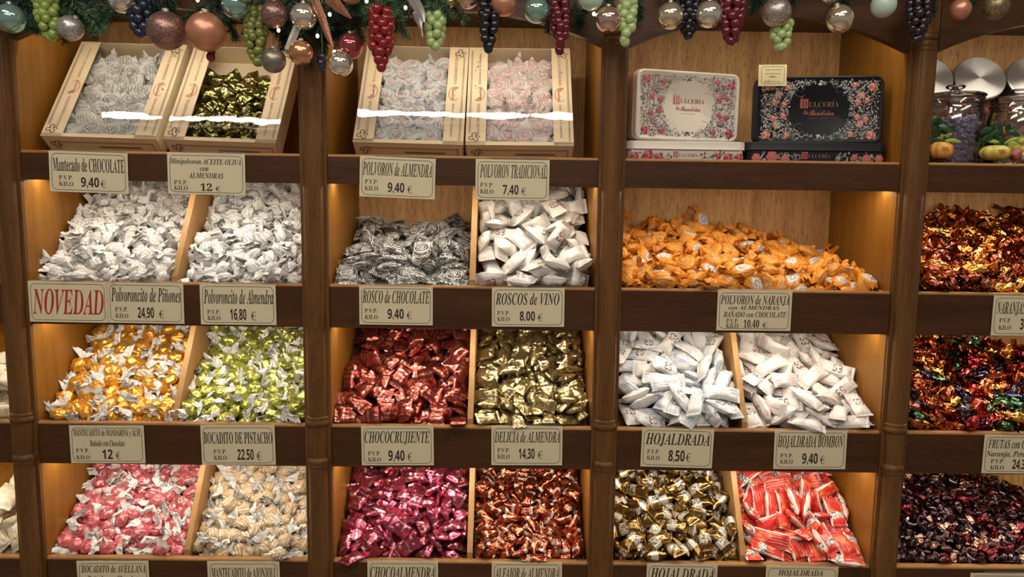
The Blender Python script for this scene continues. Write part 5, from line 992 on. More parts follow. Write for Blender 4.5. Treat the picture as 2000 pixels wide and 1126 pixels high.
204,626,310,42,-20,-63,251,627,302,20,-1,-80,386,555,262,10,66,-74,566,619,341,61,59,48,632,687,361,14,13,5,834,637,374,-42,-89,1,902,650,371,-94,32,-4,22,93,45,15,15,67,
121,145,49,42,18,74,310,171,98,-88,-8,-32,531,103,34,-33,92,7),
'D3': (86,93,-10,-66,-4,-4,203,98,-10,-87,24,7,313,151,18,41,-10,44,463,67,-29,81,-9,1,562,114,-7,-99,-12,-3,657,92,-18,-99,-4,9,426,643,275,36,14,-47,25,145,24,19,1,72,
69,50,23,51,30,-2,439,125,3,44,-77,-44,578,139,41,14,-15,87,680,57,16,-64,-20,40,817,103,16,89,39,14,881,131,-4,-1,5,92,240,175,79,-16,62,-67,266,158,42,-8,82,53,
640,208,38,8,-36,72,899,283,113,30,-26,40,358,410,156,64,-70,-31,508,426,194,-83,52,6,443,559,249,89,38,20,536,536,232,25,-17,-93,406,580,271,25,-76,-60,535,633,279,57,70,37,
805,647,268,-88,40,6,917,646,238,0,11,-92,267,80,8,50,84,13,326,44,30,1,72,39,317,99,23,-32,19,-91,406,128,33,-16,-38,58,583,72,-29,9,81,58,692,113,36,28,6,-5,
929,137,30,51,-68,-44,180,185,99,-37,74,-43,240,229,96,83,22,36,316,226,104,52,32,73,375,124,85,-68,57,-42,584,215,74,7,-7,92,885,166,72,35,-21,30,131,326,161,18,-3,88,
219,338,159,39,9,-44,345,284,120,-21,-97,7,609,339,147,50,48,55,839,337,142,-78,-30,50,912,344,137,-3,96,-4,234,376,194,-43,-76,-46,414,390,153,-83,36,25,586,412,182,-28,69,-50,
716,376,145,19,-15,71,315,465,254,-83,38,-16,380,478,241,32,1,73,586,509,256,-57,-76,-29,816,482,209,91,-23,-13,932,499,162,-81,48,30,287,596,297,-15,97,17,422,626,318,9,0,94,
608,637,297,-45,88,-10,704,687,288,-8,81,56,875,664,267,-10,-39,-84,935,586,234,-48,-40,41,215,111,38,-82,37,42,168,128,42,-65,-73,-5,361,131,36,27,7,-60,487,60,16,-67,-70,24,
535,117,22,-16,29,-73,726,151,82,-56,69,-19,776,120,68,-5,-43,64,957,141,7,-59,57,-47,84,206,96,-24,-69,34,138,206,105,-64,-39,-34,298,197,137,66,-12,56,465,205,92,40,81,41,
535,255,115,-12,-32,36,638,176,91,-30,-93,-13,799,192,87,-14,-53,78,953,153,85,81,-15,-57,71,292,146,86,-26,16,196,285,153,31,11,94,368,258,155,-40,49,-54,423,278,127,12,10,93,
558,321,168,24,23,-93,653,313,133,61,1,77,790,326,142,9,-33,48,907,234,117,-87,-10,-24,269,396,219,10,-74,52,338,404,204,-84,40,11,452,395,180,-49,-86,6,564,361,205,45,-12,8,
678,390,176,70,-54,-45,758,366,161,-56,-61,3,312,506,291,-17,-96,-17,431,503,270,58,22,42,540,456,221,-89,35,-7,647,502,243,-14,-73,56,775,556,219,33,88,27,953,520,210,-64,-59,18,
239,620,330,15,-15,60,335,684,353,-17,66,-73,455,643,348,-38,-84,34,546,623,324,5,-13,-98,651,560,282,84,-47,-26,835,682,300,72,21,1,956,632,281,-72,65,-7,79,101,46,79,-49,-17,
134,120,25,-37,39,-45,253,100,70,22,-95,0,458,132,43,-52,82,24,514,142,40,27,11,-69,717,91,28,-46,87,9,825,21,22,36,-93,4,888,116,61,-17,-17,-4,126,159,63,-65,47,43,
331,165,107,-80,-23,-3,439,167,76,43,22,-43,566,174,91,94,-19,-22,644,219,118,-8,-51,84,743,278,135,38,-16,-84,788,257,128,34,23,-90,38,243,129,-45,-48,71,177,243,147,-80,6,3,
250,320,190,-42,37,26,460,303,152,-62,52,-25,522,276,162,22,76,-45,656,265,132,7,90,-23,700,298,131,27,-28,49,850,278,121,50,6,52,142,399,241,0,21,-80,181,327,194,-92,35,6,
321,347,177,-63,14,13,413,391,209,76,46,42,486,381,217,3,-11,31,737,415,196,57,42,41,833,427,190,-95,30,2,955,429,170,49,-68,-39,248,448,245,-56,43,6,282,463,300,-1,-59,-80,
471,445,235,-51,-45,28,516,553,270,-1,-5,-66,663,420,231,21,-12,65,737,525,244,53,-56,-49,443,484,229,-7,-22,32,755,585,283,46,-4,-1,279,560,322,-15,-95,-23,535,684,362,-6,6,-8,
559,674,312,-16,-46,-81,753,633,281,-86,35,20,834,564,258,26,8,33,903,585,277,-47,-87,-7,25,106,67,62,-66,-26,75,120,90,21,-17,96,326,100,85,54,-65,-54,441,116,82,-25,96,-2,
592,83,51,7,-23,97),
'D4': (36,72,0,-42,78,41,129,104,18,25,3,61,170,81,5,65,-7,-50,281,93,11,-90,-26,8,325,88,9,9,-27,43,401,71,0,-65,35,-2,472,96,13,-69,-29,24,579,95,9,29,1,52,
617,98,8,-86,-45,-23,692,94,7,33,9,16,805,93,2,11,5,82,855,81,-2,-36,-88,-29,927,90,-3,90,42,-4,53,158,50,-10,-39,91,100,136,38,5,42,-80,158,143,38,21,90,37,
273,149,38,24,-9,90,316,146,37,27,0,-64,430,149,35,-81,-44,-11,492,138,27,-3,-35,93,568,132,24,37,-10,22,649,169,38,-12,-72,-68,850,141,20,29,15,-46,75,189,69,94,9,24,
145,177,58,-15,26,-88,215,198,66,-53,-81,-23,268,213,68,-92,-2,-9,318,195,60,38,-10,2,400,183,50,38,10,-18,480,193,51,3,11,19,598,185,46,68,-2,0,647,205,50,-87,34,9,
733,216,50,11,-8,21,139,259,99,-65,-43,24,192,241,88,-99,6,-9,267,272,97,38,-12,45,352,269,91,-5,38,-90,411,244,79,21,-71,-64,487,245,72,18,-26,77,577,260,79,-35,25,0,
652,244,65,-9,-28,87,132,333,134,-33,-94,-4,185,289,112,10,25,-37,269,312,116,-91,-11,-11,320,305,114,37,-85,-30,395,310,107,-13,90,38,505,319,102,-83,41,10,583,306,94,-9,20,-59,
651,325,97,-26,94,5,718,321,89,-1,-3,53,764,313,84,11,-35,84,129,382,159,8,39,-88,163,346,143,96,-16,-22,267,382,149,-59,-71,-37,367,371,135,7,41,-80,422,366,132,-9,-34,91,
478,360,122,-90,26,13,555,375,126,-99,-15,2,622,389,122,6,2,-100,728,374,107,-16,24,-75,857,384,100,-69,64,32,277,429,173,-71,-16,17,354,416,156,-70,-65,9,442,412,149,28,12,58,
527,428,149,28,3,-68,591,440,145,-65,-70,6,631,435,139,7,25,-45,746,431,128,66,-49,-54,783,402,118,-11,73,67,342,470,183,-80,-56,-19,404,460,176,-68,24,2,498,493,175,39,-87,-29,
587,495,167,13,6,91,638,503,169,56,-12,4,733,501,152,-99,-13,-7,806,511,150,-100,-5,-4,860,512,144,-35,-23,20,910,536,149,19,-17,-72,230,525,222,-3,-10,-92,290,551,228,3,40,-85,
369,540,210,8,35,-74,412,528,203,-91,-14,17,507,559,203,-99,12,-6,569,540,188,14,-92,-33,629,555,186,2,10,0,708,539,172,60,30,28,816,550,161,15,-29,83,858,557,157,19,1,95,
946,534,140,4,-11,32,345,587,237,-69,23,12,449,600,227,-74,-54,-3,497,593,217,2,4,16,565,585,206,25,-2,95,673,603,200,-39,-90,-17,733,588,184,1,5,21,814,599,178,-93,-8,18,
963,607,163,-44,-55,52,566,646,230,-30,88,38,639,649,223,-40,40,-48,715,653,210,32,17,23,796,682,209,11,6,95,855,640,185,-55,-78,-27,940,649,176,-80,-51,16,77,92,6,-79,-59,10,
101,83,28,76,60,23,184,101,19,-19,-68,-71,238,44,13,-27,3,67,368,102,21,-12,91,26,437,50,10,-13,32,54,505,83,-1,-65,-68,-31,530,94,11,-26,40,-25,671,120,18,-7,-2,-96,
736,89,-1,-28,41,-28,762,90,5,53,-23,-57,878,76,10,-97,-16,-1,54,124,33,-82,-32,-20,134,130,58,-4,-20,26,196,159,47,34,12,-71,297,110,38,97,-8,9,341,156,57,5,13,50,
388,142,32,-91,-32,-26,506,168,40,14,37,-92,562,164,38,-8,-3,99,642,142,27,68,-9,9,702,126,43,5,31,-86,811,135,34,-40,74,54,961,179,30,0,35,-71,111,185,63,52,-54,-63,
166,213,77,39,57,67,287,170,62,-6,-43,79,362,218,66,36,-4,75,407,213,66,7,-72,-67,459,215,67,11,-28,21,566,227,64,-10,33,-92,675,184,60,-2,36,-37,708,242,64,3,75,66,
758,248,80,-72,-28,-53,875,171,35,2,-86,-46,922,175,34,-44,-80,-33,169,258,116,-7,-50,40,231,265,106,42,40,44,377,250,99,-6,32,-93,450,247,82,-50,-35,41,515,262,80,-35,-79,23,
539,242,90,28,50,1,640,291,100,-26,-77,-39,615,283,82,-32,41,-51,204,315,131,13,26,39,353,293,115,70,67,4,446,330,115,-92,-8,-7,524,289,110,32,-3,83,545,316,103,-27,37,-25,
769,327,117,21,68,66,807,310,83,0,24,-17,843,319,88,-27,-37,78,211,377,172,-34,-14,-84,188,368,152,-22,-93,-6,237,360,153,20,27,-86,306,356,139,63,49,59,400,339,126,26,38,-89,
487,391,135,-8,-35,-92,584,355,113,14,-92,-35,673,410,133,-53,58,-36,699,391,120,-64,-42,36,929,367,104,44,-25,45,187,443,190,-90,3,29,297,406,165,36,-80,-40,374,439,181,-60,-76,-25,
495,436,153,81,33,40,562,410,143,-6,-3,-61,608,403,150,-19,33,-63,739,392,135,-96,-24,2,795,434,126,-11,-1,-97,844,432,119,27,16,-74,920,447,125,-22,-12,73,292,485,198,-78,-54,12,
329,502,206,-54,82,-19,421,497,191,-87,-32,24,455,483,177,10,-17,39,544,492,175,87,30,32,684,495,158,6,-12,23,723,466,143,53,0,16,799,480,143,-74,9,17,867,468,127,-97,17,16,
944,486,128,-22,-38,-90,215,549,241,18,-19,-16,271,512,214,-41,-10,-8,334,544,219,31,-23,-88,456,560,211,-9,94,-32,494,529,193,-35,1,-11,609,526,179,-5,59,81,674,535,183,-48,-12,47,
747,538,171,-61,-73,23,779,549,167,-2,-14,76,888,555,175,-25,12,-6,941,554,167,19,80,34,249,560,238,41,85,30,382,597,241,63,-51,-39,414,586,229,35,-14,-57,512,624,230,3,1,99,
599,595,208,33,61,68,643,584,198,-34,-94,2,720,619,197,33,11,-9,779,650,203,50,30,74,867,587,177,36,-25,8,937,592,174,86,-44,24,615,629,217,-62,56,-29,683,667,221,-50,87,-4,
743,636,215,6,41,25,862,689,202,3,-39,-90,892,666,189,-83,-52,-19,137,55,4,93,-17,16,189,58,14,6,98,15,276,52,8,48,-84,14,358,71,-3,-16,-28,94,437,99,16,51,23,30,
500,92,35,-74,59,-8,541,79,10,-17,98,-7,672,75,-7,-13,98,3,733,113,29,93,32,7,792,99,29,-100,-6,2,872,105,14,-28,29,-92,936,90,20,88,26,-38,208,70,8,17,21,27,
195,115,49,-11,-8,27,239,101,18,57,-79,-20,358,128,41,-86,44,-26,406,111,26,-10,-45,23,464,138,50,22,-23,32,599,113,37,13,-98,13,631,78,-2,27,30,-82,754,171,52,-83,40,-6,
817,172,47,-30,-23,-25,898,117,39,22,-8,-10,963,128,19,-45,69,-15,142,199,86,-29,-33,73,230,213,92,-10,-21,-94,243,130,41,-32,-87,38,374,157,62,22,67,7,433,172,69,-32,86,-27,
510,210,68,44,31,9,539,194,53,90,16,1,596,209,69,-49,79,-37,708,191,61,18,-38,76,785,223,74,84,-5,3,884,212,63,88,-30,-37,917,212,73,-75,48,15,59,199,97,-9,-37,91,
175,218,109,-63,4,3,324,222,84,-34,29,-81,439,283,96,1,3,46,475,292,111,32,3,-42,602,238,92,-1,22,-15,679,261,83,89,-39,23,722,249,97,-70,-68,-23,766,282,97,28,-53,-79,
851,242,70,67,3,32,927,259,86,18,-10,-93,127,276,126,-56,-42,62,215,282,127,61,52,7,275,230,99,-74,7,-37,357,330,127,90,-19,-7,412,282,117,26,77,-31,541,335,135,-2,-88,37,
575,286,118,-89,-4,-22,655,362,111,-5,-93,-35,686,311,101,3,-44,29,825,271,85,-75,-6,51,886,291,91,4,24,-60,921,312,95,89,-25,-9,199,336,158,-1,32,-95,242,311,139,-51,-14,83,
344,346,152,-13,-9,-99,406,361,158,6,18,-92,506,364,143,-19,41,-82,597,336,133,-7,66,-63,650,373,142,-20,97,15,790,370,124,7,3,99,846,371,127,-46,86,-8,860,343,109,20,96,3,
903,359,124,29,-9,65,238,428,192,24,-9,32,330,428,183,-4,8,-37,324,389,164,36,-53,-55,405,396,165,58,34,-49,467,426,175,4,-3,-100,557,434,170,-7,-38,85,638,471,156,-16,-63,71,
718,434,144,-4,92,21,808,451,151,11,-32,91,873,433,138,29,19,31,887,489,148,-82,45,28,224,460,199,28,-47,67,248,485,224,-24,-95,1,378,486,204,-6,-31,-49,438,448,192,-43,-43,61,
575,554,215,89,-6,-22,567,466,170,-43,76,7),
'L3': (165,142,19,-61,-73,-23,172,232,83,30,-4,13,70,81,-13,0,14,99,199,208,115,4,31,-95,55,178,104,21,40,1,201,76,23,74,4,2,136,175,133,-3,-31,95,87,116,44,36,13,-15,
182,146,166,18,92,36,43,442,287,51,12,-83,88,104,94,21,-35,64,99,36,38,29,92,5,107,217,189,45,15,14,69,318,232,-80,6,-16),
'L4': (115,113,-10,-49,-82,-26,184,132,11,18,-25,77,74,283,132,-5,39,-91,182,113,58,26,20,-93,115,204,85,15,-7,-25,36,355,211,-65,-56,-45,80,152,51,26,92,23,208,85,65,49,19,-45,
64,216,151,-47,87,6,57,172,96,35,-16,-49,21,116,41,67,-18,-68,106,65,27,-15,81,47,35,268,207,-68,-71,0,159,245,143,12,14,-59,54,440,299,-4,93,-11,42,100,48,-66,66,37,
126,83,57,-38,-78,-48,95,226,201,-65,-70,7,170,135,115,-32,80,-43,118,315,224,59,47,-40),
}
def heap_data():
    out = {}
    for nm, n in REST.items():
        L = []
        for i in range(0, len(n), 6):
            a, b, c = (v/100 for v in n[i+3:i+6]); w = math.sqrt(max(0.0, 1-a*a-b*b-c*c))
            L.append((n[i]/2000, n[i+1]/2000, n[i+2]/2000, Quaternion((w, a, b, c)).normalized()))
        out[nm] = L
    return out
BIN0 = {'A2L': (-1.004, 2), 'A2R': (-.672, 2), 'A3L': (-1.004, 3), 'A3R': (-.685, 3), 'A4L': (-1.004, 4), 'A4R': (-.668, 4), 'B2L': (-.306, 2), 'B2R': (.029, 2),
        'B3L': (-.306, 3), 'B3R': (.027, 3), 'B4L': (-.306, 4), 'B4R': (.028, 4), 'C2': (.374, 2), 'C3L': (.374, 3), 'C3R': (.691, 3), 'C4L': (.374, 4), 'C4R': (.705, 4),
        'D2': (1.070, 2), 'D3': (1.070, 3), 'D4': (1.070, 4), 'L3': (-1.21, 3), 'L4': (-1.21, 4)}
CAND = {}
for key, items in heap_data().items():
    x0, row = BIN0[key]; rnd = random.Random(sum(map(ord, key)))
    P = []
    for x, y, z, q in items:
        p = Vector((x0+x, y, TOP[row]+z)); P.append((p, q, proj(p)))
    # rows counted up from the ledge, then along each row
    ys = sorted(p[2][1] for p in P); bot = ys[-1] if ys else 0
    pitch = 17.0 if key != 'D4' else 11.0
    rows = {}
    for i, p in enumerate(P): rows.setdefault(int((bot-p[2][1])/pitch), []).append(i)
    what, where = HEAPS[key]; CAND[key] = []
    for ri, r in enumerate(sorted(rows)):
        for ci, i in enumerate(sorted(rows[r], key=lambda i: P[i][2][0])):
            p, q, _ = P[i]; kinds = PROTO[key]; ki = rnd.randrange(len(kinds)); pr = rnd.choice(kinds[ki])
            w = (D3COL[ki]+' '+what) if key == 'D3' else what
            lab = '%s in the %s, %s row up, %s from left' % (w, where, ordinal(ri), ordinal(ci))
            o = spawn(pr, Matrix.Translation(p) @ q.to_matrix().to_4x4(), lab, 'sweet' if 'chocolate' not in what else 'chocolate', what+'s in the '+where)
            CAND[key].append(o)
# ------------------------------------------------------------------ gift boxes on the top shelf
def flower(mb, cx, cz, r, off, mi=0, seed=0):
    """a little printed flower emblem of strokes"""
    rs = random.Random(seed); pr = r*.16
    for k in range(7):
        a = 2*PI*k/7+.3; pts = []
        for i in range(7):
            t = i/6; b = a+.9*(t-.5)*(1 if k % 2 else -1); R = r*(.25+.75*math.sin(PI*t*.55)); pts.append((cx+R*math.cos(b), cz+R*math.sin(b)))
        for (x0, z0), (x1, z1) in zip(pts, pts[1:]):
            d = Vector((x1-x0, z1-z0)); n = Vector((-d.y, d.x)).normalized()*pr*.5
            mb.add([(x0+n.x, off, z0+n.y), (x0-n.x, off, z0-n.y), (x1-n.x, off, z1-n.y), (x1+n.x, off, z1+n.y)], [(0, 1, 2, 3)], mi)
def gift_box(label, BL, BR, TR, TL, yb, yt, kind, sweet_label, group, seed):
    bl, br, tr, tl = at_y(*BL, yb), at_y(*BR, yb), at_y(*TR, yt), at_y(*TL, yt)
    X = (br-bl).normalized(); V = ((tl-bl)+(tr-br))/2; V = V-X*V.dot(X); L = V.length; V.normalize(); N = X.cross(V)   # N points out of the window
    w = (br-bl).length*.5+(tr-tl).length*.5; o = bl+((br-bl)-X*w)/2
    h = min(.085, (o.z-1.3935)/max(.2, N.z))
    m4 = Matrix(((X.x, -N.x, V.x, o.x), (X.y, -N.y, V.y, o.y), (X.z, -N.z, V.z, o.z), (0, 0, 0, 1)))   # local: x right, z up the lid, -y out
    t = thing('gift_box', label, 'box of sweets', mat=m4, group='cream gift boxes on the top shelf')
    th = .0022; st = .185*w
    m = MB(); m.box((0, h-th, 0), (w, h, L)); m.box((0, 0, 0), (w, h, th)); m.box((0, 0, L-th), (w, h, L)); m.box((0, 0, 0), (th, h, L)); m.box((w-th, 0, 0), (w, h, L))
    m.build('carton', M['carton'], t, world=False)
    for nm, x0, x1 in (('left_flap', 0, st), ('right_flap', w-st, w)):
        MB().box((x0, -.0016, 0), (x1, 0.0004, L)).build('cardboard_flap', M['carton'], t, world=False)
    MB().box((0, -.0016, -.0006), (w, .0004, .010)).build('front_lip', M['carton'], t, world=False)
    p = MB(); off = -.0021
    for x in (.007, .0095, w-.0085, w-.011): p.box((x, off, .035 if x < w/2 else .012), (x+.0009, off+.0002, L-.012 if x < w/2 else L-.035))
    flower(p, .020, .022, .013, off, seed=1); flower(p, w-.020, L-.022, .013, off, seed=2)
    # front side of the carton: frame, flower and a line of product text marks
    fy = lambda q: (q[0], q[2], -.0008)
    for (xa, xb, ya, yb2) in ((.03, w-.012, .0155, .0163), (.03, w-.012, .0185, .0196), (w-.013, w-.012, .0155, h-.004), (w-.0155, w-.0150, .0185, h-.004)):
        p.add([(xa, ya, -.0008), (xb, ya, -.0008), (xb, yb2, -.0008), (xa, yb2, -.0008)], [(0, 1, 2, 3)])
    f = MB(); flower(f, .026, .026, .013, 0, seed=3); p.add([(x, z, -.0009) for x, y, z in f.v], f.f)
    rs = random.Random(seed)
    for k in range(34):
        xa = w*.46+k*w*.011; p.add([(xa, .030, -.0009), (xa+w*.008, .030, -.0009), (xa+w*.008, .035+.001*rs.random(), -.0009), (xa, .035, -.0009)], [(0, 1, 2, 3)])
    # words along both flaps, reading up the left one and down the right one
    def up(xc): return lambda q: (xc-q[2], q[1], q[0])
    def dn(xc): return lambda q: (xc+q[2], q[1], q[0])
    g = MB(); cap = .0065
    put_text(g, 'DULCES RONDEÑOS', 'i', .09*L+0, .40*L, -cap/2, cap, off, shear=-.27, fr=up(st*.60))
    put_text(g, 'Selección de Caramelos', 'i', .60*L, .93*L, -cap/2, cap*.95, off, fr=up(st*.60))
    mir = lambda xc: (lambda q: (xc+q[2], q[1], L-q[0]))
    put_text(g, 'DULCES RONDEÑOS', 'i', .09*L, .40*L, -cap/2, cap, off, shear=-.27, fr=mir(w-st*.60))
    put_text(g, 'Selección de Caramelos', 'i', .60*L, .93*L, -cap/2, cap*.95, off, fr=mir(w-st*.60))
    p.v += []; p.build('printed_border', plain('sepia_ink', (.16, .085, .035), .6) if 'sepia_ink' not in bpy.data.materials else bpy.data.materials['sepia_ink'], t, world=False)
    g.build('lettering', bpy.data.materials['sepia_ink'], t, world=False)
    q = MB()
    for xc, s, fr in ((st*.60, 1, up), (w-st*.60, -1, mir)):
        zc = L*.50 if s > 0 else L*.50; n = 26
        P = []
        for i in range(n+1):
            a = math.radians(-130+260*i/n) if s > 0 else math.radians(50+260*i/n)
            P += [(xc+.0125*math.cos(a), off, zc+.0205*math.sin(a)), (xc+.0138*math.cos(a), off, zc+.0218*math.sin(a))]
        q.add(P, [(2*i, 2*i+1, 2*i+3, 2*i+2) for i in range(n)])
        c2 = L*.5
        put_text(q, 'Rondeña', 'scr', c2-.020, c2+.022, -.006, .0085, off-.0001, fr=fr(xc))
        put_text(q, 'La', 'scr', c2-.024, c2-.014, .0015, .007, off-.0001, fr=fr(xc))
    q.build('logo', plain('sepia_red_ink', (.36, .07, .03), .6) if 'sepia_red_ink' not in bpy.data.materials else bpy.data.materials['sepia_red_ink'], t, world=False)
    # the clear film stretched over the whole front
    fm = MB(); nx, ny = 20, 24; F = []
    for i in range(nx+1):
        for j in range(ny+1):
            x = w*i/nx; z = L*j/ny
            sag = .0010*math.sin(PI*min(1, max(0, (x-st)/(w-2*st))))+.0006*noise.noise((x*40, z*40, seed))
            F.append((x, -.0030-sag*.7, z))
    fm.add(F, [(i*(ny+1)+j, (i+1)*(ny+1)+j, (i+1)*(ny+1)+j+1, i*(ny+1)+j+1) for i in range(nx) for j in range(ny)])
    for k in range(26):   # gathered creases along the right flap
        z = L*(.02+.50*k/26); x0 = w-st*rs.uniform(.75, 1.0); x1 = w-st*rs.uniform(.1, .3)
        dz = (.5-k/26)*-.02+rs.uniform(-.004, .004)
        fm.add([(x0, -.0038, z+dz), (x1, -.0050, z), (x1, -.0038, z+.0012), (x0, -.0038, z+dz+.0003)], [(0, 1, 2, 3)])
    fm.build('cellophane_wrap', M['wrap'], t, smooth=True, world=False)
    # the sweets inside
    ins0, ins1 = st*.80, w-st*.80; body, tail, cnt = kind
    if body == 'olive_foil':
        pr = proto_pack('olive_foil_sweet', (.033, .021, .011), 'olive_foil', crimp=.2, wr=2.0)
        nx_, nz_ = 4, 7; ztop = L*.80
    else:
        pr = proto_twist('wrapped_sweet', (.0265, .0215, .0165, .019), body, tail, 4, .45, pleat=.07, power=2.8)
        nx_, nz_ = 4, 8; ztop = L*.93
    for j in range(nz_):
        for i in range(nx_):
            fx = (i+.5+(.22 if j % 2 else -.22))/nx_
            x = ins0+(ins1-ins0)*(.5+(fx-.5)*.90)+rs.uniform(-.003, .003); z = .040+(ztop-.066)*(j/(nz_-1))+rs.uniform(-.003, .003)
            dep = .0235+rs.uniform(-.002, .004) if body != 'olive_foil' else .027+rs.uniform(-.006, .005)
            rot = Matrix.Rotation(rs.gauss(0, .28), 4, 'Y') if body != 'olive_foil' else Matrix.Rotation(rs.uniform(-1.2, 1.2), 4, 'Y')
            tilt = Matrix.Rotation(rs.gauss(0, .24 if body != 'olive_foil' else .38), 4, 'X') @ Matrix.Rotation(rs.gauss(0, .18 if body != 'olive_foil' else .35), 4, 'Z')
            face = Matrix.Rotation(PI/2, 4, 'X')
            Mx = m4 @ Matrix.Translation((x, dep, z)) @ rot @ tilt @ face
            spawn(rs.choice(pr), Mx, '%s, %s row up, %s from left' % (sweet_label, ordinal(j), ordinal(i)), 'sweet', group)
    if body != 'olive_foil':   # a second, deeper layer shows between them
        for j in range(nz_-1):
            for i in range(3):
                x = ins0+(ins1-ins0)*(.5+((i+.5)/3-.5)*.8)+rs.uniform(-.006, .006); z = .044+(ztop-.075)*((j+.5)/(nz_-1))
                Mx = m4 @ Matrix.Translation((x, .040, z)) @ Matrix.Rotation(rs.gauss(0, .4), 4, 'Y') @ Matrix.Rotation(PI/2, 4, 'X')
                spawn(rs.choice(pr), Mx, '%s, lower layer, %s row up, %s from left' % (sweet_label, ordinal(j), ordinal(i)), 'sweet', group)
    else:
        for j in range(6):
            for i in range(3):
                x = ins0+(ins1-ins0)*(.5+((i+.5)/3-.5)*.8); z = .03+(ztop-.06)*(j/5)
                Mx = m4 @ Matrix.Translation((x, .042, z)) @ Matrix.Rotation(rs.uniform(0, 3), 4, 'Y') @ Matrix.Rotation(PI/2, 4, 'X')
                spawn(rs.choice(pr), Mx, '%s, lower layer, %s row up, %s from left' % (sweet_label, ordinal(j), ordinal(i)), 'sweet', group)
    return t
gift_box('cream window box of grey printed sweets, above the Mantecado sign', (76, 265), (306, 272), (376, 93), (175, 78), .045, .235, ('box_grey', 'tail_grey', 32), 'grey printed sweet in the leftmost cream box', 'sweets in the leftmost box', 1)
gift_box('cream window box of olive foil sweets, beside the column', (317, 272), (540, 280), (583, 93), (384, 93), .045, .235, ('olive_foil', None, 28), 'olive foil sweet in the second cream box', 'sweets in the olive box', 2)
gift_box('cream window box of white sweets with blue ends', (688, 277), (905, 283), (915, 92), (718, 90), .045, .225, ('box_red', 'tail_blue', 32), 'blue-ended white sweet in the third cream box', 'sweets in the blue box', 3)
gift_box('cream window box of pink printed sweets, above the POLVORON TRADICIONAL sign', (908, 283), (1122, 285), (1115, 97), (921, 92), .045, .225, ('box_pink', 'tail_pink', 32), 'pink printed sweet in the fourth cream box', 'sweets in the pink box', 4)
# ------------------------------------------------------------------ decorated tins
def rrect(w, h, r, n=6):
    out = []
    for cx, cz, a0 in ((w/2-r, h/2-r, 0), (-w/2+r, h/2-r, PI/2), (-w/2+r, -h/2+r, PI), (w/2-r, -h/2+r, 1.5*PI)):
        out += [(cx+r*math.cos(a0+PI/2*i/n), cz+r*math.sin(a0+PI/2*i/n)) for i in range(n+1)]
    return out
def loft(mb, w, h, r, prof):
    """prof: (inset, y) from the front lid face backwards"""
    rings = [[(x, y, z) for x, z in rrect(w-2*i, h-2*i, max(.002, r-i))] for i, y in prof]; k = len(rings[0])
    vs = [p for R in rings for p in R]; fs = [tuple(range(k))[::-1]]
    for a in range(len(rings)-1): fs += [(a*k+i, a*k+(i+1) % k, (a+1)*k+(i+1) % k, (a+1)*k+i) for i in range(k)]
    fs.append(tuple(range((len(rings)-1)*k, len(rings)*k)))
    fs = [f[::-1] for f in fs]
    return mb.add(vs, fs)
def leaf(mb, x, z, a, l, w, off, mi=0, bulge=0.0):
    c, s = math.cos(a), math.sin(a); P = []
    for u, v in ((0, 0), (.35, .5), (.7, .42), (1, 0), (.7, -.42), (.35, -.5)): P.append((x+c*u*l-s*v*w, off, z+s*u*l+c*v*w))
    P.append((x+c*.5*l, off-bulge, z+s*.5*l))
    mb.add(P, [(i, (i+1) % 6, 6) for i in range(6)], mi)
def curl(mb, x, z, r, a0, turns, off, t, mi=0, hand=1):
    n = 16; P = []
    for i in range(n+1):
        s = i/n; a = a0+hand*turns*2*PI*s; R = r*(1-.75*s); tt = t*(1-.5*s)
        P += [(x+(R-tt/2)*math.cos(a), off, z+(R-tt/2)*math.sin(a)), (x+(R+tt/2)*math.cos(a), off, z+(R+tt/2)*math.sin(a))]
    mb.add(P, [(2*i, 2*i+1, 2*i+3, 2*i+2) for i in range(n)], mi)
def rose(mb, x, z, r, off, c1, c2, depth=.0012):
    """a rose of overlapping petals"""
    for ring_, (R, n, rr) in enumerate(((.62, 6, .52), (.36, 5, .42), (.12, 3, .30))):
        for k in range(n):
            a = 2*PI*k/n+ring_*.6; cx, cz = x+r*R*math.cos(a), z+r*R*math.sin(a); q = r*rr
            P = [(cx+q*math.cos(b), off-depth*(ring_*.35+.25*k/n), cz+q*math.sin(b)) for b in [2*PI*i/9 for i in range(9)]]
            P.append((cx, off-depth*(ring_*.35+.30+.25*k/n), cz))
            mb.add(P, [(i, (i+1) % 9, 9) for i in range(9)], c1 if (k+ring_) % 2 else c2)
tin_white = NT('cream_white_tin').set(color=(.62, .56, .50), rough=.36, coat=.15, crough=.15).m
tin_black = NT('black_tin').set(color=(.010, .011, .014), rough=.52, spec=.3).m
navy = plain('dark_scroll_print', (.085, .07, .10), .45); grey_ = plain('grey_scroll_print', (.36, .33, .33), .45)
silver = plain('pale_embossed_print', (.52, .50, .48), .35, .2); dimsilver = plain('dim_embossed_print', (.20, .20, .20), .4, .2); bluegrey = plain('slate_line_print', (.13, .16, .20), .4)
rose_a = plain('rose_red', (.30, .030, .045), .5); rose_b = plain('rose_pink', (.50, .15, .16), .5); salmon_a = plain('salmon_rose', (.52, .13, .10), .5); salmon_b = plain('salmon_light', (.78, .34, .27), .38)
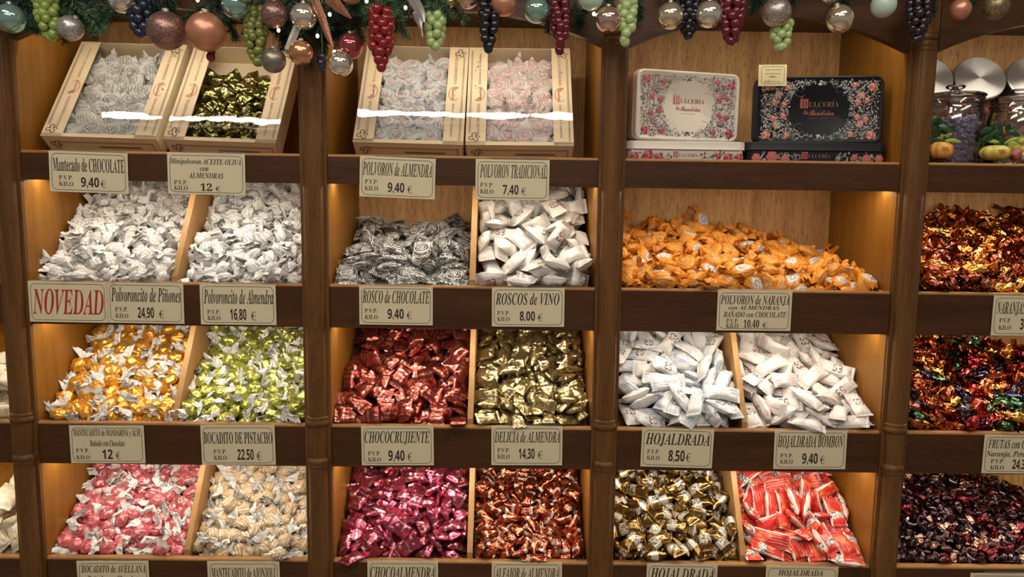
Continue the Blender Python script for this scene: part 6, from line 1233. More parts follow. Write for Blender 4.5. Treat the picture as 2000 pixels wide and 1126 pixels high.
def lid_art(t, w, h, dark, off, seed, logo_w=.30):
    rs = random.Random(seed); s = MB()   # 0 main strokes, 1 paler strokes
    iw, ih = w*.5-.013, h*.5-.012
    def inside(x, z):   # the plain medallion in the middle
        return (abs(x)/(w*.235))**2.6+(abs(z)/(h*.375))**2.6 < 1
    for k in range(3300):
        x, z = rs.uniform(-iw, iw), rs.uniform(-ih, ih)
        if inside(x, z): continue
        if rs.random() < .72: leaf(s, x, z, rs.uniform(0, 2*PI), rs.uniform(.0035, .0070), rs.uniform(.0014, .0027), off-.0001*rs.random(), rs.choice((0, 0, 1)), .0008 if dark else 0)
        elif rs.random() < .5: curl(s, x, z, rs.uniform(.002, .0042), rs.uniform(0, 6), rs.uniform(.6, 1.2), off, .0007, rs.choice((0, 1)), rs.choice((1, -1)))
    s2 = s
    for sx in (1, -1):          # lace scrolls round the medallion
        for sz in (1, -1):
            for cx, cz, r in ((.155, .29, .016), (.185, .37, .011), (.215, .24, .010), (.125, .36, .009), (.235, .32, .012), (.09, .41, .008), (.24, .17, .007)):
                curl(s2, sx*cx*w, sz*cz*h, r, rs.uniform(0, 6), 1.1, off-.0002, .0010, 2, sx*sz)
        for k in range(4): leaf(s, 0, sx*h*(.40), PI/2+sx*0+(k-1.5)*.5 if sx < 0 else -PI/2+(k-1.5)*.5, .008, .003, off, 0, .0005)
    s.build('scroll_pattern', [silver, dimsilver, bluegrey] if dark else [navy, grey_, grey_], t, world=False)
    big = [(-.40, .36, .0090), (.41, .33, .0092), (-.41, -.36, .0090), (.41, -.37, .0098)]
    small = [(-.25, .33, .0065), (.27, .36, .0065), (-.35, .12, .0068), (-.275, .085, .0062), (.30, .11, .0068), (.37, .135, .0062), (-.355, -.12, .0066), (-.28, -.08, .0064), (.30, -.11, .0064), (.365, -.14, .0062), (-.25, -.37, .0065), (.255, -.36, .006)]
    for i, (x, z, r) in enumerate(big+small):
        m = MB(); rose(m, x*w, z*h, r, off-.0004, 0, 1); m.build('printed_rose', [salmon_a, salmon_b] if dark else [rose_a, rose_b], t, world=False)
    # bird-like sprays at the corners are drawn as plumes of long leaves
    p = MB()
    for x, z, a in ((-.34, .27, -.9), (.34, .25, -2.2), (-.35, -.26, .8), (.34, -.25, 2.3)):
        for k in range(7): leaf(p, x*w, z*h, a+(k-3)*.28, .020-.0012*abs(k-3), .0042, off-.0003-.0001*k, k % 2, .0006)
    p.build('printed_plume', [plain('plume_rose', (.42, .20, .16), .4), plain('plume_pale', (.55, .46, .40), .4)] if dark else [plain('plume_plum', (.22, .07, .10), .45), grey_], t, world=False)
    logo(t, w*logo_w, 0, h*.01, off-.0003, dark)
def logo(t, w, cx, cz, off, dark, two=True):
    """the shop's emblem: a square initial, the small capitals, and the name in script"""
    a = MB(); red = salmon_a if dark else rose_a; s = w*.20; x0 = cx-w/2; z0 = cz+w*.03
    a.box((x0, off, z0), (x0+s*1.05, off+.0002, z0+s*1.2)); a.build('logo_block', red, t, world=False)
    b = MB(); rr_line(b, x0+s*.06, x0+s*.99, z0+s*.07, z0+s*1.13, s*.1, s*.05, off-.0001); put_text(b, 'D', 'b', x0+s*.22, x0+s*.85, z0+s*.2, s*.8, off-.0002)
    b.build('logo_initial', tin_black if dark else tin_white, t, world=False)
    c = MB(); put_text(c, 'ULCERÍA', 'b', x0+s*1.15, cx+w/2, z0+s*.18, s*.62, off-.0001, bold=-.012)
    if two:
        put_text(c, 'La', 'scr', x0+s*.05, x0+s*.35, z0+s*1.30, s*.30, off-.0001)
        for k in range(2): c.box((cx-w*.25+k*w*.25, off, cz-w*.235), (cx-w*.02+k*w*.25, off+.0001, cz-w*.228))
    c.build('lettering', plain('logo_bronze', (.30, .16, .13), .4) if dark else plain('logo_plum', (.16, .05, .06), .5), t, world=False)
    if two:
        d = MB(); put_text(d, 'La', 'scr', cx-w*.42, cx-w*.28, cz-w*.13, w*.10, off-.0001); put_text(d, 'Rondeña', 'scr', cx-w*.26, cx+w*.38, cz-w*.155, w*.135, off-.0001)
        d.build('script_name', red, t, world=False)
def tin_side_art(t, w, h, dark, off, seed):
    rs = random.Random(seed); s = MB()
    for sx in (-1, 1):
        for k in range(9):
            x = sx*w*(.15+.032*k); curl(s, x, h*(.06*math.sin(k*2)), .009, rs.uniform(0, 6), .8, off, .0016, k % 2, sx*(1 if k % 2 else -1))
            for q in range(3): leaf(s, x+rs.uniform(-.004, .004), rs.uniform(-h*.24, h*.30), rs.uniform(0, 6), .009, .0035, off-.0001, rs.choice((0, 1)))
    s.build('scroll_pattern', [silver, dimsilver] if dark else [navy, grey_], t, world=False)
    for x, z, r in ((-.345, .06, .0125), (-.245, -.06, .0095), (.375, -.04, .0105), (.285, .10, .0070), (-.465, -.02, .0100), (.470, .02, .0090)):
        m = MB(); rose(m, x*w, z*h, r, off-.0004, 0, 1, .002); m.build('printed_rose', [salmon_a, rose_b] if dark else [rose_a, rose_b], t, world=False)
    logo(t, w*.22, -.01*w, -.10*h, off-.0003, dark, False)
def tin(label, w, h, depth, m4, dark, art, seed, lid_h=.020):
    t = thing('decorated_tin', label, 'tin', mat=m4, group='decorated tins')
    mat = tin_black if dark else tin_white
    b = MB(); loft(b, w-.006, h-.006, .019, [(0, lid_h-.002), (0, depth-.003), (.002, depth)]); b.build('tin_body', mat, t, smooth=True, angle=35, world=False)
    l = MB(); loft(l, w, h, .021, [(.0075, .0022), (.0062, .0008), (.0045, .0), (.002, .0008), (.0004, .003), (0, .006), (0, lid_h-.003), (-.0012, lid_h-.0015), (0, lid_h)]); l.build('lid', mat, t, smooth=True, angle=50, world=False)
    if art: lid_art(t, w, h, dark, .0014, seed)
    return t
def lying(label, w, d, hgt, x, y, z, yaw, dark, seed):
    """a closed tin lying flat: its lid is on top, its decorated side faces the shop"""
    m4 = Matrix.Translation((x, y, z)) @ Matrix.Rotation(yaw, 4, 'Z')
    t = thing('decorated_tin', label, 'tin', mat=m4, group='decorated tins'); mat = tin_black if dark else tin_white
    rot = lambda mb: setattr(mb, 'v', [(a, c_, -b) for a, b, c_ in mb.v])
    b = MB(); loft(b, w-.006, d-.006, .020, [(0, .018), (0, hgt-.002), (.002, hgt)]); rot(b); b.v = [(a, b_, c_+hgt) for a, b_, c_ in b.v]; b.build('tin_body', mat, t, smooth=True, angle=35, world=False)
    l = MB(); loft(l, w, d, .022, [(.006, .002), (.004, 0), (.001, .001), (0, .004), (0, .017), (-.0012, .0185), (0, .020)]); rot(l); l.v = [(a, b_, c_+hgt) for a, b_, c_ in l.v]; l.build('lid', mat, t, smooth=True, angle=50, world=False)
    k = bpy.data.objects.new('printed_side', None)
    hold = MB(); hold.prism([(-w*.46, .0), (w*.46, .0), (w*.46, hgt-.020), (-w*.46, hgt-.020)], 'y', -(d-.006)/2-.0003, -(d-.006)/2)
    hold.build('printed_band', mat, t, world=False)
    tt = t; s_off = -(d-.006)/2-.0006
    class Shift: pass
    n0 = set(bpy.data.objects)
    tin_side_art(t, w*.93, hgt-.02, dark, s_off, seed)
    for o in set(bpy.data.objects)-n0: o.location.z = (hgt-.020)/2
    bpy.data.objects.remove(k)
    return t
SHELF1 = 1.3868
def stand_tin(label, TL, TR, BL, yaw, y, dark, seed, depth=.062, lean=0.0):
    """a tin standing on its long side, lid towards the shop; corners are pixels, y the depth of its left edge"""
    a = at_y(*TL, y); c = at_y(*BL, y)
    # the right edge lies on the vertical plane through the left edge turned by yaw
    d = FWD+RT*((TR[0]-1000)/FPX)-UP*((TR[1]-563)/FPX); n = Vector((math.sin(yaw), -math.cos(yaw), 0))
    b = CAM+d*((a-CAM).dot(n)/d.dot(n)); w = math.hypot(b.x-a.x, b.y-a.y); h = a.z-c.z
    X = Vector((math.cos(yaw), math.sin(yaw), 0)); cen = Vector((c.x, c.y, c.z))+X*w/2+Vector((0, 0, h/2))
    roll = math.atan2(b.z-a.z, w)*.35
    m4 = Matrix.Translation(cen) @ Matrix.Rotation(yaw, 4, 'Z') @ Matrix.Rotation(-roll, 4, 'Y')
    print('tin', w, h, cen, b)
    return tin(label, w, h, depth, m4, dark, True, seed), m4, w, h
stand_tin('white tin with rose and scroll print, standing on another white tin', (1240, 132), (1443, 146), (1240, 272), math.radians(15), .135, False, 11)
bt, bm, bw, bh = stand_tin('black tin with pink roses, standing on another black tin', (1476, 147), (1729, 138), (1472, 280), math.radians(-4), .075, True, 12, .05)
zc = at_y(1300, 277, .08).z
lying('closed white tin with roses along its side, lying under the standing white tin', .283, .20, zc-SHELF1, .5205, .145, SHELF1, math.radians(.8), False, 13)
zc2 = at_y(1600, 280, .08).z
lying('closed black tin with roses along its side, lying under the standing black tin', .331, .20, zc2-SHELF1, .8305, .145, SHELF1, math.radians(-.5), True, 14)
# small price card standing at the corner of the black tin
m, w_, h_ = frame_from((1483, 126.5), (1538, 126), (1480, 168), .064)
t = thing('price_card', 'small yellow price card at the upper corner of the black tin', 'price card', mat=m)
MB().box((-w_/2, -.0004, -h_/2), (w_/2, .0006, h_/2)).build('card', NT('yellow_card').set(color=(.84, .74, .42), rough=.5).m, t, world=False)
b = MB(); rr_line(b, -w_*.40, w_*.42, -h_*.41, h_*.42, .006, .0008, -.0007); b.build('border_line', M['ink'], t, world=False)
l = MB()
for s, a_, b_, v_ in (('Lata Navidad', -.26, .30, .22), ('una decorada', -.26, .28, .05), ('1.000 g', -.13, .14, -.11), ('15,50 € / 1 Lata', -.29, .28, -.34)):
    put_text(l, s.replace('€', 'E') if False else s, 'i', w_*a_, w_*b_, h_*v_, h_*.085, -.0008, bold=.004)
l.build('lettering', M['ink'], t, world=False)
# ------------------------------------------------------------------ jars and marzipan on the last shelf
steel = NT('spun_steel'); tg = steel.new('ShaderNodeTangent', direction_type='RADIAL', axis='Z')
steel.set(color=(.95, .94, .92), metal=.88, rough=.36, aniso=.85); steel.b.inputs['Anisotropic Rotation'].default_value = .25; steel.l.new(tg.outputs[0], steel.b.inputs['Tangent']); M['steel'] = steel.m
M['steel_rim'] = plain('dark_steel_rim', (.30, .28, .26), .35, 1.0)
def lumps(name, mat, r, nvar, seed):
    out = []
    for k in range(nvar):
        m = MB(); m.sphere((0, 0, 0), r, 12, 8)
        m.v = [tuple(Vector(v)*(1+.30*noise.noise(Vector(v)*160+Vector((seed+k*9, 0, 0))))) for v in m.v]
        out.append((m.mesh(name, mat, True), []))
    return out
sugar = NT('sugared_violet'); _o = sugar.obj(); sugar.set(color=sugar.mix(sugar.step(sugar.noise(sugar.shift(_o), 260, 3), .42, .62), (.065, .032, .10), (.42, .34, .52)), rough=.7); sugar.bump(sugar.noise(_o, 500, 2), .6, .002)
ruby = plain('red_boiled_sweet', (.26, .045, .030), .3)
def jar(label, c, R, H, neck, sweets, cat, lab, group, fill, pitch, seed, lidded=True):
    x, y, z = c; t = thing('glass_jar', label, 'jar', (x, y, z), 'glass jars on the last shelf'); rs = random.Random(seed)
    prof = [(0, .001), (R*.86, .001), (R*.95, .006), (R, .020), (R, H*.60), (R*.985, H*.72), (R*.93, H*.80), (neck, H*.86), (neck, H*.885), (neck*1.045, H*.895), (neck*1.045, H*.92), (neck, H*.93), (neck, H*.955), (neck*1.05, H*.965), (neck*1.06, H*.985), (neck*1.02, H)]
    MB().lathe(prof, 40).build('jar_body', M['glass'], t, smooth=True, world=False)
    if lidded:
        l = [(neck*1.0, H*1.002), (neck*1.10, H*1.005), (neck*1.11, H*1.025), (neck*1.0, H*1.045), (neck*.6, H*1.065), (neck*.30, H*1.075), (.010, H*1.085), (.010, H*1.10), (.019, H*1.12), (.022, H*1.145), (.019, H*1.165), (.0, H*1.172)]
        q = MB().lathe(l, 40).build('glass_lid', M['glass'], t, smooth=True, world=False)
    if sweets:
        pr = sweets; k = 0; zz = pitch*.55
        while zz < fill:
            rr = R*.90 if zz < H*.66 else R*.80; n = int(2*PI*rr/(pitch*1.0)); a0 = rs.uniform(0, 6)
            for i in range(n):
                a = a0+2*PI*i/n
                if math.sin(a) > .45: continue
                rj = rr-pitch*.42-abs(rs.gauss(0, .004)); a += rs.uniform(-.05, .05)
                p = Vector((x+rj*math.cos(a), y+rj*math.sin(a), z+max(pitch*.68, zz+rs.uniform(-.006, .006))))
                M4 = Matrix.Translation(p) @ Quaternion((rs.gauss(0, 1), rs.gauss(0, 1), rs.gauss(0, 1), rs.gauss(0, 1))).normalized().to_matrix().to_4x4()
                o = spawn(rs.choice(pr), M4, lab, cat, group)
            zz += pitch*.86; k += 1
    return t
S1 = 1.3868
viol = lumps('violet_sweet', sugar.m, .0078, 3, 5); redl = lumps('red_sweet', ruby, .0085, 2, 8)
pj = at_y(1860, 250, .115)
jar('glass jar of purple sugared sweets behind the orange marzipan fruit', (pj.x, .115, S1), .068, at_y(1860, 190, .115).z-S1, .061, viol, 'sweet', 'purple sugared sweet piled inside the glass jar', 'purple sweets in the jar', .118, .0155, 3)
pj2 = at_y(1988, 250, .115)
jar('empty-topped glass jar at the right edge behind the yellow marzipan fruit', (pj2.x, .115, S1), .068, at_y(1988, 197, .115).z-S1, .061, None, None, None, None, 0, .02, 4)
def slant_jar(px, py, lab):
    y = .262; c = at_y(px, py, y); n = Vector((-.10, -.90, .44)).normalized()
    t = thing('lidded_jar', lab, 'jar', (c.x, y, S1), 'jars with steel lids')
    R = .064; H = c.z-S1
    # glass body leaning its mouth towards the shop
    prof = [(0, .001), (R*1.0, .001), (R*1.12, .010), (R*1.12, H*.62), (R*1.02, H*.80), (R*.80, H*.88)]
    g = MB().lathe(prof, 36); 
    g.v = [(a*1.0, b*.62+.020, z_) for a, b, z_ in g.v]
    g.build('jar_body', M['glass'], t, smooth=True, world=False)
    d = MB().lathe([(0, .0), (R*.955, .0), (R*.985, -.0015), (R, -.004)], 48).build('steel_lid', M['steel'], t, smooth=True, angle=30, world=False)
    q = n.to_track_quat('Z', 'Y'); d.location = Vector((0, 0, H)); d.rotation_mode = 'QUATERNION'; d.rotation_quaternion = q
    r = MB().lathe([(R*1.0, -.004), (R*1.01, -.007), (R*1.01, -.024), (R*.94, -.026), (R*.94, -.055)], 48).build('lid_rim', M['steel_rim'], t, smooth=True, angle=30, world=False)
    r.location = Vector((0, 0, H)); r.rotation_mode = 'QUATERNION'; r.rotation_quaternion = q
    rs = random.Random(int(px))
    for k in range(46):
        a = rs.uniform(PI*1.0, PI*2.0); zz = rs.uniform(.012, H*.74)
        p = Vector((c.x+R*1.0*math.cos(a), y+.020+R*.54*math.sin(a), S1+zz))
        spawn(rs.choice(redl), Matrix.Translation(p), 'red boiled sweet inside a jar with a steel lid', 'sweet', 'red sweets in the back jars')
slant_jar(1915, 151, 'glass jar with a wide round steel lid, fully seen above the purple sweets')
slant_jar(1812, 151, 'glass jar with a round steel lid half hidden by the right column')
slant_jar(2018, 152, 'glass jar with a round steel lid cut by the right edge')
def pumpkin(px, py, y, rx, rz, col, lab, lobes, ink):
    c = at_y(px, py, y); s = (c-CAM).dot(FWD)/FPX; RX, RZ = rx*s, rz*s
    t = thing('marzipan_fruit', lab, 'marzipan fruit', tuple(c), 'marzipan fruits')
    m = MB(); m.sphere((0, 0, 0), 1, 40, 18)
    m.v = [(x*RX*(1-.15*(abs(math.cos(lobes*math.atan2(yy, x)/2))**6)), yy*RX*.9*(1-.15*(abs(math.cos(lobes*math.atan2(yy, x)/2))**6)), z*RZ*(1-.20*max(0, 1-(x*x+yy*yy)*6))) for x, yy, z in m.v]
    mt = NT('marzipan_'+lab.split()[0]); mt.set(color=mt.mix(mt.step(mt.noise(mt.obj(), 60, 3), .35, .7), col, tuple(v*.82 for v in col)), rough=.42, sss=.15)
    m.build('fruit', mt.m, t, smooth=True, world=False)
    k = MB()
    for a in ((-1.75, -.9) if lobes > 7 else (-1.45, -.75)):
        for j in range(3):
            za = RZ*(.18-.16*j)
            P = []
            for i in range(7):
                b = a-.22+.44*i/6+.05*j; rr = math.sqrt(max(.05, 1-(za/RZ)**2))
                P += [(RX*1.012*rr*math.cos(b), RX*.912*rr*math.sin(b), za+.0012*math.sin(i*2.2)), (RX*1.012*rr*math.cos(b), RX*.912*rr*math.sin(b), za+.0016+.0012*math.sin(i*2.2+.6))]
            k.add(P, [(2*i, 2*i+2, 2*i+3, 2*i+1) for i in range(6)])
    k.build('printed_seal', ink, t, world=False)
    return t, c, RX, RZ
seal_red = plain('seal_red', (.55, .05, .02), .5)
green_leaf = NT('glossy_green_leaf'); green_leaf.set(color=green_leaf.mix(green_leaf.rnd(), (.012, .05, .022), (.03, .10, .035)), rough=.3); lime_leaf = plain('lime_leaf', (.36, .45, .06), .35)
def leaves(t, c0, spots, mat_i):
    for (dx, dz, dy, a, l, w_, mi) in spots:
        m = MB(); n = 7; P = []
        for i in range(n+1):
            s = i/n; ww = w_*math.sin(PI*min(.98, s*.9+.06))**.8; x = l*s*math.cos(a); z = l*s*math.sin(a)-l*.25*s*s
            P += [(dx+x-ww*math.sin(a), dy-.008*s, dz+z+ww*math.cos(a)), (dx+x, dy-.008*s-.003*math.sin(PI*s), dz+z), (dx+x+ww*math.sin(a), dy-.008*s, dz+z-ww*math.cos(a))]
        m.add(P, [f for i in range(n) for f in ((3*i, 3*i+3, 3*i+4, 3*i+1), (3*i+1, 3*i+4, 3*i+5, 3*i+2))])
        m.build('leaf', mat_i[mi], t, smooth=True, world=False)
rs = random.Random(4)
t1, c1, RX, RZ = pumpkin(1837, 293, .045, 24, 17.5, (.80, .42, .085), 'orange marzipan fruit with green leaves on the ledge by the right column', 10, seal_red)
leaves(t1, c1, [(rs.uniform(-.022, .022), RZ*.9+rs.uniform(0, .045), rs.uniform(.0, .02), rs.uniform(-.4, 3.4), rs.uniform(.022, .034), .007, 0) for k in range(20)]+[(.002, RZ*1.0, -.012, .15, .034, .0045, 1), (-.006, RZ*1.1, -.012, 1.9, .018, .005, 1), (.006, RZ*1.3, -.01, 1.2, .016, .005, 1)], (green_leaf.m, lime_leaf))
t2, c2, RX, RZ = pumpkin(1944, 298, .045, 29, 15.5, (.62, .54, .115), 'yellow marzipan fruit with green leaves on the ledge near the right edge', 8, seal_red)
leaves(t2, c2, [(rs.uniform(-.012, .034), RZ*1.0+rs.uniform(0, .040), rs.uniform(.0, .02), rs.uniform(-.3, 3.3), rs.uniform(.024, .036), .007, 0) for k in range(20)]+[(.012, RZ*1.15, -.012, .55, .040, .0045, 1), (.020, RZ*1.0, -.014, .3, .018, .006, 1), (-.02, RZ*1.3, -.008, .2, .018, .004, 1)], (green_leaf.m, lime_leaf))
def small_fruit(px, py, y, r, col, lab, rough=.4, bumpy=0):
    c = at_y(px, py, y); s = (c-CAM).dot(FWD)/FPX*r; m = MB(); m.sphere((0, 0, 0), s, 24, 14)
    if bumpy: m.v = [tuple(Vector(v)*(1+bumpy*noise.noise(Vector(v)*260))) for v in m.v]
    mt = NT('marzipan_'+lab.split()[0]+str(px)); mt.set(color=mt.mix(mt.step(mt.noise(mt.obj(), 90, 3), .4, .65), col, tuple(v*.7 for v in col)), rough=rough)
    o = m.build('marzipan_fruit', mt.m, None, smooth=True); o.location = c
    return tag(o, lab, 'marzipan fruit', 'marzipan fruits')
small_fruit(1959, 255, .062, 7.5, (.72, .16, .02), 'orange marzipan berry among the green leaves')
small_fruit(1994, 274, .062, 9, (.66, .58, .16), 'yellow round marzipan fruit resting on top at the right edge')
small_fruit(1980, 288, .055, 10, (.62, .56, .18), 'yellow round marzipan fruit next to the yellow segmented one', bumpy=.15)
small_fruit(1996, 291, .060, 9, (.68, .52, .08), 'golden round marzipan fruit cut by the right edge', bumpy=.1)
small_fruit(1983, 302, .045, 10.5, (.42, .14, .10), 'pinkish bumpy marzipan fruit on the ledge', bumpy=.5)
small_fruit(1999, 306, .045, 8, (.50, .50, .46), 'pale grey marzipan fruit on the ledge at the right edge', bumpy=.2)
# ------------------------------------------------------------------ the Christmas garland
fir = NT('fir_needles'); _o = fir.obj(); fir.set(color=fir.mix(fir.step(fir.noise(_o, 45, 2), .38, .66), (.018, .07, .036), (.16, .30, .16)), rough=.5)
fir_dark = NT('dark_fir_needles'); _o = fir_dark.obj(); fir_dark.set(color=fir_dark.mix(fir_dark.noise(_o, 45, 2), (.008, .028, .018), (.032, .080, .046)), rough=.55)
M['twig'] = plain('twig_bark', (.035, .028, .018), .8)
garland = thing('fir_garland', 'green fir garland draped along the top of the cabinets', 'garland', tuple(at_y(500, -60, -.07)))
def fir_branch(p0, p1, n, seed, mat, ln=.026, spread=1.0):
    rs = random.Random(seed); m = MB(); p0 = Vector(p0); p1 = Vector(p1); d = p1-p0; L = d.length; d.normalize()
    sag = Vector((0, 0, -.06*L))
    at = lambda s: p0.lerp(p1, s)+sag*(4*s*(1-s))
    m.tube([at(i/5) for i in range(6)], [.0016, .0015, .0014, .0012, .001, .0007], 5, 1)
    for k in range(n):
        s = rs.random()**.8; a = d.orthogonal().normalized(); b = d.cross(a); f = rs.uniform(0, 2*PI)
        out = (a*math.cos(f)+b*math.sin(f))*spread; v = (out*rs.uniform(.55, 1.0)+d*rs.uniform(.35, .95)).normalized()
        l = ln*rs.uniform(.7, 1.15)*(1-.25*s); w = v.cross(Vector((rs.gauss(0, 1), rs.gauss(0, 1), rs.gauss(0, 1)))).normalized()*.00075
        q = at(s); mid = q+v*l*.5+Vector((0, 0, -.0015*rs.random())); u = v.cross(w).normalized()*.0005
        m.add([q-w*.7, q+w*.7, mid+w+u, mid-w+u, q+v*l], [(0, 1, 2, 3), (3, 2, 4)])
    o = m.build('fir_branch', [mat, M['twig']], garland)
    return o
rs = random.Random(21)
# main twisted stem above the frame, then branches that hang from it
m = MB(); m.tube([at_y(-120+130*i, -70+8*math.sin(i), -.075) for i in range(18)], .004, 8); m.build('main_stem', M['twig'], garland)
spots = []
for k in range(104):      # the dense left half
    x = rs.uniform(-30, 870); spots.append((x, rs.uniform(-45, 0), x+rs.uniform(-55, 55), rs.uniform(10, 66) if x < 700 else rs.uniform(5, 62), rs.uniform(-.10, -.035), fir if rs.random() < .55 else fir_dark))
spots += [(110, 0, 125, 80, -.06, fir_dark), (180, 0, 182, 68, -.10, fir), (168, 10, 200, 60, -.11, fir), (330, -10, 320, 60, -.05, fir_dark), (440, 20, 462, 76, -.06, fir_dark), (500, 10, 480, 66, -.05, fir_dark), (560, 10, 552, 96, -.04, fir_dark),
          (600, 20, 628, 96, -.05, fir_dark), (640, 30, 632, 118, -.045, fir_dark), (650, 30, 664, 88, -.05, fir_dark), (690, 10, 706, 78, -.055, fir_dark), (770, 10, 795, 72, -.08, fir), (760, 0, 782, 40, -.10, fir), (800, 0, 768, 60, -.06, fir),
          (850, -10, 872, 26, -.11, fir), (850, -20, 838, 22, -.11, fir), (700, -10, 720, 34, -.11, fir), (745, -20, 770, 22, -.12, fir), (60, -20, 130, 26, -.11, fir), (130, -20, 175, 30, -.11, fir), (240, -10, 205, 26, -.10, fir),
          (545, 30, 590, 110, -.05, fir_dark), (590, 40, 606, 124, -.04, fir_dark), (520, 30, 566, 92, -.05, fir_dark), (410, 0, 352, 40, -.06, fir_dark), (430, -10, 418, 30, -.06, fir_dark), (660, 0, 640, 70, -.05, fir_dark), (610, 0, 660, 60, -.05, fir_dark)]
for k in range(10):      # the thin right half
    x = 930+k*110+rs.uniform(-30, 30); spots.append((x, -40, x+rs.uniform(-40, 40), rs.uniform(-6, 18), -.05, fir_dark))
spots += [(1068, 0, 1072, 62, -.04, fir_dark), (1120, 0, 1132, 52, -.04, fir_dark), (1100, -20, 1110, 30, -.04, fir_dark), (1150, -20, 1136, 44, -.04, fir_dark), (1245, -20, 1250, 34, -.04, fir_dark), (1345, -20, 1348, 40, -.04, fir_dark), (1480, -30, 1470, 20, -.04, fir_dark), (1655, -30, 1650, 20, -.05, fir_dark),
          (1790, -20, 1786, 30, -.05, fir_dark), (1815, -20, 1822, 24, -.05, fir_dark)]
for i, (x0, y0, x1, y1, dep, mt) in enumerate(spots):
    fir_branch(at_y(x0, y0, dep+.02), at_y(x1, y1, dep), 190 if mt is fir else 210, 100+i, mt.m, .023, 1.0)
# baubles
def glit(name, c, dark):
    t = NT(name); o = t.obj(); v = t.vor(o, 1000, 'F1', 'Color'); s = t.xyz(v)[0]
    t.set(color=t.mix(s, dark, c), rough=t.math('ADD', t.math('MULTIPLY', s, .3), .18), metal=.8)
    n = t.new('ShaderNodeBump'); n.inputs['Strength'].default_value = 1.0; n.inputs['Distance'].default_value = .004
    t.l.new(s, n.inputs['Height']); t.l.new(n.outputs[0], t.b.inputs['Normal']); return t.m
BM = {
 'teal': NT('shiny_teal_glass').set(color=(.34, .58, .53), rough=.08, metal=.75, coat=.5, crough=.03).m, 'silver': NT('shiny_silver').set(color=(.88, .84, .76), rough=.09, metal=.88).m,
 'champagne': NT('shiny_champagne').set(color=(.86, .76, .60), rough=.10, metal=.9).m, 'copper': NT('satin_copper').set(color=(.68, .31, .20), rough=.36, metal=.65).m,
 'copper_shine': NT('bright_copper').set(color=(.72, .36, .20), rough=.22, metal=.85).m, 'rose': glit('rose_glitter', (.62, .38, .34), (.10, .045, .045)), 'glitter': glit('silver_glitter', (.86, .85, .83), (.28, .27, .26)),
 'grey': NT('satin_grey').set(color=(.30, .27, .23), rough=.34, metal=.75).m, 'mint': NT('matte_mint').set(color=(.50, .66, .57), rough=.32, coat=.3).m, 'pink': NT('pearl_pink').set(color=(.74, .53, .47), rough=.10, metal=.9).m,
 'red': NT('pink_glass').set(color=(.42, .09, .11), rough=.08, metal=.7, coat=.5).m, 'goldgreen': NT('gold_green').set(color=(.42, .45, .22), rough=.08, metal=.9).m, 'goldglit': glit('gold_glitter', (.55, .45, .28), (.08, .06, .035)), 'rosesilver': glit('pale_rose_glitter', (.80, .70, .66), (.25, .19, .17)),
}
def bauble(px, py, r, mat, lab, y=-.115, sx=1.0, tilt=0.0):
    c = at_y(px, py, y); s = (c-CAM).dot(FWD)/FPX; R = r*s
    t = thing('bauble', lab, 'bauble', tuple(c), 'Christmas baubles')
    m = MB(); m.sphere((0, 0, 0), R, 40, 24, sc=(1, 1, sx)); b = m.build('ball', BM[mat], t, smooth=True, world=False)
    k = MB(); k.lathe([(R*.20, R*.965*sx), (R*.21, R*1.10*sx), (R*.17, R*1.13*sx), (0, R*1.14*sx)], 16); k.build('cap', M['alu'], t, smooth=True, angle=30, world=False)
    h = MB(); h.tube([(0, 0, R*1.12*sx), (R*.05, 0, R*1.3*sx), (0, 0.0, R*1.45*sx), (0, .005, R*1.5*sx+max(.02, .075-.0011*py*.7))], .0006, 5); h.build('hanging_thread', M['twig'], t, world=False)
    t.rotation_euler = (0, tilt, 0)
    return t
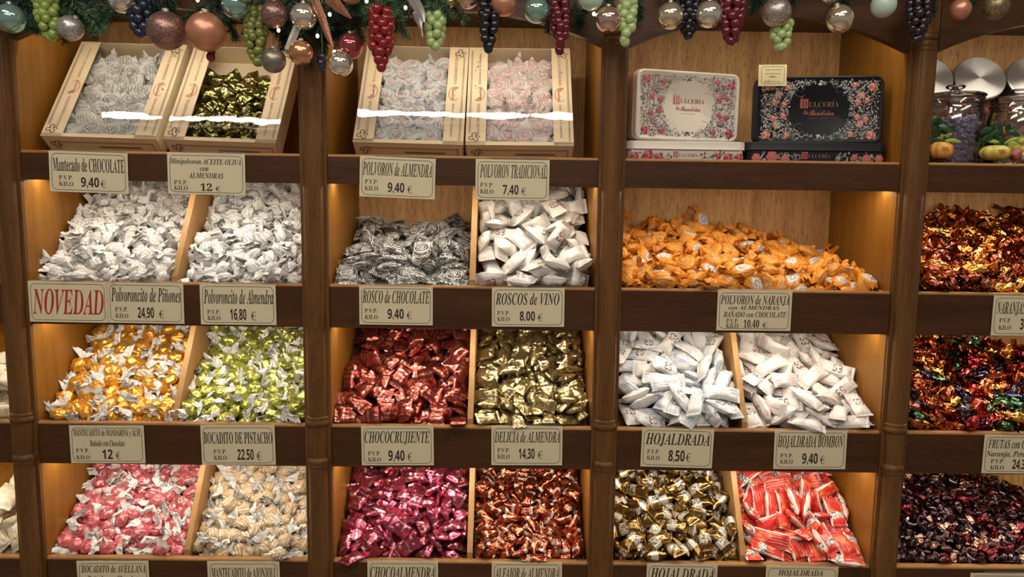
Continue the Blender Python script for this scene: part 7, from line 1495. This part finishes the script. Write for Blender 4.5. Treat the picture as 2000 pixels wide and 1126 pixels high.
for a in [
 (20, 36, 28, 'teal', 'shiny teal bauble, leftmost at the far left edge'), (138, 55, 24, 'glitter', 'silver glitter bauble hanging beside green grapes', -.12, 1.0, .5), (238, -1, 26, 'silver', 'shiny silver bauble cut by the top edge near the navy grapes'),
 (325, 60, 37, 'rose', 'large rose-brown glitter bauble beside the big copper one', -.125), (402, 62, 37.5, 'copper', 'largest satin copper bauble in front of the boxes', -.13), (461, 9, 28, 'teal', 'shiny teal bauble above olive green grapes', -.11),
 (478, -16, 20, 'pink', 'peach bauble at the top edge, over the teal one', -.13), (536, 28, 26, 'rose', 'rose glitter bauble, smaller of two', -.115), (593, 32, 26, 'silver', 'shiny silver bauble with a silver ribbon', -.12),
 (588, 103, 24, 'copper_shine', 'bright copper bauble hanging low by the column', -.12), (534, 118, 24, 'grey', 'dark satin grey bauble in front of the olive box', -.12), (665, 125, 24.5, 'silver', 'shiny silver bauble hanging lowest in front of the column', -.12),
 (684, 90, 25, 'red', 'dark pink glass bauble behind the red grapes', -.09), (685, -14, 22, 'copper', 'copper bauble at the top edge above the red grapes', -.12), (880, 4, 10.5, 'goldgreen', 'small green gold bauble above the pale green grapes', -.11),
 (912, -8, 25, 'pink', 'pearl pink bauble cut by the top edge beside black grapes', -.11), (984, 6, 25, 'copper', 'satin copper bauble beside the black grapes', -.12), (1048, 20, 25, 'teal', 'shiny teal bauble beside the dark red grapes', -.115),
 (1154, -6, 26, 'mint', 'matte mint bauble above the third column', -.115), (1188, 38, 25.5, 'pink', 'pearl pink bauble in front of the third column', -.12), (1309, 31, 26, 'champagne', 'shiny champagne bauble to the left of the black grapes'),
 (1385, 28, 26, 'silver', 'shiny silver bauble between black and red grapes'), (1517, 24, 28, 'rosesilver', 'pale rose glitter bauble above light green grapes'), (1641, 37, 26, 'champagne', 'shiny champagne bauble above the black tin', -.12, 1.05, -.3),
 (1623, -14, 20, 'champagne', 'champagne bauble just showing at the top edge above the black tin', -.11), (1726, 10, 24, 'mint', 'matte mint bauble near the right column', -.115, 1.0, .3), (1876, 18, 20, 'copper', 'satin copper bauble right of the right column', -.11), (1945, 12, 25, 'goldglit', 'dark gold glitter bauble near the right edge', -.11)]:
    bauble(*a)
# grapes
def grape_mat(n, c, rough=.16, sss=.0, tr=.0): return NT(n).set(color=c, rough=rough, coat=.6, crough=.06, sss=sss, trans=tr).m
GM = {'green': grape_mat('green_grape', (.27, .36, .075), .22, .25), 'pale': grape_mat('pale_green_grape', (.42, .56, .24), .25, .3), 'olive': grape_mat('olive_grape', (.19, .22, .05), .3, .2), 'navy': grape_mat('navy_grape', (.012, .018, .045), .3),
      'black': grape_mat('black_grape', (.008, .009, .016), .12), 'red': grape_mat('red_grape', (.25, .008, .016), .10, .1), 'wine': grape_mat('wine_grape', (.13, .007, .018), .12, .1), 'purple': grape_mat('dark_purple_grape', (.016, .007, .014), .3)}
grape_mesh = {}
def grapes(px, py0, py1, wid, gr, mat, lab, y=-.10, lean=0.0):
    """a bunch from pixel height py0 down to py1, wid pixels wide, of grapes gr pixels in radius"""
    top = at_y(px, py0, y); s = (top-CAM).dot(FWD)/FPX; H = (py1-py0)*s; Wd = wid*s/2; r = gr*s
    t = thing('grape_bunch', lab, 'grapes', tuple(top), 'bunches of artificial grapes'); rs = random.Random(int(px))
    if (mat, round(gr)) not in grape_mesh:
        m = MB(); m.sphere((0, 0, 0), 1, 20, 14, sc=(1, 1, 1.10)); grape_mesh[mat, round(gr)] = m.mesh('grape', GM[mat], True)
    me = grape_mesh[mat, round(gr)]
    z = -r; lay = 0
    while z > -H+r*.9:
        u = -z/H; rad = max(0.0, (Wd-r)*(1.0 if u < .45 else (1-((u-.45)/.55)**1.5)))
        n = 1 if rad < r*.45 else max(2, int(2*PI*rad/(r*1.9))); a0 = rs.uniform(0, 6)
        for i in range(n):
            a = a0+2*PI*i/n; g = bpy.data.objects.new('grape', me); COL.objects.link(g); g.parent = t
            g.location = (rad*math.cos(a)*rs.uniform(.85, 1.08)+lean*z, rad*math.sin(a)*.8, z+rs.uniform(-r*.3, r*.3)); k = r*rs.uniform(.9, 1.06); g.scale = (k, k, k); g.rotation_euler = (rs.uniform(-.5, .5), rs.uniform(-.5, .5), 0)
        z -= r*1.28; lay += 1
    g = bpy.data.objects.new('grape', me); COL.objects.link(g); g.parent = t; g.location = (lean*(-H+r), 0, -H+r); g.scale = (r, r, r)
    m = MB(); m.tube([(0, 0, .05), (.002, 0, .02), (0, 0, -H*.5), (0, 0, -H*.85)], [.0014, .0013, .001, .0006], 6); m.build('stem', plain('grape_stem', (.10, .13, .03), .5) if 'grape_stem' not in bpy.data.materials else bpy.data.materials['grape_stem'], t, world=False)
for a in [
 (88, -8, 79, 54, 9.5, 'green', 'olive green grapes beside the silver glitter bauble at far left', -.10, -.08), (271, -10, 71, 50, 9.5, 'navy', 'navy blue grapes above the leftmost box', -.10), (497, 10, 126, 50, 8.6, 'olive', 'olive grapes hanging over the olive box', -.09, -.02),
 (744, 12, 137, 54, 10.0, 'red', 'large bunch of bright red grapes in front of the blue-ended box', -.12), (851, 20, 97, 48, 9.6, 'pale', 'pale green grapes over the blue-ended box', -.10), (955, -10, 101, 46, 9.5, 'black', 'glossy black grapes at the middle of the display', -.11),
 (1095, -12, 104, 44, 8.8, 'wine', 'wine red grapes over the pink box', -.10), (1228, -8, 88, 44, 9.6, 'pale', 'pale green grapes in front of the third column', -.11, .05), (1347, -8, 76, 44, 8.4, 'black', 'black grapes between two shiny baubles', -.09),
 (1432, -12, 86, 56, 9.4, 'wine', 'wine red grapes above the small yellow price card', -.11), (1527, 36, 98, 46, 8.8, 'pale', 'light green grapes hanging under the rose glitter bauble', -.10, -.02), (1798, -12, 82, 52, 8.6, 'purple', 'dark purple grapes in the shade at the right column', -.075),
 (411, 92, 119, 22, 8.5, 'red', 'few red grapes showing under the largest copper bauble', -.10), (628, 104, 138, 26, 8.0, 'navy', 'small dark grapes by the second column', -.09)]:
    grapes(*a)
# peach glitter leaves, a silver leaf, small lights
def ribbon(name, lab, cat, pts, wd, mat, y=-.13):
    P = [at_y(px, py, y-.004*i) for i, (px, py) in enumerate(pts)]; n = len(P); t = MB(); vs = []
    for sgn in (0, 1):
        for i, p in enumerate(P):
            d = (P[min(i+1, n-1)]-P[max(i-1, 0)]).normalized(); s = d.cross(Vector((0, 1, 0))).normalized(); w = wd[i]*.00110/2
            vs += [p-s*w+Vector((0, sgn*.0012, 0)), p+Vector((0, sgn*.0012-.004*(w/.006), 0)), p+s*w+Vector((0, sgn*.0012, 0))]
    fs = []
    for sgn in (0, 1):
        b = sgn*3*n
        for i in range(n-1):
            for j in (0, 1):
                q = (b+3*i+j, b+3*i+j+1, b+3*i+3+j+1, b+3*i+3+j); fs.append(q if sgn else q[::-1])
    for i in range(n-1):
        fs += [(3*i, 3*i+3, 3*n+3*i+3, 3*n+3*i), (3*i+2, 3*n+3*i+2, 3*n+3*i+5, 3*i+5)]
    t.add(vs, fs); return tag(t.build(name, mat, None, smooth=True, angle=50), lab, cat, 'glitter leaves of the garland')
peach = glit('peach_glitter', (.72, .36, .25), (.36, .14, .09)); silv = NT('silver_leaf').set(color=(.72, .72, .72), rough=.25, metal=.9).m; veil = film('sheer_ribbon', (1, .96, .93), alpha=.18, rough=.3, white=.25)
ribbon('glitter_leaf', 'long narrow peach glitter leaf by the silver bauble', 'leaf', [(608, -20), (618, 8), (628, 32), (636, 55), (643, 75), (650, 92)], [14, 16, 15, 13, 10, 3], peach)
ribbon('glitter_leaf', 'short peach glitter leaf cut by the top edge', 'leaf', [(630, -25), (648, 0), (662, 14), (674, 25), (686, 36)], [20, 24, 19, 12, 3], peach)
ribbon('silver_leaf', 'shiny silver leaf beside the pale green grapes', 'leaf', [(800, -20), (808, 0), (818, 16), (824, 28), (828, 44)], [16, 20, 18, 13, 4], silv)
ribbon('silver_leaf', 'small silver bud leaf under the larger silver one', 'leaf', [(812, 22), (818, 36), (820, 46), (823, 58), (825, 72)], [14, 18, 10, 3, 4], silv, -.115)
ribbon('sheer_ribbon', 'sheer pale ribbon hanging beside the bright copper bauble', 'ribbon', [(584, 40), (578, 58), (570, 78), (562, 98)], [14, 15, 15, 14], veil, -.115)
ribbon('curled_ribbon', 'thin orange red ribbon in the gap beside the standing white tin', 'ribbon', [(1242, 136), (1234, 146), (1229, 156), (1225, 168), (1223, 182)], [3, 4, 4, 3, 2], plain('orange_red_ribbon', (.62, .13, .04), .5), .20)
bulb_m = NT('warm_bulb').set(color=(1, .9, .7), emit=(1, .80, .50, 1), estr=9.0).m
for i, (px, py, w) in enumerate([(644, 28, 'above the peach leaf'), (620, 70, 'beside the silver bauble'), (544, 59, 'under the smaller rose bauble'), (653, 101, 'at the tip of the peach leaf'), (792, 15, 'among the fir by the silver leaf'), (716, 2, 'at the top edge above the red grapes'), (1160, 27, 'left of the pearl pink bauble'), (386, 0, 'at the top edge above the copper bauble')]):
    c = at_y(px, py, -.115); t = thing('fairy_light', 'small warm fairy light '+w, 'light', tuple(c), 'fairy lights in the garland')
    m = MB(); m.sphere((0, 0, 0), .0034, 10, 8, sc=(1, 1, 1.3)); m.build('bulb', bulb_m, t, smooth=True, world=False)
    k = MB(); k.tube([(0, 0, .003), (0, .003, .010), (.001, .02, .028)], [.0026, .0022, .0008], 8); k.build('socket', M['twig'], t, world=False)
